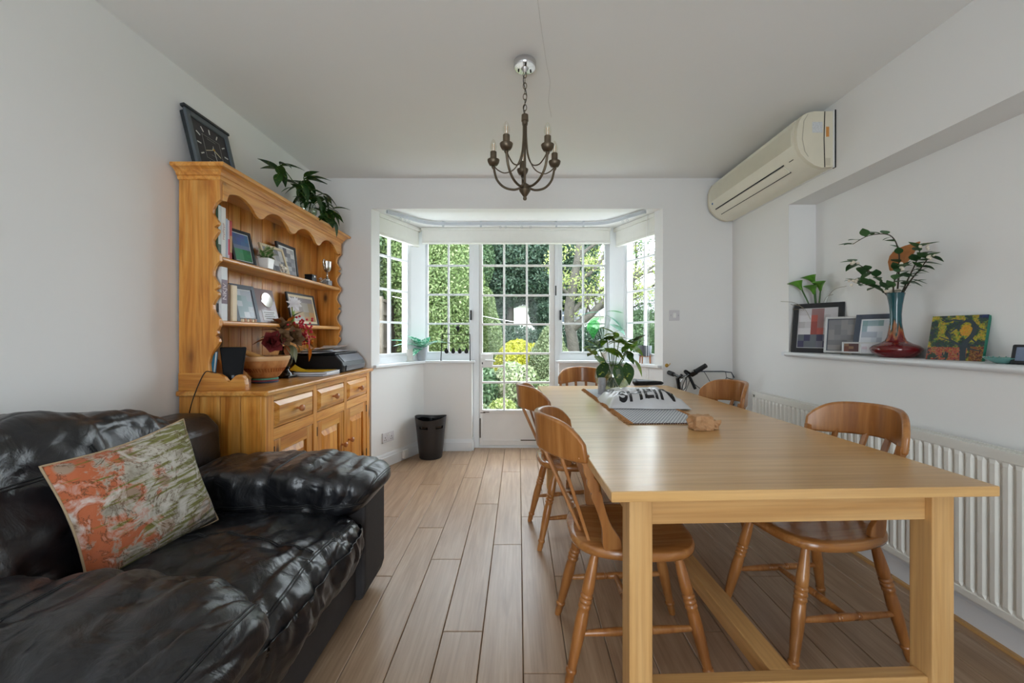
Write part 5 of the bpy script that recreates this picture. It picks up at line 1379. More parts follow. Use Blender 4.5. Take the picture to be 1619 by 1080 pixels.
# bowl with pestle on a stack of coasters
bw_ = thing('wooden_bowl', 'round turned wooden bowl with carved band on the dresser top', 'bowl', (-1.455, 2.395, ZT + 0.026))
wood('bowl_wood', S(176, 112, 62), S(204, 146, 92), S(222, 172, 120), 'Z', 0.5, 0.4, tint=0.0)
MB().lathe([(0.060, 0.0), (0.068, 0.006), (0.082, 0.022), (0.088, 0.034), (0.091, 0.036), (0.106, 0.060), (0.108, 0.062), (0.120, 0.090), (0.126, 0.112), (0.127, 0.122), (0.123, 0.124), (0.118, 0.108), (0.100, 0.060), (0.070, 0.022), (0.002, 0.014)], 40).build('shell', 'bowl_wood', bw_, smooth=50)
MB().lathe([(0.1215, 0.098), (0.1265, 0.106), (0.1285, 0.116), (0.1285, 0.1235), (0.1265, 0.1250), (0.1225, 0.1248)], 40, cap=False).build('rim_band', plain('bowl_rim', S(220, 176, 128), 0.4), bw_, smooth=50)
plain('carved', S(150, 82, 38), 0.5)
cbm = MB().obox((0, 0, 0), (0, 1, 0), (0.55, 0, 0.83), (0.83, 0, -0.55), 0.0022, 0.0125, 0.0018).mesh('carved_notch')
for k in range(44):
    a = 2 * PI * k / 44
    o = link('carved_notch', cbm, 'carved', bw_); o.location = (0.0985 * math.cos(a), 0.0985 * math.sin(a), 0.048); o.rotation_euler = (0.25, 0, a)
plain('seeds', S(92, 62, 44), 0.9, var=0.5, vscale=300, bump=1.0, bscale=300, bdist=0.004)
MB().lathe([(0.002, 0.108), (0.112, 0.104), (0.114, 0.098), (0.002, 0.07)], 30).build('contents', 'seeds', bw_, smooth=60)
pe_ = thing('pestle', 'pale wooden rolling stick resting in the wooden bowl', 'pestle', (-1.50, 2.36, ZT + 0.13))
MB().tube([(-1.420, 2.400, ZT + 0.118), (-1.480, 2.350, ZT + 0.150), (-1.545, 2.300, ZT + 0.190)], [0.014, 0.0165, 0.013], 12).build('shaft', 'cream_wood' if False else 'knob_wood' if False else plain('pestle_wood', S(206, 152, 84), 0.45), pe_, world=True, smooth=60)
MB().lathe([(0.0165, 0), (0.0165, 0.010), (0.010, 0.016)], 12).xf(Matrix.Translation((-1.545, 2.300, ZT + 0.190)) @ Matrix.Rotation(math.radians(-60), 4, 'Y')).build('knob_end', 'pestle_wood', pe_, world=True, smooth=60)
cst = [S(60, 70, 96), S(150, 66, 74), S(84, 160, 140)]
for i in range(3):
    nm = 'coaster_%d' % i; plain(nm, cst[i], 0.5, var=0.25, vscale=90)
    o = thing('coaster', ['dark blue coaster at the bottom of the pile under the bowl', 'red patterned coaster in the middle of the pile under the bowl', 'green patterned coaster on top of the pile under the bowl'][i], 'coaster', (-1.455, 2.395, ZT + 0.0085 * i), 0.1 * i, 'coasters under the wooden bowl')
    MB().lathe([(0.066, 0.0003), (0.068, 0.002), (0.068, 0.0064), (0.066, 0.0080)], 28).build('disc', nm, o, smooth=40)
    MB().lathe([(0.058, 0.0080), (0.058, 0.0084)], 28).build('cork_face', 'cream_wood', o)
# black urn with autumn flowers
ur = thing('flower_urn', 'black urn with dark red and orange artificial flowers on the dresser top', 'flower arrangement', (-1.470, 2.640, ZT))
MB().box(-0.045, 0.045, -0.045, 0.045, 0.0005, 0.018).build('plinth', 'black_gloss', ur, bevel=0.003)
MB().lathe([(0.036, 0.018), (0.034, 0.028), (0.018, 0.044), (0.015, 0.056), (0.022, 0.064), (0.018, 0.070), (0.032, 0.090), (0.044, 0.118), (0.047, 0.140), (0.040, 0.165), (0.036, 0.180), (0.044, 0.196), (0.048, 0.200), (0.043, 0.200), (0.034, 0.182), (0.030, 0.15)], 26).build('urn_body', 'black_gloss', ur, smooth=50)
plain('petal_darkred', S(112, 34, 34), 0.6, var=0.25, vscale=40); plain('petal_brown', S(108, 78, 48), 0.6, var=0.25, vscale=40); plain('petal_red', S(184, 26, 44), 0.5, var=0.15); plain('petal_orange', S(214, 122, 34), 0.5, var=0.2); plain('leaf_olive', S(112, 112, 76), 0.6, var=0.2); plain('leaf_rust', S(150, 84, 36), 0.6, var=0.2); plain('petal_yellow', S(226, 168, 40), 0.5, var=0.1)
lfR = leaf_mesh('petal', 0.046, 0.050, -0.30, 0.35, 6)
lfO = leaf_mesh('leaf', 0.085, 0.034, 0.3, 0.3, 7)
def rose(par, c, mat_, s=1.0, out=(1, 0, 0)):
    q = Vector((0, 0, 1)).rotation_difference(Vector(out).normalized())
    for ring_, (n_, pt, k_) in enumerate(((6, 0.35, 1.0), (5, 0.8, 0.85), (4, 1.15, 0.65))):
        for i in range(n_):
            a = 2 * PI * i / n_ + ring_ * 0.5
            o = link('petal', lfR, mat_, par)
            M_ = q.to_matrix().to_4x4() @ Matrix.Rotation(a, 4, 'Z') @ Matrix.Rotation(-pt, 4, 'Y')
            o.location = c; o.rotation_euler = M_.to_euler(); o.scale = (s * k_,) * 3
rose(ur, (0.010, -0.185, 0.228), 'petal_darkred', 1.75, (0.75, -0.6, 0.1))
rose(ur, (0.045, -0.150, 0.245), 'petal_brown', 1.5, (0.9, -0.3, 0.3))
rose(ur, (0.050, -0.045, 0.250), 'petal_brown', 1.8, (0.9, -0.2, 0.3))
rose(ur, (0.000, -0.070, 0.310), 'petal_brown', 1.6, (0.4, -0.4, 0.8))
rose(ur, (0.030, 0.010, 0.300), 'leaf_rust', 1.4, (0.5, 0.1, 0.8))
rose(ur, (0.065, 0.135, 0.215), 'petal_orange', 0.9, (0.7, 0.5, 0.3))
rg = random.Random(5)
berry_m = MB().lathe([(0.001, -0.006), (0.005, -0.004), (0.0065, 0), (0.005, 0.004), (0.001, 0.006)], 8).mesh('berry', 180)
for (c_, n_, sp_, mt_) in (((0.075, 0.050, 0.330), 44, 0.050, 'petal_red'), ((0.085, 0.070, 0.265), 34, 0.040, 'petal_red')):
    for i in range(n_):
        p_ = Vector(c_) + Vector((rg.gauss(0, sp_ * .5), rg.gauss(0, sp_ * .7), rg.gauss(0, sp_ * .6)))
        o = link('berry', berry_m, mt_, ur); o.location = p_; o.scale = (1.2, 1.2, 1.2)
for (p_, yaw_, pt, mt_, s) in (((0.00, -0.10, 0.26), -1.9, 0.2, 'leaf_olive', 1.3), ((0.03, -0.06, 0.22), -0.6, -0.5, 'leaf_olive', 1.4), ((0.02, -0.13, 0.29), -1.8, 0.35, 'leaf_rust', 1.4), ((0.01, -0.09, 0.34), -1.4, 0.5, 'leaf_rust', 1.3), ((0.03, 0.00, 0.37), 0.2, 0.9, 'leaf_dark', 1.0), ((0.02, -0.16, 0.25), -2.1, 0.0, 'leaf_rust', 1.5),
                               ((0.05, -0.03, 0.21), -0.3, -1.0, 'leaf_olive', 1.3), ((0.05, -0.09, 0.21), -0.9, -0.9, 'leaf_rust', 1.1), ((0.03, -0.03, 0.35), -0.5, 0.7, 'petal_orange', 1.0), ((0.06, 0.11, 0.22), 0.9, -0.9, 'petal_yellow', 1.0), ((0.06, 0.15, 0.20), 1.1, -1.2, 'petal_orange', 1.2),
                               ((0.05, 0.05, 0.25), 0.8, -0.3, 'leaf_olive', 1.3), ((0.03, 0.23, 0.20), 1.4, 0.9, 'petal_yellow', 0.7), ((0.04, 0.235, 0.16), 1.2, 0.8, 'petal_yellow', 0.6), ((0.09, 0.05, 0.30), 0.3, -1.1, 'petal_red', 1.5), ((0.09, 0.08, 0.25), 0.5, -1.2, 'petal_red', 1.2), ((0.02, 0.02, 0.24), 0.4, -0.7, 'leaf_dark', 1.2), ((0.0, -0.02, 0.26), -2.6, -0.2, 'leaf_olive', 1.2)):
    put_leaf(ur, lfO, mt_, p_, yaw_, pt, s)
MB().tube(smooth_path([(0.0, 0.0, 0.19), (0.03, 0.10, 0.19), (0.035, 0.20, 0.17), (0.035, 0.25, 0.20)], 5), 0.0016, 5).build('twig', 'stalk', ur, smooth=180)
MB().tube(smooth_path([(0.0, 0.0, 0.19), (0.02, -0.01, 0.24), (0.05, 0.05, 0.28)], 5), 0.003, 6).build('twig', 'stalk', ur, smooth=180)
# printer
pr = thing('printer', 'black flatbed printer piled with papers at the end of the dresser', 'printer', (-1.44, 3.19, ZT))
plain('printer_front', S(92, 98, 108), 0.28, coat=0.3)
pb = [(-1.620, ZT + 0.002), (-1.262, ZT + 0.002), (-1.252, ZT + 0.050), (-1.262, ZT + 0.075), (-1.310, ZT + 0.128), (-1.620, ZT + 0.128)]
MB().prism(pb, lambda p: (p[0], 2.985, p[1]), lambda p: (p[0], 3.405, p[1])).build('casing', 'black_plastic', pr, world=True, bevel=0.008, seg=3)
MB().box(-1.615, -1.315, 2.990, 3.400, ZT + 0.1285, ZT + 0.142).build('scanner_lid', 'black_plastic', pr, world=True, bevel=0.005)
MB().prism([(-1.256, ZT + 0.012), (-1.2495, ZT + 0.049), (-1.2535, ZT + 0.050), (-1.262, ZT + 0.012)], lambda p: (p[0] + 0.003, 3.035, p[1]), lambda p: (p[0] + 0.003, 3.390, p[1])).build('front_flap', 'printer_front', pr, world=True, bevel=0.001)
MB().prism([(-1.260, ZT + 0.0775), (-1.306, ZT + 0.1285), (-1.309, ZT + 0.1265), (-1.264, ZT + 0.0755)], lambda p: (p[0], 3.02, p[1]), lambda p: (p[0], 3.395, p[1])).build('control_panel', 'printer_front', pr, world=True)
rg = random.Random(14)
for i in range(9):
    lab = ['lowest creased sheet of the paper pile on the printer', 'white sheet jutting towards the urn from the printer pile', 'bluish letter second up in the printer paper pile', 'folded white page in the middle of the printer pile', 'sheet with blue print on the printer paper pile', 'curled white sheet hanging over the printer front', 'small square note on the printer paper pile', 'tan envelope lying among papers on the printer', 'topmost curled white sheet on the printer paper pile'][i]
    cx_, cy_, an = -1.465 + rg.uniform(-.03, .03), 3.15 + rg.uniform(-.10, .07), rg.uniform(-.5, .5)
    if i == 1: cy_ = 2.98
    w_, h_ = (0.21, 0.297) if i not in (6, 7) else (0.12, 0.16)
    z0 = ZT + 0.1435 + i * 0.0028
    o = thing('paper_sheet', lab, 'paper', (cx_, cy_, z0), an, 'papers piled on the printer')
    cv = rg.uniform(0.006, 0.020) if i > 4 else 0.001
    pm_ = MB().grid(lambda u_, v_: ((u_ - .5) * w_, (v_ - .5) * h_, 0.0006 + cv * (abs(2 * v_ - 1) ** 3 if v_ > 0.5 else 0) + 0.6 * cv * max(0, 2 * u_ - 1) ** 2), 8, 10)
    so_ = MB(); so_.add(pm_.V, pm_.F); so_.add([(a_, b2, c2 + 0.0011) for a_, b2, c2 in pm_.V], [tuple(reversed(f_)) for f_ in pm_.F])
    so_.build('sheet', plain('sheet_%d' % i, [S(236, 234, 230), S(236, 236, 240), S(206, 212, 228), S(238, 238, 238), S(228, 230, 238), S(240, 240, 242), S(214, 206, 230), S(214, 180, 136), S(242, 242, 244)][i], 0.7, var=0.05, vscale=40), o, smooth=180, recalc=False)
    MB().box(-w_ * 0.36, w_ * 0.30, -h_ * 0.10, h_ * 0.05, 0.0019, 0.0022).build('print_block', plain('print_%d' % i, S(168, 174, 196), 0.7, var=0.3, vscale=260), o)
# folders in front of the printer
for i, (lb, cl_, th, dx, an) in enumerate((('black plastic folder at the bottom of the pile before the printer', S(34, 38, 44), 0.012, 0.0, -0.05), ('grey folder of white papers above the black one', S(196, 202, 212), 0.014, 0.008, 0.06), ('yellow card folder with a lifted corner on the dresser top', S(214, 170, 30), 0.006, -0.012, 0.0))):
    z0 = ZT + (0.0005, 0.0132, 0.0278)[i]
    o = thing('folder', lb, 'folder', (-1.375 + dx, 2.835, z0), an, 'folders on the dresser top')
    plain('folder_%d' % i, cl_, 0.45, var=0.05)
    if i < 2:
        MB().box(-0.110, 0.110, -0.118, 0.118, 0, 0.0015).build('cover', 'folder_%d' % i, o); MB().box(-0.110, 0.110, -0.118, 0.118, th - 0.0015, th).build('cover', 'folder_%d' % i, o)
        MB().box(-0.105, 0.106, -0.112, 0.113, 0.0018, th - 0.0018).build('papers', 'paper_white', o)
    else:
        g_ = lambda u_, v_: ((u_ - .5) * 0.215, (v_ - .5) * 0.225, 0.0008 + 0.045 * max(0, 1 - 2.2 * u_) ** 1.6 * max(0, 1 - abs(2 * v_ - 0.6) * 1.2))
        gm_ = MB().grid(g_, 16, 14); gg = MB(); gg.add(gm_.V, gm_.F); gg.add([(a_, b2, c2 + 0.0015) for a_, b2, c2 in gm_.V], [tuple(reversed(f_)) for f_ in gm_.F])
        gg.build('cover', 'folder_2', o, smooth=180, recalc=False)
        MB().box(-0.09, 0.118, -0.105, 0.100, 0.0004, 0.0007).build('papers', 'paper_white', o)

# ---------------------------------------------------------------- things on the bay sills and floor
ZS = 0.894
m, nt, b = new_mat('bin_plastic')
b.inputs['Base Color'].default_value = S(44, 43, 44); b.inputs['Roughness'].default_value = 0.42
bn = thing('waste_bin', 'black tapered waste bin with cut-out handles beside the garden door', 'bin', (-0.826, 3.925, 0))
bv = MB(); NB = 48; lv = [(0.102, 0.0005), (0.106, 0.006), (0.118, 0.12), (0.130, 0.24), (0.1345, 0.285), (0.1375, 0.310), (0.145, 0.372), (0.147, 0.378)]
V = []; F = []
tilt = lambda k_, z_: z_ + (0.012 * math.cos(2 * (2 * PI * k_ / NB)) if z_ > 0.37 else 0)
for (r_, z_) in lv: V += [(r_ * math.cos(2 * PI * k_ / NB), r_ * math.sin(2 * PI * k_ / NB), tilt(k_, z_)) for k_ in range(NB)]
nl = len(lv); inn = [(0.144, 0.377), (0.1345, 0.310), (0.1315, 0.285), (0.120, 0.15), (0.103, 0.008)]
for (r_, z_) in inn: V += [(r_ * math.cos(2 * PI * k_ / NB), r_ * math.sin(2 * PI * k_ / NB), tilt(k_, z_)) for k_ in range(NB)]
hole = set()
for c0_ in (33, 42, 9):  # slots in the wall
    for k_ in range(c0_ - 2, c0_ + 3): hole.add(k_ % NB)
for i in range(len(lv) + len(inn) - 1):
    for k_ in range(NB):
        k2 = (k_ + 1) % NB
        if i in (4, 9) and k_ in hole: continue
        F.append((i * NB + k_, i * NB + k2, (i + 1) * NB + k2, (i + 1) * NB + k_))
F.append(tuple(range(NB - 1, -1, -1))); F.append(tuple(range((len(lv) + len(inn) - 1) * NB, (len(lv) + len(inn)) * NB)))
bv.add(V, F).build('bin_body', 'bin_plastic', bn, smooth=50, recalc=False)
ln = MB().grid(lambda u_, v_: ((0.130 - 0.035 * v_ + 0.004 * math.sin(u_ * 50)) * math.cos(2 * PI * u_), (0.130 - 0.035 * v_ + 0.004 * math.sin(u_ * 50)) * math.sin(2 * PI * u_), 0.350 + 0.010 * math.sin(u_ * 19) - 0.26 * v_), 60, 6, closed_u=True)
ln.build('bin_liner', 'black_gloss', bn, smooth=180, recalc=False)

m_lf = leafmat('leaf_teal', S(40, 140, 104), S(60, 164, 124), S(96, 188, 150), S(214, 240, 226), 55, 0.35, 0.25, 0.52)
plain('pot_grey', S(176, 182, 188), 0.4, var=0.03)
lfT = leaf_mesh('leaf', 0.235, 0.125, 0.55, 0.15, 9)
sp1 = thing('potted_plant', 'teal variegated plant in a pale grey pot on the left bay sill', 'plant', (-0.960, 4.135, ZS))
MB().lathe([(0.038, 0.0005), (0.041, 0.004), (0.052, 0.118), (0.054, 0.132), (0.049, 0.132), (0.046, 0.110), (0.001, 0.105)], 24).build('pot', 'pot_grey', sp1, smooth=50)
for (yaw_, pt, s) in ((-2.9, 0.75, 1.25), (2.7, 0.8, 0.9), (-2.3, 0.6, 1.15), (-1.7, 0.2, 0.8), (-1.3, 0.7, 0.9), (-0.5, 0.70, 1.15), (-0.1, 0.85, 0.95), (0.5, 0.9, 0.7), (-2.6, 1.1, 0.9), (-0.9, 1.1, 0.8), (-1.9, 1.0, 1.0)):
    put_leaf(sp1, lfT, m_lf, (0.012 * math.cos(yaw_), 0.012 * math.sin(yaw_), 0.118), yaw_, pt, s)
    MB().tube([(0, 0, 0.09), (0.012 * math.cos(yaw_), 0.012 * math.sin(yaw_), 0.119)], 0.003, 6).build('stalk', 'stem_green', sp1)
wp = thing('plant_pot', 'white ceramic pot beside the grey potted plant on the sill', 'pot', (-1.066, 4.045, ZS))
MB().lathe([(0.036, 0.0005), (0.040, 0.004), (0.047, 0.105), (0.049, 0.118), (0.045, 0.118), (0.042, 0.10), (0.001, 0.090)], 24).build('pot_wall', 'white_ceramic', wp, smooth=50)
MB().lathe([(0.052, 0.0003), (0.056, 0.006), (0.052, 0.008), (0.030, 0.004)], 24).build('saucer', 'white_ceramic', wp, smooth=50)
MB().lathe([(0.001, 0.096), (0.042, 0.094), (0.042, 0.088), (0.001, 0.088)], 18).build('compost', plain('compost', S(70, 54, 44), 0.95, var=0.3, vscale=150), wp)
# wire ornament
wo = thing('wire_ornament', 'black wire frame with hanging teardrops on the left bay sill', 'ornament', (-0.628, 4.160, ZS))
xa, xb = -0.142, 0.148
fw = MB()
for x_ in (xa, xb): fw.tube([(x_, -0.03 if x_ < 0 else -0.03, 0.0015), (x_ + (0.010 if x_ < 0 else -0.006), 0, 0.262)], 0.0048, 6)
fw.build('post', 'black_iron', wo)
MB().tube([(xa + 0.010, 0, 0.262), (xb - 0.006, 0, 0.262)], 0.0042, 6).build('cross_wire', 'black_iron', wo)
MB().tube([(xa + 0.006, -0.012, 0.176), (xb - 0.004, -0.012, 0.176)], 0.0042, 6).build('cross_wire', 'black_iron', wo)
for x_ in (xa, xb): MB().tube([(x_, -0.06, 0.0025), (x_, 0.03, 0.0025)], 0.0025, 6).build('foot', 'black_iron', wo)
drop = MB().lathe([(0.001, 0.034), (0.004, 0.026), (0.011, 0.014), (0.019, 0.0), (0.0205, -0.010), (0.017, -0.021), (0.009, -0.027), (0.001, -0.028)], 18, sy=0.6).mesh('teardrop', 60)
for i in range(4):
    x_ = -0.088 + i * 0.0655
    o = link('teardrop', drop, 'black_iron', wo); o.location = (x_, -0.012, 0.098)
    MB().tube([(x_, -0.012, 0.130), (x_, -0.012, 0.176)], 0.0009, 5).build('thread', 'black_iron', wo)
o = link('teardrop', drop, 'black_iron', wo); o.location = (0.022, 0, 0.318); o.rotation_euler = (PI, 0, 0)
MB().tube([(0.022, 0, 0.262), (0.022, 0, 0.300)], 0.0016, 5).build('thread', 'black_iron', wo)
# right sill: planter on wooden feet, translucent plant
q_ = (A_R[0] + dR.x * 0.26 + 0.028, A_R[1] + dR.y * 0.26 - 0.0)
pt_ = thing('planter', 'dark grey planter on short wooden legs on the right bay sill', 'planter', (q_[0], q_[1] + 0.01, ZS))
plain('planter_grey', S(92, 98, 106), 0.5, var=0.05)
MB().lathe([(0.050, 0.066), (0.053, 0.070), (0.058, 0.140), (0.058, 0.158), (0.053, 0.158), (0.052, 0.130), (0.001, 0.120)], 26).build('bowl', 'planter_grey', pt_, smooth=50)
for k in range(4):
    a = PI / 4 + k * PI / 2
    MB().tube([(0.046 * math.cos(a), 0.046 * math.sin(a), 0.085), (0.050 * math.cos(a), 0.050 * math.sin(a), 0.0)], [0.008, 0.006], 8).build('leg', 'knob_wood', pt_, smooth=40)
MB().obox((0, 0, 0.062), (1, 0, 0), (0, 1, 0), (0, 0, 1), 0.046, 0.006, 0.005).obox((0, 0, 0.062), (0, 1, 0), (-1, 0, 0), (0, 0, 1), 0.046, 0.006, 0.005).build('cross_brace', 'knob_wood', pt_)
gp = thing('glass_plant', 'translucent green plastic leaf plant on the right bay sill', 'ornament plant', (0.845, 4.150, ZS))
MB().lathe([(0.036, 0.0005), (0.040, 0.004), (0.044, 0.085), (0.041, 0.085), (0.036, 0.01)], 22).build('pot', 'white_ceramic', gp, smooth=50)
def see_through(name, col, tr_):
    m, nt, b = new_mat(name); L = nt.links.new
    b.inputs['Base Color'].default_value = col; b.inputs['Roughness'].default_value = 0.15
    t = N(nt, 'ShaderNodeBsdfTransparent', Color=(0.45 + 0.55 * col[0], 0.55 + 0.45 * col[1], 0.45 + 0.55 * col[2], 1)); tl = N(nt, 'ShaderNodeBsdfTranslucent', Color=col)
    m1 = N(nt, 'ShaderNodeMixShader'); m1.inputs[0].default_value = 0.5; L(b.outputs[0], m1.inputs[1]); L(tl.outputs[0], m1.inputs[2])
    m2 = N(nt, 'ShaderNodeMixShader'); m2.inputs[0].default_value = tr_; L(m1.outputs[0], m2.inputs[1]); L(t.outputs[0], m2.inputs[2])
    L(m2.outputs[0], nt.nodes['Material Output'].inputs['Surface']); return m
see_through('leaf_glass_green', S(70, 190, 90), 0.55); see_through('leaf_glass_clear', S(150, 206, 186), 0.48); plain('stem_clear', S(196, 206, 200), 0.2)
lfG = leaf_mesh('leaf', 0.19, 0.12, 0.35, 0.10, 9)
for (tx, ty, tz, yaw_, pt, mt_) in ((-0.05, -0.03, 0.475, 3.0, 0.12, 'leaf_glass_clear'), (0.02, -0.05, 0.485, -0.1, 0.12, 'leaf_glass_green'), (-0.06, -0.05, 0.43, -2.6, -0.45, 'leaf_glass_green'), (-0.10, -0.06, 0.40, -1.9, -0.7, 'leaf_glass_green'), (0.01, -0.03, 0.45, -0.4, -0.35, 'leaf_glass_clear'), (0.06, -0.05, 0.42, -0.3, -0.55, 'leaf_glass_clear'), (0.05, -0.05, 0.36, -0.9, -0.2, 'leaf_glass_clear')):
    MB().tube(smooth_path([(0, 0, 0.03), (tx * 0.25, ty * 0.3, tz * 0.6), (tx, ty, tz)], 6), 0.0026, 6).build('stem', 'stem_clear', gp, smooth=180)
    put_leaf(gp, lfG, mt_, (tx, ty, tz), yaw_, pt, 1.05)
# ---------------------------------------------------------------- on the dining table
MT = Matrix.Translation((0.694, 2.150, 0)) @ Matrix.Rotation(TR, 4, 'Z')
def at_table(x, y): 
    return (x, y, TZ)
# woven runner
m, nt, b = new_mat('woven'); L_ = nt.links.new
tc = N(nt, 'ShaderNodeTexCoord')
mp = N(nt, 'ShaderNodeMapping'); mp.inputs['Scale'].default_value = (66, 66, 66); L_(tc.outputs['Object'], mp.inputs[0])
ckr = N(nt, 'ShaderNodeTexBrick', Scale=1.0); ckr.offset = 0.5; ckr.squash = 1.0
ckr.inputs['Color1'].default_value = S(54, 72, 104); ckr.inputs['Color2'].default_value = S(64, 82, 112); ckr.inputs['Mortar'].default_value = S(222, 224, 226)
ckr.inputs['Mortar Size'].default_value = 0.22; ckr.inputs['Brick Width'].default_value = 1.0; ckr.inputs['Row Height'].default_value = 0.9
L_(mp.outputs[0], ckr.inputs['Vector']); L_(ckr.outputs['Color'], b.inputs['Base Color']); b.inputs['Roughness'].default_value = 0.9
bp = N(nt, 'ShaderNodeBump', Strength=0.6, Distance=0.002); L_(ckr.outputs['Fac'], bp.inputs['Height']); L_(bp.outputs[0], b.inputs['Normal'])
plain('jute', S(170, 120, 74), 0.9, var=0.25, vscale=150)
ru = thing('table_runner', 'blue and white woven runner with brown frayed edge on the table', 'table runner', (0.645, 2.42, TZ), math.radians(1.2))
MB().box(-0.160, 0.168, -0.590, 0.585, 0.0005, 0.005).build('cloth', 'woven', ru, bevel=0.002)
fg = MB(); rg = random.Random(3)
y = -0.592
while y < 0.585:
    for sx in (-1, 1):
        if sx > 0 and rg.random() < 0.35: continue
        x0 = -0.160 if sx < 0 else 0.168
        l_ = rg.uniform(0.016, 0.030) * (1 if sx < 0 else 0.7); d_ = rg.uniform(-0.006, 0.006)
        fg.tube([(x0 - sx * 0.004, y, 0.004), (x0 + sx * l_ * 0.5, y + d_ * 0.5, 0.0055 + rg.uniform(0, 0.003)), (x0 + sx * l_, y + d_, 0.0022)], [0.0022, 0.0020, 0.0012], 4, cap=False)
    y += 0.0040
x = -0.16
o = fg.build('fringe', 'jute', ru, recalc=False); o['kind'] = 'stuff'
hm = MB()
x = -0.158
while x < 0.166:
    hm.tube([(x, -0.586, 0.0035), (x + 0.004, -0.5945, 0.0035), (x + 0.008, -0.586, 0.0035)], 0.0026, 5); x += 0.0105
o = hm.build('whipped_hem', plain('hem_brown', S(96, 62, 40), 0.9), ru, recalc=False); o['kind'] = 'stuff'
ZR = TZ + 0.0052
# glass fishbowl of cuttings
fb = thing('vase_of_cuttings', 'round glass bowl with variegated leafy cuttings on the dining table', 'plant', (0.668, 2.960, ZR))
MB().lathe([(0.060, 0.0005), (0.085, 0.008), (0.118, 0.045), (0.130, 0.095), (0.122, 0.145), (0.100, 0.180), (0.092, 0.190), (0.098, 0.198), (0.094, 0.199), (0.088, 0.190), (0.096, 0.178), (0.118, 0.143), (0.126, 0.095), (0.114, 0.047), (0.082, 0.013), (0.001, 0.009)], 36, cap=False).build('glass_bowl', 'clear_glass', fb, smooth=60)
MB().lathe([(0.080, 0.014), (0.112, 0.048), (0.1235, 0.095), (0.1205, 0.118), (0.001, 0.119)], 30).build('water', pane_glass('water_clear', (0.90, 0.90, 0.72, 1), 0.05), fb, smooth=60)
rg = random.Random(33)
lfV = leaf_mesh('leaf', 0.145, 0.088, 0.22, 0.15, 8)
leafmat('leaf_gold', S(150, 120, 40), S(176, 144, 60), S(190, 160, 80), S(120, 130, 50), 40, 0.45, 0.2, 0.6)
ends = [(-0.12, -0.05, 0.32), (-0.05, -0.02, 0.38), (0.03, -0.06, 0.36), (0.02, 0.03, 0.41), (0.11, -0.03, 0.34), (0.15, 0.02, 0.36), (-0.03, -0.09, 0.30), (0.08, -0.08, 0.28), (-0.12, 0.02, 0.27)]
for e in ends:
    e = Vector(e)
    MB().tube(smooth_path([(e.x * -0.25, e.y * 0.2, 0.02), (e.x * 0.35, e.y * 0.4, 0.17), tuple(e)], 6), 0.0034, 6).build('stalk', 'stalk', fb, smooth=180)
    n_ = 6
    for i in range(n_):
        a = 2 * PI * i / n_ + rg.uniform(-.4, .4)
        put_leaf(fb, lfV, 'leaf_bright' if rg.random() < 0.8 else 'leaf_dark', e - Vector((0, 0, 0.014 * (i // 2))), a, rg.uniform(-0.55, 0.75), rg.uniform(0.55, 0.95))
for (x_, y_, z_, yw, pt, s_) in ((-0.07, -0.09, 0.20, -2.2, -0.75, 1.1), (0.01, -0.10, 0.19, -1.5, -1.15, 1.0), (0.07, -0.10, 0.20, -1.3, -1.1, 1.05), (0.13, -0.06, 0.22, -0.6, -0.9, 0.9)):
    put_leaf(fb, lfV, 'leaf_dark' if x_ < 0.1 else 'leaf_bright', (x_, y_, z_), yw, pt, s_)
for (x_, y_, z_, yw, pt) in ((-0.05, -0.07, 0.115, -2.0, -0.1), (0.06, -0.05, 0.10, -0.5, -0.2), (0.09, -0.02, 0.09, 0.2, 0.2), (-0.08, 0.0, 0.09, 2.8, 0.1)):
    put_leaf(fb, lfV, 'leaf_gold', (x_ * 0.5, y_ * 0.5, z_), yw, pt, 0.62)
for k in range(6):
    a = k * 1.05
    MB().tube([(0.05 * math.cos(a), 0.05 * math.sin(a), 0.02), (0.02 * math.cos(a + 1), 0.02 * math.sin(a + 1), 0.10), (-0.02 * math.cos(a), -0.02 * math.sin(a), 0.18)], 0.003, 6).build('stalk', 'stalk', fb, smooth=180)
# grey cylinder
gc = thing('grinder', 'small grey cylindrical grinder in front of the glass bowl', 'grinder', (0.545, 2.735, ZR))
plain('grey_metal', S(158, 158, 160), 0.5, var=0.08, vscale=80)
MB().lathe([(0.0235, 0.0005), (0.025, 0.003), (0.025, 0.060), (0.0245, 0.062)], 24).build('lower_body', 'grey_metal', gc, smooth=40)
MB().lathe([(0.0245, 0.063), (0.025, 0.065), (0.025, 0.104), (0.022, 0.108), (0.001, 0.109)], 24).build('cap', 'grey_metal', gc, smooth=40)
# mailing bag with lettering
sb = thing('mailing_bag', 'white plastic mailing bag with black lettering on the blue runner', 'bag', (0.680, 2.345, ZR), math.radians(-4))
plain('mailer_plastic', S(206, 206, 208), 0.28, var=0.04, vscale=20, coat=0.2)
def bag_top(u_, v_):
    a, c_ = 2 * u_ - 1, 2 * v_ - 1
    x_ = 0.205 * a * (1 + 0.03 * math.sin(5 * c_)) - 0.02 * c_; y_ = 0.175 * c_ * (1 + 0.04 * math.sin(4 * a + 1))
    e_ = max(0, (1 - a ** 4) * (1 - c_ ** 4))
    z_ = 0.003 + 0.084 * e_ ** 0.75 + e_ * (0.020 * mnoise.noise(Vector((a * 2.2, c_ * 2.2, 1.5))) + 0.009 * mnoise.noise(Vector((a * 6, c_ * 6, 4)))) - 0.007 * e_ * crease(Vector((a, c_, 0)), (2.6, 2.2, 1), 3.0, 0.08)
    return (x_, y_, max(z_, 0.0022))
bgm = MB().grid(bag_top, 48, 44)
bgm.grid(lambda u_, v_: (bag_top(1 - u_, v_)[0], bag_top(1 - u_, v_)[1], 0.0008), 48, 44)
bag_o = bgm.build('bag_skin', 'mailer_plastic', sb, smooth=180, recalc=False)
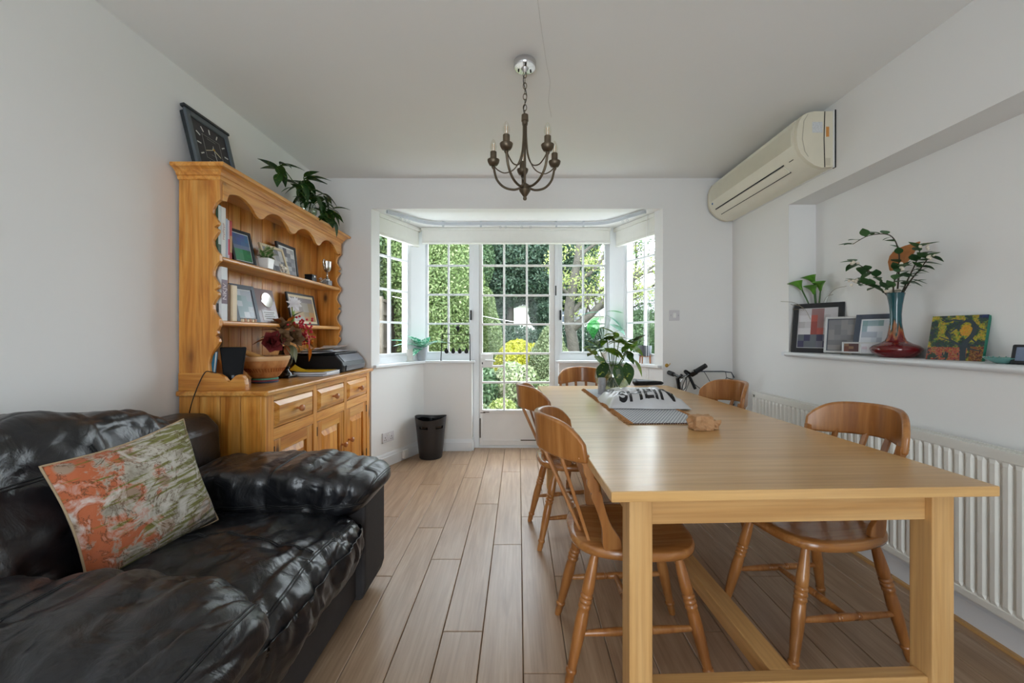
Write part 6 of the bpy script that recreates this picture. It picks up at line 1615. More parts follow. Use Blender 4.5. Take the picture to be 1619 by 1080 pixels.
bvh = BVHTree.FromPolygons([v.co.copy() for v in bag_o.data.vertices], [tuple(p_.vertices) for p_ in bag_o.data.polygons])
import bmesh
def drape_text(s, size, cx_, cy_, sx_, sy_, rot, mat_, par, name='lettering'):
    tm = text_mb(s, size, 0.0, size * 0.02)
    me = tm.mesh('lettering'); bm = bmesh.new(); bm.from_mesh(me)
    bmesh.ops.remove_doubles(bm, verts=bm.verts, dist=1e-5)
    bmesh.ops.triangulate(bm, faces=bm.faces)
    for _ in range(3):
        le = [e_ for e_ in bm.edges if e_.calc_length() > 0.012]
        if not le: break
        bmesh.ops.subdivide_edges(bm, edges=le, cuts=1, use_grid_fill=False)
        bmesh.ops.triangulate(bm, faces=bm.faces)
    R = Matrix.Rotation(rot, 2)
    for v in bm.verts:
        q = R @ Vector((v.co.x * sx_, v.co.y * sy_)); x_, y_ = q.x + cx_, q.y + cy_
        h = bvh.ray_cast(Vector((x_, y_, 0.5)), Vector((0, 0, -1)))
        v.co = (x_, y_, (h[0].z if h[0] is not None else 0.002) + 0.0012)
    bm.to_mesh(me); bm.free(); bpy.data.meshes
    return link(name, me, mat_, par)
plain('ink_black', S(26, 26, 30), 0.4, var=0)
drape_text('SHEIN', 0.13, 0.010, -0.105, 0.84, 1.15, 0.0, 'ink_black', sb)
drape_text('SHEIN', 0.06, -0.165, 0.06, 0.8, 1.0, -1.2, 'ink_black', sb)
# crumpled paper bag
pbg = thing('paper_bag', 'small crumpled brown paper bag on the dining table', 'bag', (0.762, 1.735, TZ), math.radians(10))
def d_crum(p, n_, q):
    c_ = mnoise.cell(Vector((p.x * 60, p.y * 60, p.z * 60)))
    f = 0.007 * mnoise.noise(Vector((p.x * 45, p.y * 45, p.z * 45))) + 0.004 * mnoise.noise(Vector((p.x * 90, p.y * 90, p.z * 90)))
    p = p + n_ * f; p.z = max(p.z, 0.0008); return p
plain('kraft', S(190, 148, 108), 0.8, var=0.08, vscale=60)
cushion_mb((-0.008, 0, 0.028), (0.042, 0.036, 0.029), 14.0, 5, lambda p, n_, q: d_crum(p, n_ * 1.6, q)).build('pouch', 'kraft', pbg, recalc=False)
cushion_mb((0.046, -0.006, 0.019), (0.020, 0.020, 0.019), 5.0, 4, lambda p, n_, q: d_crum(p, n_ * 2.2, q)).build('twisted_neck', 'kraft', pbg, recalc=False)
MB().add([(0.060, -0.012, 0.018), (0.078, -0.016, 0.030), (0.072, -0.002, 0.036), (0.060, 0.006, 0.024), (0.064, -0.006, 0.012)], [(0, 1, 2), (0, 2, 3), (0, 4, 1), (4, 2, 1), (4, 3, 2), (0, 3, 4)]).build('paper_twist', 'kraft', pbg)
# magazine
mg = thing('magazine', 'thin magazine lying beyond the bag at the far end of the table', 'magazine', (0.900, 2.96, TZ), math.radians(8))
plain('mag_cover', S(176, 180, 190), 0.3, var=0.35, vscale=18, coat=0.3)
MB().box(-0.10, 0.11, -0.14, 0.14, 0.0005, 0.0045).build('pages', 'paper_white', mg)
MB().box(-0.102, 0.112, -0.142, 0.142, 0.0046, 0.0054).build('cover', 'mag_cover', mg)

# ---------------------------------------------------------------- bicycle and padded board by the back wall
bc = thing('childs_bicycle', 'small white bicycle with black grips parked behind the table', 'bicycle', (1.13, 3.30, 0))
def bp_(mb, name, mat_, par=None, **kw): return mb.build(name, mat_, par or bc, world=True, **kw)
plain('bike_white', S(226, 228, 232), 0.3, coat=0.4); plain('rubber', S(30, 30, 32), 0.8)
YB_ = 3.315
tor = [(0.92, YB_), (1.40, YB_)]
for (x_, y_) in tor:
    wh = bp_(MB().tube([(x_ + 0.155 * math.cos(a), y_, 0.175 + 0.155 * math.sin(a)) for a in np.linspace(0, 2 * PI, 41)], 0.019, 8, cap=False), 'tyre', 'rubber', smooth=180)
    rm = MB().tube([(x_ + 0.135 * math.cos(a), y_, 0.175 + 0.135 * math.sin(a)) for a in np.linspace(0, 2 * PI, 41)], 0.006, 6, cap=False)
    for k in range(14):
        a = 2 * PI * k / 14; rm.tube([(x_, y_, 0.175), (x_ + 0.135 * math.cos(a), y_, 0.175 + 0.135 * math.sin(a))], 0.0012, 4)
    bp_(rm, 'rim_and_spokes', 'chrome')
    bp_(MB().tube([(x_, y_ - 0.03, 0.175), (x_, y_ + 0.03, 0.175)], 0.014, 10), 'hub', 'chrome')
fr = MB()
for a, b2 in (((1.305, YB_, 0.52), (1.115, YB_, 0.20)), ((1.300, YB_, 0.58), (1.045, YB_, 0.50)), ((1.115, YB_, 0.20), (1.025, YB_, 0.62)), ((1.115, YB_ - 0.02, 0.20), (0.92, YB_ - 0.03, 0.175)), ((1.115, YB_ + 0.02, 0.20), (0.92, YB_ + 0.03, 0.175)), ((1.04, YB_ - 0.01, 0.50), (0.92, YB_ - 0.03, 0.175)), ((1.04, YB_ + 0.01, 0.50), (0.92, YB_ + 0.03, 0.175))):
    fr.tube([a, b2], 0.014, 10)
bp_(fr, 'frame', 'bike_white', smooth=40)
fk = MB(); fk.tube([(1.285, YB_, 0.66), (1.315, YB_, 0.48)], 0.018, 10)
for s in (-1, 1): fk.tube([(1.318, YB_ + s * 0.03, 0.46), (1.40, YB_ + s * 0.03, 0.175)], 0.011, 8)
fk.tube([(1.316, YB_ - 0.035, 0.465), (1.316, YB_ + 0.035, 0.465)], 0.014, 8)
bp_(fk, 'fork', 'bike_white', smooth=40)
bp_(MB().tube([(1.285, YB_, 0.66), (1.262, YB_, 0.80), (1.285, YB_ - 0.03, 0.83)], 0.014, 10), 'stem', 'black_plastic', smooth=40)
bar = smooth_path([(1.245, YB_ + 0.140, 0.835), (1.262, YB_ + 0.07, 0.825), (1.285, YB_ - 0.03, 0.815), (1.335, YB_ - 0.10, 0.845), (1.395, YB_ - 0.17, 0.905)], 6)
bp_(MB().tube(bar, 0.011, 10), 'handlebar', 'black_plastic', smooth=60)
for a, b2 in (((1.345, YB_ - 0.112, 0.856), (1.405, YB_ - 0.185, 0.918)), ((1.258, YB_ + 0.075, 0.826), (1.244, YB_ + 0.145, 0.836))):
    g_ = bp_(MB().tube([a, tuple((Vector(a) + Vector(b2)) / 2), b2], [0.018, 0.0185, 0.0175], 12), 'grip', 'rubber', smooth=40)
bp_(MB().tube([(1.330, YB_ - 0.10, 0.842), (1.352, YB_ - 0.130, 0.866)], 0.022, 12), 'gear_shifter', 'dark_metal', smooth=40)
bp_(MB().tube(smooth_path([(1.325, YB_ - 0.10, 0.842), (1.280, YB_ - 0.13, 0.872), (1.262, YB_ - 0.14, 0.868), (1.27, YB_ - 0.16, 0.85)], 5), 0.008, 8), 'brake_lever', 'black_iron', smooth=60)
for k in range(3):
    bp_(MB().tube(smooth_path([(1.315 - 0.01 * k, YB_ - 0.09, 0.84), (1.24 + 0.02 * k, YB_ - 0.12, 0.79 - 0.02 * k), (1.27, YB_ - 0.07, 0.70), (1.30, YB_ - 0.02, 0.60)], 6), 0.0032, 6), 'brake_cable', 'rubber' if k else 'chrome', smooth=180)
bp_(MB().obox((1.355, YB_ - 0.06, 0.775), (0.35, -0.2, -0.9), (0.5, 0.85, 0), (0.8, -0.45, 0.4), 0.055, 0.012, 0.010), 'reflector_bracket', 'black_plastic', bevel=0.003)
bp_(MB().tube([(1.035, YB_, 0.60), (1.012, YB_, 0.745)], 0.012, 10), 'seat_post', 'chrome', smooth=40)
sd = MB()
def sad(u_, v_):
    a = 2 * PI * u_; t = v_; x_ = 0.905 + 0.245 * t; w_ = 0.012 + 0.068 * (1 - t) ** 1.1 * min(1, (t + 0.03) * 9); h_ = 0.014 + 0.014 * (1 - t)
    if v_ in (0, 1): w_ *= 0.3; h_ *= 0.3
    return (x_, YB_ + w_ * math.cos(a), 0.764 + h_ * math.sin(a) + 0.008 * (1 - t))
bp_(sd.grid(sad, 20, 16, closed_u=True), 'saddle', 'black_plastic', smooth=180)
bp_(MB().lathe([(0.05, -0.004), (0.05, 0.004)], 24).xf(Matrix.Translation((1.115, YB_ - 0.035, 0.20)) @ Matrix.Rotation(PI / 2, 4, 'X')), 'chainring', 'dark_metal')
for s in (-1, 1):
    bp_(MB().tube([(1.115, YB_ + s * 0.045, 0.20), (1.115 + s * 0.06, YB_ + s * 0.05, 0.20 - s * 0.05)], 0.007, 8), 'crank', 'dark_metal')
    bp_(MB().obox((1.115 + s * 0.065, YB_ + s * 0.085, 0.20 - s * 0.055), (1, 0, 0), (0, 1, 0), (0, 0, 1), 0.025, 0.035, 0.008), 'pedal', 'black_plastic', bevel=0.003)
# kickstand keeps it upright
bp_(MB().tube([(1.06, YB_ - 0.02, 0.20), (1.04, YB_ - 0.13, 0.004)], 0.006, 8), 'kickstand', 'dark_metal', smooth=40)
# white padded board with line pattern
m, nt, b = new_mat('line_print'); L_ = nt.links.new
tc = N(nt, 'ShaderNodeTexCoord'); vo = N(nt, 'ShaderNodeTexVoronoi', Scale=7.0, _feature='DISTANCE_TO_EDGE'); L_(tc.outputs['Object'], vo.inputs['Vector'])
rv = ramp(nt, [(0.012, S(70, 68, 68)), (0.024, S(216, 214, 210))]); L_(vo.outputs['Distance'], rv.inputs['Fac']); L_(rv.outputs[0], b.inputs['Base Color']); b.inputs['Roughness'].default_value = 0.85
wb = thing('padded_board', 'white padded board with thin black line pattern against the back wall', 'padded board', (1.555, 3.42, 0))
cushion_mb((0.0, 0.0, 0.52), (0.205, 0.028, 0.335), 7.0, 16, lambda p, n_, q: p + n_ * 0.006 * mnoise.noise(Vector((p.x * 8, p.y * 8, p.z * 8)))).build('padded_cover', 'line_print', wb, smooth=180)
MB().tube([(-0.195, -0.030, 0.80), (-0.175, -0.026, 0.842), (-0.10, -0.026, 0.851), (0.10, -0.026, 0.851), (0.175, -0.026, 0.842), (0.195, -0.030, 0.80)], 0.0045, 6).build('piping_or_edge_shade', 'frame_slate', wb, smooth=180)  # dark line added to draw the shadow along the board's top edge
for sx in (-1, 1): MB().tube([(sx * 0.14, 0, 0.26), (sx * 0.16, -0.01, 0.0)], 0.011, 10).build('leg', 'rail_metal', wb, smooth=40)
MB().tube([(-0.150, -0.004, 0.12), (0.150, -0.004, 0.12)], 0.008, 8).build('cross_bar', 'rail_metal', wb, smooth=40)

# ---------------------------------------------------------------- recess shelf
plain('frame_silver', S(206, 208, 208), 0.35, metal=0.4)
picture('framed_photo', 'largest black photo frame, in the corner of the recess shelf', 'picture frame', (1.838, 2.590, ZSH), 214, 9, 0.275, 0.315, 0.030, 'frame_black', 'frame_silver', pal_person, (6, 6), 12, mt=0.004, strut=False)
picture('framed_photo', 'clear glass photo frame overlapping the largest black frame', 'picture frame', (1.842, 2.375, ZSH + 0.008), 212, 8, 0.190, 0.210, 0.012, 'frame_silver', 'frame_slate', lambda i, j, r: S(*r.choice([(130, 130, 132), (118, 118, 122), (140, 138, 138), (150, 84, 64) if 0.3 < i < 0.7 and j > 0.4 else (124, 124, 128)])), (5, 6), 13, mt=0.004, strut=False)
picture('framed_photo', 'slate photo frame with white inner border leaning on the recess wall', 'picture frame', (1.870, 2.215, ZSH + 0.004), 206, 14, 0.185, 0.225, 0.026, 'frame_slate', 'mount_white', pal_teal, (5, 5), 14, mt=0.007, strut=False)
for k, (lb, cx_, cy_, sd_) in enumerate((('miniature acrylic photo block left of its twin, before the glass frame', 1.800, 2.265, 3), ('miniature acrylic photo block half behind the red vase', 1.822, 2.172, 4))):
    picture('photo_block', lb, 'photo block', (cx_, cy_, ZSH + 0.012), 208, 4, 0.084, 0.060, 0.006, 'frame_silver', 'mount_white', lambda i, j, r: S(*r.choice([(110, 72, 62), (132, 106, 84), (86, 60, 62)])) if sd_ == 3 else S(*r.choice([(212, 214, 220), (222, 222, 226), (204, 190, 200)])), (3, 3), sd_, mt=0.002, strut=False, group='twin miniature photo blocks')
    ro = [o_ for o_ in COL.objects if o_.name.startswith('photo_block')][-1]
    MB().obox((cx_ + 0.004, cy_, ZSH + 0.006), (0.47, -0.88, 0), (0.88, 0.47, 0), (0, 0, 1), 0.046, 0.012, 0.006).build('glass_foot', 'clear_glass', ro, world=True)
# lily pot behind the big frame
ly = thing('calla_lilies', 'green calla lilies and grass blades behind the largest black frame', 'plant', (1.905, 2.665, ZSH))
MB().lathe([(0.030, 0.0005), (0.034, 0.005), (0.042, 0.110), (0.038, 0.110), (0.001, 0.10)], 20).build('pot', 'white_ceramic', ly, smooth=40)
plain('lily_green', S(96, 152, 52), 0.4, var=0.2, vscale=30); plain('lily_stem', S(54, 92, 40), 0.45); plain('grass_dry', S(150, 142, 120), 0.7)
for (tx, ty, tz, yw) in ((-0.085, 0.02, 0.455, 2.6), (-0.015, 0.0, 0.490, 2.9), (-0.025, -0.01, 0.425, 3.6), (0.0, -0.03, 0.445, -2.4)):
    MB().tube(smooth_path([(tx * 0.1, ty * 0.1, 0.09), (tx * 0.4, ty * 0.5, tz * 0.6), (tx, ty, tz - 0.05)], 6), [0.0045] * 13, 8).build('stem', 'lily_stem', ly, smooth=180)
    def spathe(u_, v_):
        a = 2 * PI * u_; rr_ = 0.008 + 0.026 * v_ ** 1.6 + (0.018 * max(0, math.cos(a)) * v_ ** 3); zz = 0.062 * v_ + 0.012 * v_ * math.cos(a)
        return (rr_ * math.cos(a), rr_ * math.sin(a), zz)
    mb = MB().grid(spathe, 18, 8, closed_u=True).xf(Matrix.Translation((tx, ty, tz - 0.052)) @ Matrix.Rotation(yw, 4, 'Z') @ Matrix.Rotation(0.5, 4, 'Y'))
    mb.build('spathe', 'lily_green', ly, smooth=180, recalc=False)
for (tx, ty, tz) in ((-0.20, 0.05, 0.33), (-0.22, -0.08, 0.30), (0.03, -0.20, 0.40), (0.02, -0.11, 0.36), (-0.13, 0.04, 0.28)):
    MB().tube(smooth_path([(0, 0, 0.10), (tx * 0.45, ty * 0.45, tz * 0.9), (tx, ty, tz)], 7), 0.0014, 4).build('grass_blade', 'grass_dry', ly, smooth=180)
# red and teal vase with branches
vs = thing('ceramic_vase', 'tall-necked red and teal vase with leafy branches on the recess shelf', 'vase', (1.852, 2.050, ZSH))
m, nt, b = new_mat('vase_glaze'); L_ = nt.links.new
tc = N(nt, 'ShaderNodeTexCoord'); sz = N(nt, 'ShaderNodeSeparateXYZ'); L_(tc.outputs['Object'], sz.inputs[0])
ng = N(nt, 'ShaderNodeTexNoise', Scale=38.0, Detail=2.0); mg_ = N(nt, 'ShaderNodeMapping'); mg_.inputs['Scale'].default_value = (1.6, 1.6, 0.2); L_(tc.outputs['Object'], mg_.inputs[0]); L_(mg_.outputs[0], ng.inputs['Vector'])
ma = N(nt, 'ShaderNodeMath', _operation='MULTIPLY_ADD'); ma.inputs[1].default_value = 0.22; L_(ng.outputs['Fac'], ma.inputs[0]); L_(sz.outputs['Z'], ma.inputs[2])
rp_ = ramp(nt, [(0.0, S(86, 14, 20)), (0.195, S(100, 18, 24)), (0.222, S(140, 66, 42)), (0.247, S(150, 96, 58)), (0.268, S(24, 56, 48)), (0.285, S(22, 78, 86)), (1.0, S(26, 88, 98))]); L_(ma.outputs[0], rp_.inputs['Fac'])
L_(rp_.outputs[0], b.inputs['Base Color']); b.inputs['Roughness'].default_value = 0.12; b.inputs['Coat Weight'].default_value = 0.6
MB().lathe([(0.066, 0.0005), (0.070, 0.004), (0.092, 0.022), (0.1005, 0.038), (0.100, 0.046), (0.088, 0.058), (0.060, 0.070), (0.042, 0.082), (0.034, 0.100), (0.028, 0.135), (0.0235, 0.170), (0.0225, 0.210), (0.026, 0.255), (0.033, 0.300), (0.0365, 0.316), (0.033, 0.316), (0.022, 0.25), (0.018, 0.20)], 40).build('vase_body', 'vase_glaze', vs, smooth=60)
plain('bark', S(66, 58, 46), 0.7); plain('berry_white', S(226, 214, 196), 0.5); plain('dry_leaf', S(176, 112, 58), 0.6, var=0.15, vscale=30)
leafmat('leaf_waxy', S(46, 84, 48), S(60, 102, 58), S(84, 122, 74), S(90, 124, 80), 30, 0.4, 0.12, 0.7)
lfW = leaf_mesh('leaf', 0.058, 0.042, 0.12, 0.15, 7)
brs = [[(0, 0, 0.25), (0.005, -0.01, 0.40), (-0.005, -0.02, 0.52), (-0.03, 0.0, 0.600), (-0.09, 0.05, 0.610), (-0.14, 0.09, 0.575)],
       [(0, 0, 0.25), (-0.02, 0.04, 0.36), (-0.07, 0.08, 0.44), (-0.11, 0.12, 0.490)],
       [(0, 0, 0.25), (-0.01, 0.06, 0.33), (-0.06, 0.10, 0.37), (-0.08, 0.14, 0.395)],
       [(0, 0, 0.25), (0.01, -0.05, 0.37), (0.0, -0.10, 0.44), (-0.01, -0.14, 0.515)],
       [(0, 0, 0.25), (0.01, -0.06, 0.36), (0.0, -0.13, 0.42), (-0.01, -0.18, 0.465)],
       [(0, 0, 0.25), (-0.03, -0.02, 0.34), (-0.05, -0.06, 0.40), (-0.06, -0.09, 0.43)]]
rg = random.Random(77)
for bi, br in enumerate(brs):
    path = smooth_path(br, 6)
    MB().tube(path, [0.0042 * (1 - 0.7 * i / len(path)) for i in range(len(path))], 6).build('branch', 'bark', vs, smooth=180)
    n_ = len(path)
    for i in range(5, n_, 1 if bi else 2):
        p_ = path[i]; d_ = (path[min(i + 1, n_ - 1)] - path[i - 1]); yw = math.atan2(d_.y, d_.x)
        put_leaf(vs, lfW, 'leaf_waxy', p_, yw + rg.choice([-1, 1]) * rg.uniform(0.5, 1.5), rg.uniform(-0.5, 0.8), rg.uniform(0.8, 1.15))
    put_leaf(vs, lfW, 'leaf_waxy', path[-1], math.atan2(d_.y, d_.x), 0.2, 1.0)
    if bi in (1, 2, 3, 4, 5):
        for i in range(6):
            o = link('berry', berry_m, 'berry_white', vs); o.location = path[-1] + Vector((rg.gauss(0, .010), rg.gauss(0, .012), rg.gauss(0, .010))); o.scale = (1.1, 1.1, 1.3)
for i in range(3):
    o = link('berry', berry_m, 'berry_white', vs); o.location = (-0.02 + 0.01 * i, 0.024 - 0.018 * i, 0.326); o.scale = (2.0, 2.0, 1.5)
lfD = leaf_mesh('leaf', 0.17, 0.125, 0.05, 0.25, 8)
put_leaf(vs, lfD, 'dry_leaf', (0.02, 0.055, 0.435), -1.25, 0.80, 1.0, roll=1.2)
# small canvas painting of a tree
cvp = thing('canvas_painting', 'little tree painting on green-edged canvas leaning on the recess wall', 'painting', (1.880, 1.760, ZSH))
n0 = Vector((math.cos(math.radians(196)), math.sin(math.radians(196)), 0)); u = Vector((-n0.y, n0.x, 0)); le = math.radians(14); zz3 = Vector((0, 0, 1))
v = zz3 * math.cos(le) - n0 * math.sin(le); n_ = n0 * math.cos(le) + zz3 * math.sin(le)
Oc = Vector((1.875, 1.805, ZSH + 0.0005)); Wc, Hc = 0.190, 0.200
plain('canvas_green', S(30, 116, 92), 0.55, var=0.2, vscale=40)
MB().obox(Oc + v * Hc / 2 - n_ * 0.010, u, v, n_, Wc / 2, Hc / 2, 0.010).build('canvas_block', 'canvas_green', cvp, world=True, bevel=0.002)
def pt_c(a, b2, off): return Oc + u * (a - 0.5) * Wc + v * b2 * Hc + n_ * off
mb = MB(); nx_, ny_ = 44, 42; rg = random.Random(6)
for j in range(ny_):
    for i in range(nx_):
        a, b2 = (i + .5) / nx_, (j + .5) / ny_
        k = mnoise.noise(Vector((a * 7, b2 * 7, 1.0))) + 0.4 * mnoise.noise(Vector((a * 22, b2 * 22, 3.0)))
        right = 1 - a
        if k > 0.10: c_ = r_ = (200, 176, 56) if rg.random() < 0.6 else (150, 158, 60)
        elif k > -0.12: c_ = (110, 124, 62) if rg.random() < 0.7 else (70, 96, 70)
        else: c_ = (52, 76, 72)
        if b2 < 0.28 and a < 0.72 and k > -0.15: c_ = rg.choice([(186, 92, 70), (200, 116, 80), (168, 74, 66), (176, 140, 90)])
        if b2 < 0.3 and a > 0.78: c_ = rg.choice([(150, 100, 48), (110, 60, 48), (170, 120, 60)])
        if (a - 0.66) ** 2 + ((b2 - 0.66) * 0.9) ** 2 < 0.012: c_ = (226, 168, 52)
        if b2 > 0.93 and a > 0.85: c_ = (40, 60, 104)
        c_ = tuple(min(255, max(0, int(q * 0.82 + rg.uniform(-14, 14)))) for q in c_)
        mb.add([pt_c(i / nx_, j / ny_, 0.0006), pt_c((i + 1) / nx_, j / ny_, 0.0006), pt_c((i + 1) / nx_, (j + 1) / ny_, 0.0006), pt_c(i / nx_, (j + 1) / ny_, 0.0006)], [(0, 1, 2, 3)], S(*c_))
mb.build('painted_face', 'painted', cvp, world=True, recalc=False)
plain('paint_trunk', S(50, 62, 70), 0.55)
def stroke(pts, w0, w1):
    path = smooth_path([(p_[0], p_[1], 0) for p_ in pts], 6); mb = MB(); V = []; nP = len(path)
    for i, q in enumerate(path):
        d_ = path[min(i + 1, nP - 1)] - path[max(i - 1, 0)]; d_.normalize(); w_ = w0 + (w1 - w0) * i / (nP - 1)
        V += [pt_c(q.x - d_.y * w_, q.y + d_.x * w_, 0.0014), pt_c(q.x + d_.y * w_, q.y - d_.x * w_, 0.0014)]
    mb.add(V, [(2 * i, 2 * i + 1, 2 * i + 3, 2 * i + 2) for i in range(nP - 1)])
    mb.build('brush_stroke', 'paint_trunk', cvp, world=True, recalc=False)
# the canvas u axis runs away from the camera's right, so mirrored in a
stroke([(0.68, 0.0), (0.66, 0.25), (0.70, 0.42), (0.78, 0.56), (0.80, 0.74), (0.72, 0.86), (0.62, 0.88)], 0.055, 0.030)
stroke([(0.66, 0.28), (0.55, 0.36), (0.42, 0.44), (0.36, 0.56), (0.30, 0.64)], 0.028, 0.012)
stroke([(0.46, 0.42), (0.34, 0.46), (0.20, 0.52)], 0.016, 0.008)
stroke([(0.64, 0.88), (0.54, 0.80), (0.46, 0.70), (0.38, 0.62)], 0.026, 0.010)
stroke([(0.76, 0.50), (0.86, 0.40), (0.96, 0.36)], 0.018, 0.008)
stroke([(0.74, 0.80), (0.88, 0.70), (0.98, 0.66)], 0.018, 0.010)
stroke([(0.70, 0.30), (0.84, 0.24), (0.97, 0.22)], 0.016, 0.008)
stroke([(0.56, 0.86), (0.42, 0.90), (0.28, 0.86), (0.18, 0.92)], 0.020, 0.010)
# teal ribbed dish
plain('teal_glass', S(110, 164, 156), 0.2, coat=0.4)
td = thing('ribbed_dish', 'small shallow teal ribbed dish beside the tree painting', 'dish', (1.850, 1.590, ZSH))
MB().lathe([(0.020, 0.0005), (0.030, 0.004), (0.050, 0.016), (0.058, 0.022), (0.055, 0.023), (0.030, 0.008), (0.001, 0.005)], 36).build('dish_body', 'teal_glass', td, smooth=60)
for k in range(20):
    a = 2 * PI * k / 20
    MB().tube([(0.030 * math.cos(a), 0.030 * math.sin(a), 0.0085), (0.056 * math.cos(a), 0.056 * math.sin(a), 0.0245)], 0.0024, 5).build('rib', 'teal_glass', td)
# digital display at the frame's edge
tb = thing('digital_display', 'black framed digital display at the near end of the recess shelf', 'display', (1.856, 1.490, ZSH))
plain('lcd_screen', S(108, 120, 140), 0.2, var=0.15, vscale=30)
n0 = Vector((math.cos(math.radians(200)), math.sin(math.radians(200)), 0)); u = Vector((-n0.y, n0.x, 0)); le = math.radians(18)
v = zz3 * math.cos(le) - n0 * math.sin(le); n_ = n0 * math.cos(le) + zz3 * math.sin(le); Od = Vector((1.840, 1.490, ZSH + 0.003))
MB().obox(Od + v * 0.038 - n_ * 0.006, u, v, n_, 0.062, 0.038, 0.006).build('bezel', 'frame_black', tb, world=True, bevel=0.006, seg=3)
MB().obox(Od + v * 0.038 + n_ * 0.0003, u, v, n_, 0.049, 0.026, 0.0004).build('screen', 'lcd_screen', tb, world=True)
MB().obox(Od + v * 0.02 - n_ * 0.022, u, (v - n_ * 0.6).normalized(), n_, 0.03, 0.022, 0.0015).build('easel_strut', 'frame_black', tb, world=True)

# ---------------------------------------------------------------- garden
rs = np.random.default_rng(11)
foliage('fol_hedge', S(70, 90, 46), S(100, 120, 68), S(142, 154, 108))
foliage('fol_dark', S(40, 60, 48), S(58, 80, 62), S(88, 106, 84))
foliage('fol_mid', S(54, 80, 52), S(78, 102, 68), S(112, 132, 96))
foliage('fol_yellow', S(140, 142, 30), S(160, 160, 42), S(176, 172, 62))
foliage('fol_grey', S(84, 100, 66), S(108, 120, 84), S(132, 140, 104))
foliage('fol_varieg', S(86, 108, 64), S(136, 148, 106), S(176, 178, 146))
foliage('fol_spring', S(118, 132, 68), S(138, 150, 84), S(158, 166, 104))
plain('bark_grey', S(76, 72, 64), 0.9, var=0.25, vscale=8, bump=0.6, bscale=20, bdist=0.03)
plain('grass', S(96, 114, 66), 0.95, var=0.3, vscale=4)
plain('soil', S(112, 98, 84), 0.95, var=0.3, vscale=6)
plain('paving', S(122, 116, 110), 0.9, var=0.15, vscale=6)
plain('fence_wood', S(128, 118, 104), 0.85, var=0.2, vscale=6)
plain('house_wall', S(206, 204, 200), 0.8, var=0.02); plain('slate', S(96, 94, 98), 0.8, var=0.15, vscale=3); plain('brick_red', S(164, 108, 84), 0.9, var=0.2)
ZG = -0.16
struct('ground', MB().box(-30, 40, 4.50, 60, ZG - 0.1, ZG), 'grass')
struct('ground_bed', MB().prz([(-3.0, 5.0), (0.15, 5.0), (0.25, 9.8), (1.6, 9.8), (1.6, 13.5), (-3.0, 13.5)], ZG, ZG + 0.02), 'soil')
pth = struct('path', MB().box(-0.35, 2.1, 4.46, 5.3, ZG, ZG + 0.03), 'paving')
k = 0
for j in range(8):
    for i in range(3):
        x0 = 0.02 + i * 0.42 + (0.2 if j % 2 else 0) + j * 0.05; y0 = 5.32 + j * 0.44
        MB().box(x0, x0 + 0.40, y0, y0 + 0.42, ZG, ZG + 0.028 + 0.006 * ((i * 7 + j * 3) % 3)).build('paving_stone', 'paving', pth, bevel=0.008)
for i in range(7): MB().box(-0.52 + 0.02 * (i % 2), -0.31 + 0.02 * (i % 2), 5.75 + i * 0.115, 5.85 + i * 0.115, ZG, ZG + 0.09 + 0.012 * (i % 3)).build('brick', 'brick_red', pth, bevel=0.006)
# fence
fe = thing('garden_fence', 'weathered wooden panel fence beyond the side window of the bay', 'fence', (-2.95, 8.4, ZG))
fbm = MB().box(-0.012, 0.012, -0.072, 0.072, 0, 1.98).mesh('fence_board')
y = 5.0; k = 0
while y < 12.6:
    o = link('fence_board', fbm, 'fence_wood', fe); o.location = (0.008 * (k % 2), y - 8.4, 0.05); y += 0.152; k += 1
for yy in (5.0, 6.85, 8.7, 10.55, 12.4): MB().box(0.02, 0.11, yy - 8.45, yy - 8.35, 0, 2.12).build('post', 'fence_wood', fe)
for zz in (0.35, 1.05, 1.75, 2.03): MB().box(0.015, 0.055, -3.4, 4.1, zz, zz + 0.06).build('rail', 'fence_wood', fe)
def bush(name, label, cat, loc, blobs, n_, size, mat_, core=True, trunk=None, group=None, up=0.0, shell=0.72, aspect=0.5):
    r = thing(name, label, cat, loc, 0, group)
    V = leaf_cloud(n_, blobs, size, rs, aspect, shell, up)
    cloud_obj('foliage', V, mat_, r)
    if core:
        cmb = MB()
        for c_, rr_ in blobs:
            cmb.lathe([(max(0.01, math.sin(PI * t / 8)) , -math.cos(PI * t / 8)) for t in range(9)], 14, c=(0, 0, 0)) if False else None
            V2 = []; 
            s_ = MB().lathe([(max(0.02, math.sin(PI * t / 8)), -math.cos(PI * t / 8)) for t in range(9)], 14)
            cmb.add([(c_[0] + v_[0] * rr_[0] * shell * 0.98, c_[1] + v_[1] * rr_[1] * shell * 0.98, c_[2] + v_[2] * rr_[2] * shell * 0.98) for v_ in s_.V], s_.F)
        cmb.build('inner_growth', mat_, r, smooth=180)
    if trunk: MB().tube(trunk[0], trunk[1], 8).build('trunk', 'bark_grey', r, smooth=180)
    return r
TRK = lambda h, r0: ([(0, 0, 0), (0.03, 0.0, h * 0.5), (0, 0, h)], [r0, r0 * 0.8, r0 * 0.4])
bush('hedge_conifer', 'tall bright green conifer hedge filling the left front window', 'hedge', (-1.85, 9.6, ZG), [((0, 0, 1.6), (0.95, 1.2, 1.7)), ((-0.35, 0.2, 3.0), (1.1, 1.1, 1.4)), ((0.35, -0.3, 2.4), (0.75, 0.8, 1.3))], 70000, 0.034, 'fol_hedge', trunk=TRK(2.5, 0.12))
bush('slim_conifer', 'slim bright green conifer seen through the door beside the hedge', 'tree', (-0.86, 11.4, ZG), [((0, 0, 1.05), (0.42, 0.42, 1.15)), ((-0.05, 0, 1.9), (0.30, 0.30, 0.75))], 24000, 0.030, 'fol_hedge', trunk=TRK(1.6, 0.07), up=0.8)
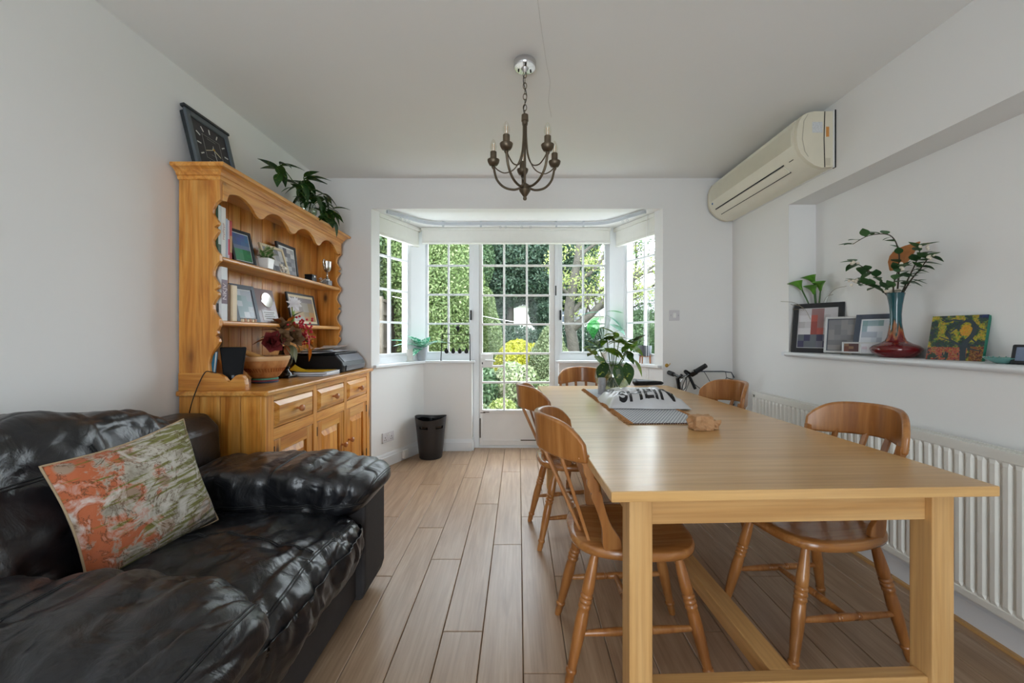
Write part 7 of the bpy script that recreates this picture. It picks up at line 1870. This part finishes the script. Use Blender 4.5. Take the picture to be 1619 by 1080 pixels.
bush('fence_tree', 'mid green leafy tree rising behind the wooden fence', 'tree', (-4.4, 9.6, ZG), [((0, 0, 3.4), (1.6, 2.2, 1.5)), ((0.3, 1.4, 4.4), (1.5, 1.8, 1.4)), ((0.2, -1.4, 2.9), (1.1, 1.2, 1.1)), ((0.5, 2.6, 3.2), (1.2, 1.4, 1.3))], 60000, 0.045, 'fol_mid', trunk=TRK(3.0, 0.16))
bush('dark_pine', 'large dark evergreen behind the middle of the garden', 'tree', (-0.4, 17.5, ZG), [((0, 0, 4.6), (2.3, 1.6, 1.3)), ((-0.7, 0, 3.4), (1.7, 1.4, 1.1)), ((0.9, 0.2, 3.5), (1.7, 1.4, 0.9)), ((0.2, 0, 6.2), (1.9, 1.5, 1.3)), ((-1.2, 0, 5.6), (1.5, 1.3, 1.5)), ((1.9, 0.2, 5.0), (1.5, 1.3, 1.3)), ((-0.75, 0, 2.4), (0.75, 0.7, 0.9)), ((1.4, 0, 2.4), (0.6, 0.7, 0.95))], 90000, 0.070, 'fol_dark', trunk=TRK(4.5, 0.22))
bush('dark_pine', 'dark evergreen partly hidden by the bare tree branches', 'tree', (2.3, 19.5, ZG), [((0, 0, 4.2), (1.5, 1.3, 1.8)), ((0.3, 0, 6.0), (1.3, 1.2, 1.6)), ((-0.9, 0, 5.6), (1.2, 1.1, 1.4))], 36000, 0.070, 'fol_dark', trunk=TRK(4.0, 0.2))
bush('tall_evergreen', 'tall evergreen towering behind the bright conifer hedge', 'tree', (-3.6, 15.5, ZG), [((0, 0, 3.6), (1.9, 1.6, 2.4)), ((0.5, 0, 5.8), (1.5, 1.4, 1.8)), ((1.5, 0.3, 4.2), (1.2, 1.1, 1.6))], 50000, 0.058, 'fol_mid', trunk=TRK(4.0, 0.2))
bush('clipped_hedge', 'long dark clipped hedge across the end of the garden', 'hedge', (2.2, 15.2, ZG), [((-2.6, 0, 0.75), (1.7, 0.6, 0.98)), ((-0.4, 0, 0.78), (1.7, 0.6, 0.98)), ((1.6, 0, 0.75), (1.6, 0.6, 1.0)), ((3.4, -0.2, 0.8), (1.6, 0.6, 1.0))], 60000, 0.042, 'fol_dark')
bush('boundary_hedge', 'tall dark hedge beyond the right side window', 'hedge', (4.1, 11.2, ZG), [((-0.4, 1.2, 0.95), (1.2, 1.1, 1.15)), ((0.4, -0.4, 1.05), (1.1, 1.2, 1.25)), ((0.6, -2.0, 1.15), (0.9, 1.2, 1.3))], 50000, 0.038, 'fol_mid')
bush('domed_shrub', 'rounded pale green conifer shrub seen through the door', 'shrub', (0.66, 8.9, ZG), [((0, 0, 0.62), (0.46, 0.46, 0.70)), ((0.03, 0, 1.05), (0.28, 0.28, 0.48))], 20000, 0.024, 'fol_grey', up=0.6)
bush('golden_shrub', 'bright yellow golden shrub in the middle of the garden bed', 'shrub', (-0.02, 9.2, ZG), [((0, 0, 0.62), (0.50, 0.42, 0.60)), ((0.35, 0.1, 0.66), (0.36, 0.36, 0.48)), ((-0.25, 0, 0.5), (0.3, 0.3, 0.5))], 16000, 0.033, 'fol_yellow')
bush('variegated_shrub', 'white variegated shrub in front of the golden one', 'shrub', (-0.12, 7.3, ZG), [((0, 0, 0.42), (0.36, 0.34, 0.42)), ((0.22, 0, 0.45), (0.25, 0.25, 0.34))], 4200, 0.042, 'fol_varieg')
bush('low_shrub', 'low dark green shrub behind the door lock', 'shrub', (-0.62, 7.2, ZG), [((0, 0, 0.35), (0.32, 0.35, 0.42)), ((-0.3, 0.3, 0.3), (0.35, 0.35, 0.38))], 4200, 0.04, 'fol_mid')
bush('low_shrub', 'spreading olive shrub low in the bed beside the bricks', 'shrub', (-0.62, 5.95, ZG), [((0, 0, 0.12), (0.26, 0.3, 0.22)), ((0.1, -0.25, 0.08), (0.22, 0.2, 0.18))], 2200, 0.035, 'fol_grey')
bush('low_shrub', 'small yellow-green clump at the edge of the paving', 'shrub', (-0.25, 6.25, ZG), [((0, 0, 0.14), (0.22, 0.24, 0.22))], 1600, 0.035, 'fol_spring')
bush('low_shrub', 'grey-green plant right of the paving stones', 'shrub', (0.62, 7.2, ZG), [((0, 0, 0.25), (0.40, 0.35, 0.34))], 3200, 0.036, 'fol_grey')
bush('low_shrub', 'small green tuft beside the threshold paving', 'shrub', (0.20, 5.42, ZG), [((0, 0, 0.07), (0.16, 0.12, 0.12))], 900, 0.03, 'fol_mid')
# grass tufts
Vg = []
ng_ = 9000
gx = rs.uniform(-1.0, 3.5, ng_); gy = rs.uniform(5.3, 13.0, ng_); keep = ~((gx < 1.6) & (gx > -0.1) & (gy < 9.0)); gx, gy = gx[keep], gy[keep]; n_ = len(gx)
hgt = rs.uniform(0.03, 0.09, n_); an = rs.uniform(0, 2 * PI, n_); ww = 0.006
p0 = np.stack([gx, gy, np.full(n_, ZG)], 1); dd = np.stack([np.cos(an) * ww, np.sin(an) * ww, np.zeros(n_)], 1); tp0 = np.stack([rs.normal(0, .02, n_), rs.normal(0, .02, n_), hgt], 1)
cg = cloud_obj('grass', np.stack([p0 - dd, p0 + dd, p0 + tp0 + dd * 0.2, p0 + tp0 - dd * 0.2], 1).reshape(-1, 3), 'fol_hedge'); tag(cg, 'short green lawn grass outside the bay', 'grass', kind='stuff')
# bare spring tree
bt = thing('garden_tree', 'gnarled grey tree with spreading branches through the right front window', 'tree', (1.55, 12.2, ZG))
tk = smooth_path([(0, 0, 0), (0.05, 0, 0.9), (-0.08, 0, 1.9), (0.06, 0, 2.9), (0.22, 0, 3.9), (0.30, 0, 5.4)], 6)
MB().tube(tk, [0.20 - 0.13 * i / len(tk) for i in range(len(tk))], 12).build('trunk', 'bark_grey', bt, smooth=180)
rg = random.Random(12)
tips = []
brs = [([(0.0, 0, 1.5), (0.45, -0.2, 1.85), (0.95, -0.3, 2.35), (1.5, -0.4, 2.75), (2.3, -0.5, 3.3)], 0.13), ([(0.02, 0, 2.0), (0.40, 0.1, 2.35), (0.80, 0.2, 2.55), (1.35, 0.2, 3.2), (1.7, 0.2, 4.0)], 0.09),
       ([(0.1, 0, 2.9), (0.5, -0.2, 3.1), (0.9, -0.2, 3.6), (1.1, -0.2, 4.4)], 0.07), ([(0.0, 0, 2.4), (-0.4, -0.2, 2.8), (-0.7, -0.3, 3.4)], 0.07), ([(0.2, 0, 3.6), (0.7, 0.1, 4.0), (1.4, 0.1, 4.3), (2.2, 0, 4.9)], 0.06),
       ([(0.9, -0.3, 2.3), (1.5, -0.6, 2.4), (2.2, -0.9, 2.7), (2.9, -1.1, 3.0)], 0.06)]
for br, r0 in brs:
    path = smooth_path(br, 6)
    MB().tube(path, [r0 * (1 - 0.75 * i / len(path)) for i in range(len(path))], 8).build('branch', 'bark_grey', bt, smooth=180)
    for i in range(5, len(path), 2):
        p_ = path[i]
        for _ in range(2):
            e = p_ + Vector((rg.gauss(0.15, .4), rg.gauss(0, .4), rg.gauss(0.25, .35))); md = (p_ + e) / 2 + Vector((rg.gauss(0, .06), 0, rg.gauss(0, .06)))
            MB().tube([p_, md, e], [r0 * 0.28, r0 * 0.2, 0.006], 5).build('twig', 'bark_grey', bt, smooth=180); tips.append(e); tips.append(md)
tips = [((t.x, t.y, t.z), (0.26, 0.26, 0.20)) for t in tips]
cloud_obj('foliage', leaf_cloud(5200, tips, 0.040, rs, 0.55, 0.2), 'fol_spring', bt)
# house across the gardens
hs_ = thing('white_house', 'white rendered house with slate roof far beyond the hedge', 'house', (1.5, 32, ZG))
MB().box(-6.5, 5.0, 0, 6, 0, 3.7).build('wall', 'house_wall', hs_)
MB().prx([(-0.5, 3.6), (6.5, 3.6), (3.0, 5.9)], -7.0, 5.4).build('roof', 'slate', hs_)
for (x0, w_, z0, h_) in ((-4.8, 1.3, 2.0, 1.1), (1.75, 1.0, 2.3, 1.1)):
    wn = MB().box(x0, x0 + w_, -0.06, 0.02, z0, z0 + h_).build('window', 'trim_paint', hs_)
    for i in range(2):
        for j in range(2):
            MB().box(x0 + 0.06 + i * w_ * 0.5, x0 + w_ * 0.5 - 0.03 + i * w_ * 0.5, -0.08, -0.05, z0 + 0.06 + j * h_ * 0.5, z0 + h_ * 0.5 - 0.03 + j * h_ * 0.5).build('pane', 'frame_slate', wn)
MB().box(3.75, 4.55, -0.06, 0.02, 2.35, 3.45).build('shutter', 'brick_red', hs_)
MB().box(-0.6, 0.3, 2.6, 3.4, 5.2, 6.9).build('chimney', 'brick_red', hs_)
h2 = thing('neighbour_house', 'grey slate roofed house showing over the right boundary hedge', 'house', (8.2, 26, ZG))
MB().box(-3.5, 4, 0, 6, 0, 2.6).build('wall', 'house_wall', h2)
MB().prx([(-0.5, 2.5), (6.5, 2.5), (3, 4.6)], -3.9, 4.4).build('roof', 'slate', h2)
wl_ = thing('washing_line', 'thin slack washing line strung across the garden', 'washing line', (-0.9, 9.5, 1.4))
MB().tube(smooth_path([(-2.6, 8.6, 1.95), (-1.0, 9.4, 1.62), (0.1, 10.2, 1.45), (0.9, 10.8, 1.40)], 6), 0.006, 5).build('cord', 'white_plastic', wl_, world=True)
MB().box(0.86, 0.94, 10.76, 10.84, ZG, 1.44).build('post', 'fence_wood', wl_, world=True)

yt = thing('young_tree', 'thin young tree with sparse leaves through the right side window', 'tree', (3.55, 12.9, ZG))
tk = smooth_path([(0, 0, 0), (0.05, 0, 1.2), (-0.05, 0, 2.4), (0.08, 0, 3.6), (0.0, 0, 5.0)], 5)
MB().tube(tk, [0.07 - 0.05 * i / len(tk) for i in range(len(tk))], 8).build('trunk', 'bark_grey', yt, smooth=180)
rg = random.Random(31); tips = []
for i in range(5, len(tk)):
    for _ in range(3):
        p_ = tk[i]; a_ = rg.uniform(0, 2 * PI); l_ = rg.uniform(0.4, 1.0)
        e = p_ + Vector((l_ * math.cos(a_), l_ * math.sin(a_), rg.uniform(0.0, 0.5)))
        MB().tube([p_, (p_ + e) / 2 + Vector((0, 0, 0.06)), e], [0.018, 0.012, 0.004], 5).build('branch', 'bark_grey', yt, smooth=180)
        tips += [((e.x, e.y, e.z), (0.24, 0.24, 0.18)), (((p_.x + e.x) / 2, (p_.y + e.y) / 2, (p_.z + e.z) / 2), (0.2, 0.2, 0.15))]
cloud_obj('foliage', leaf_cloud(3600, tips, 0.035, rs, 0.55, 0.2), 'fol_mid', yt)
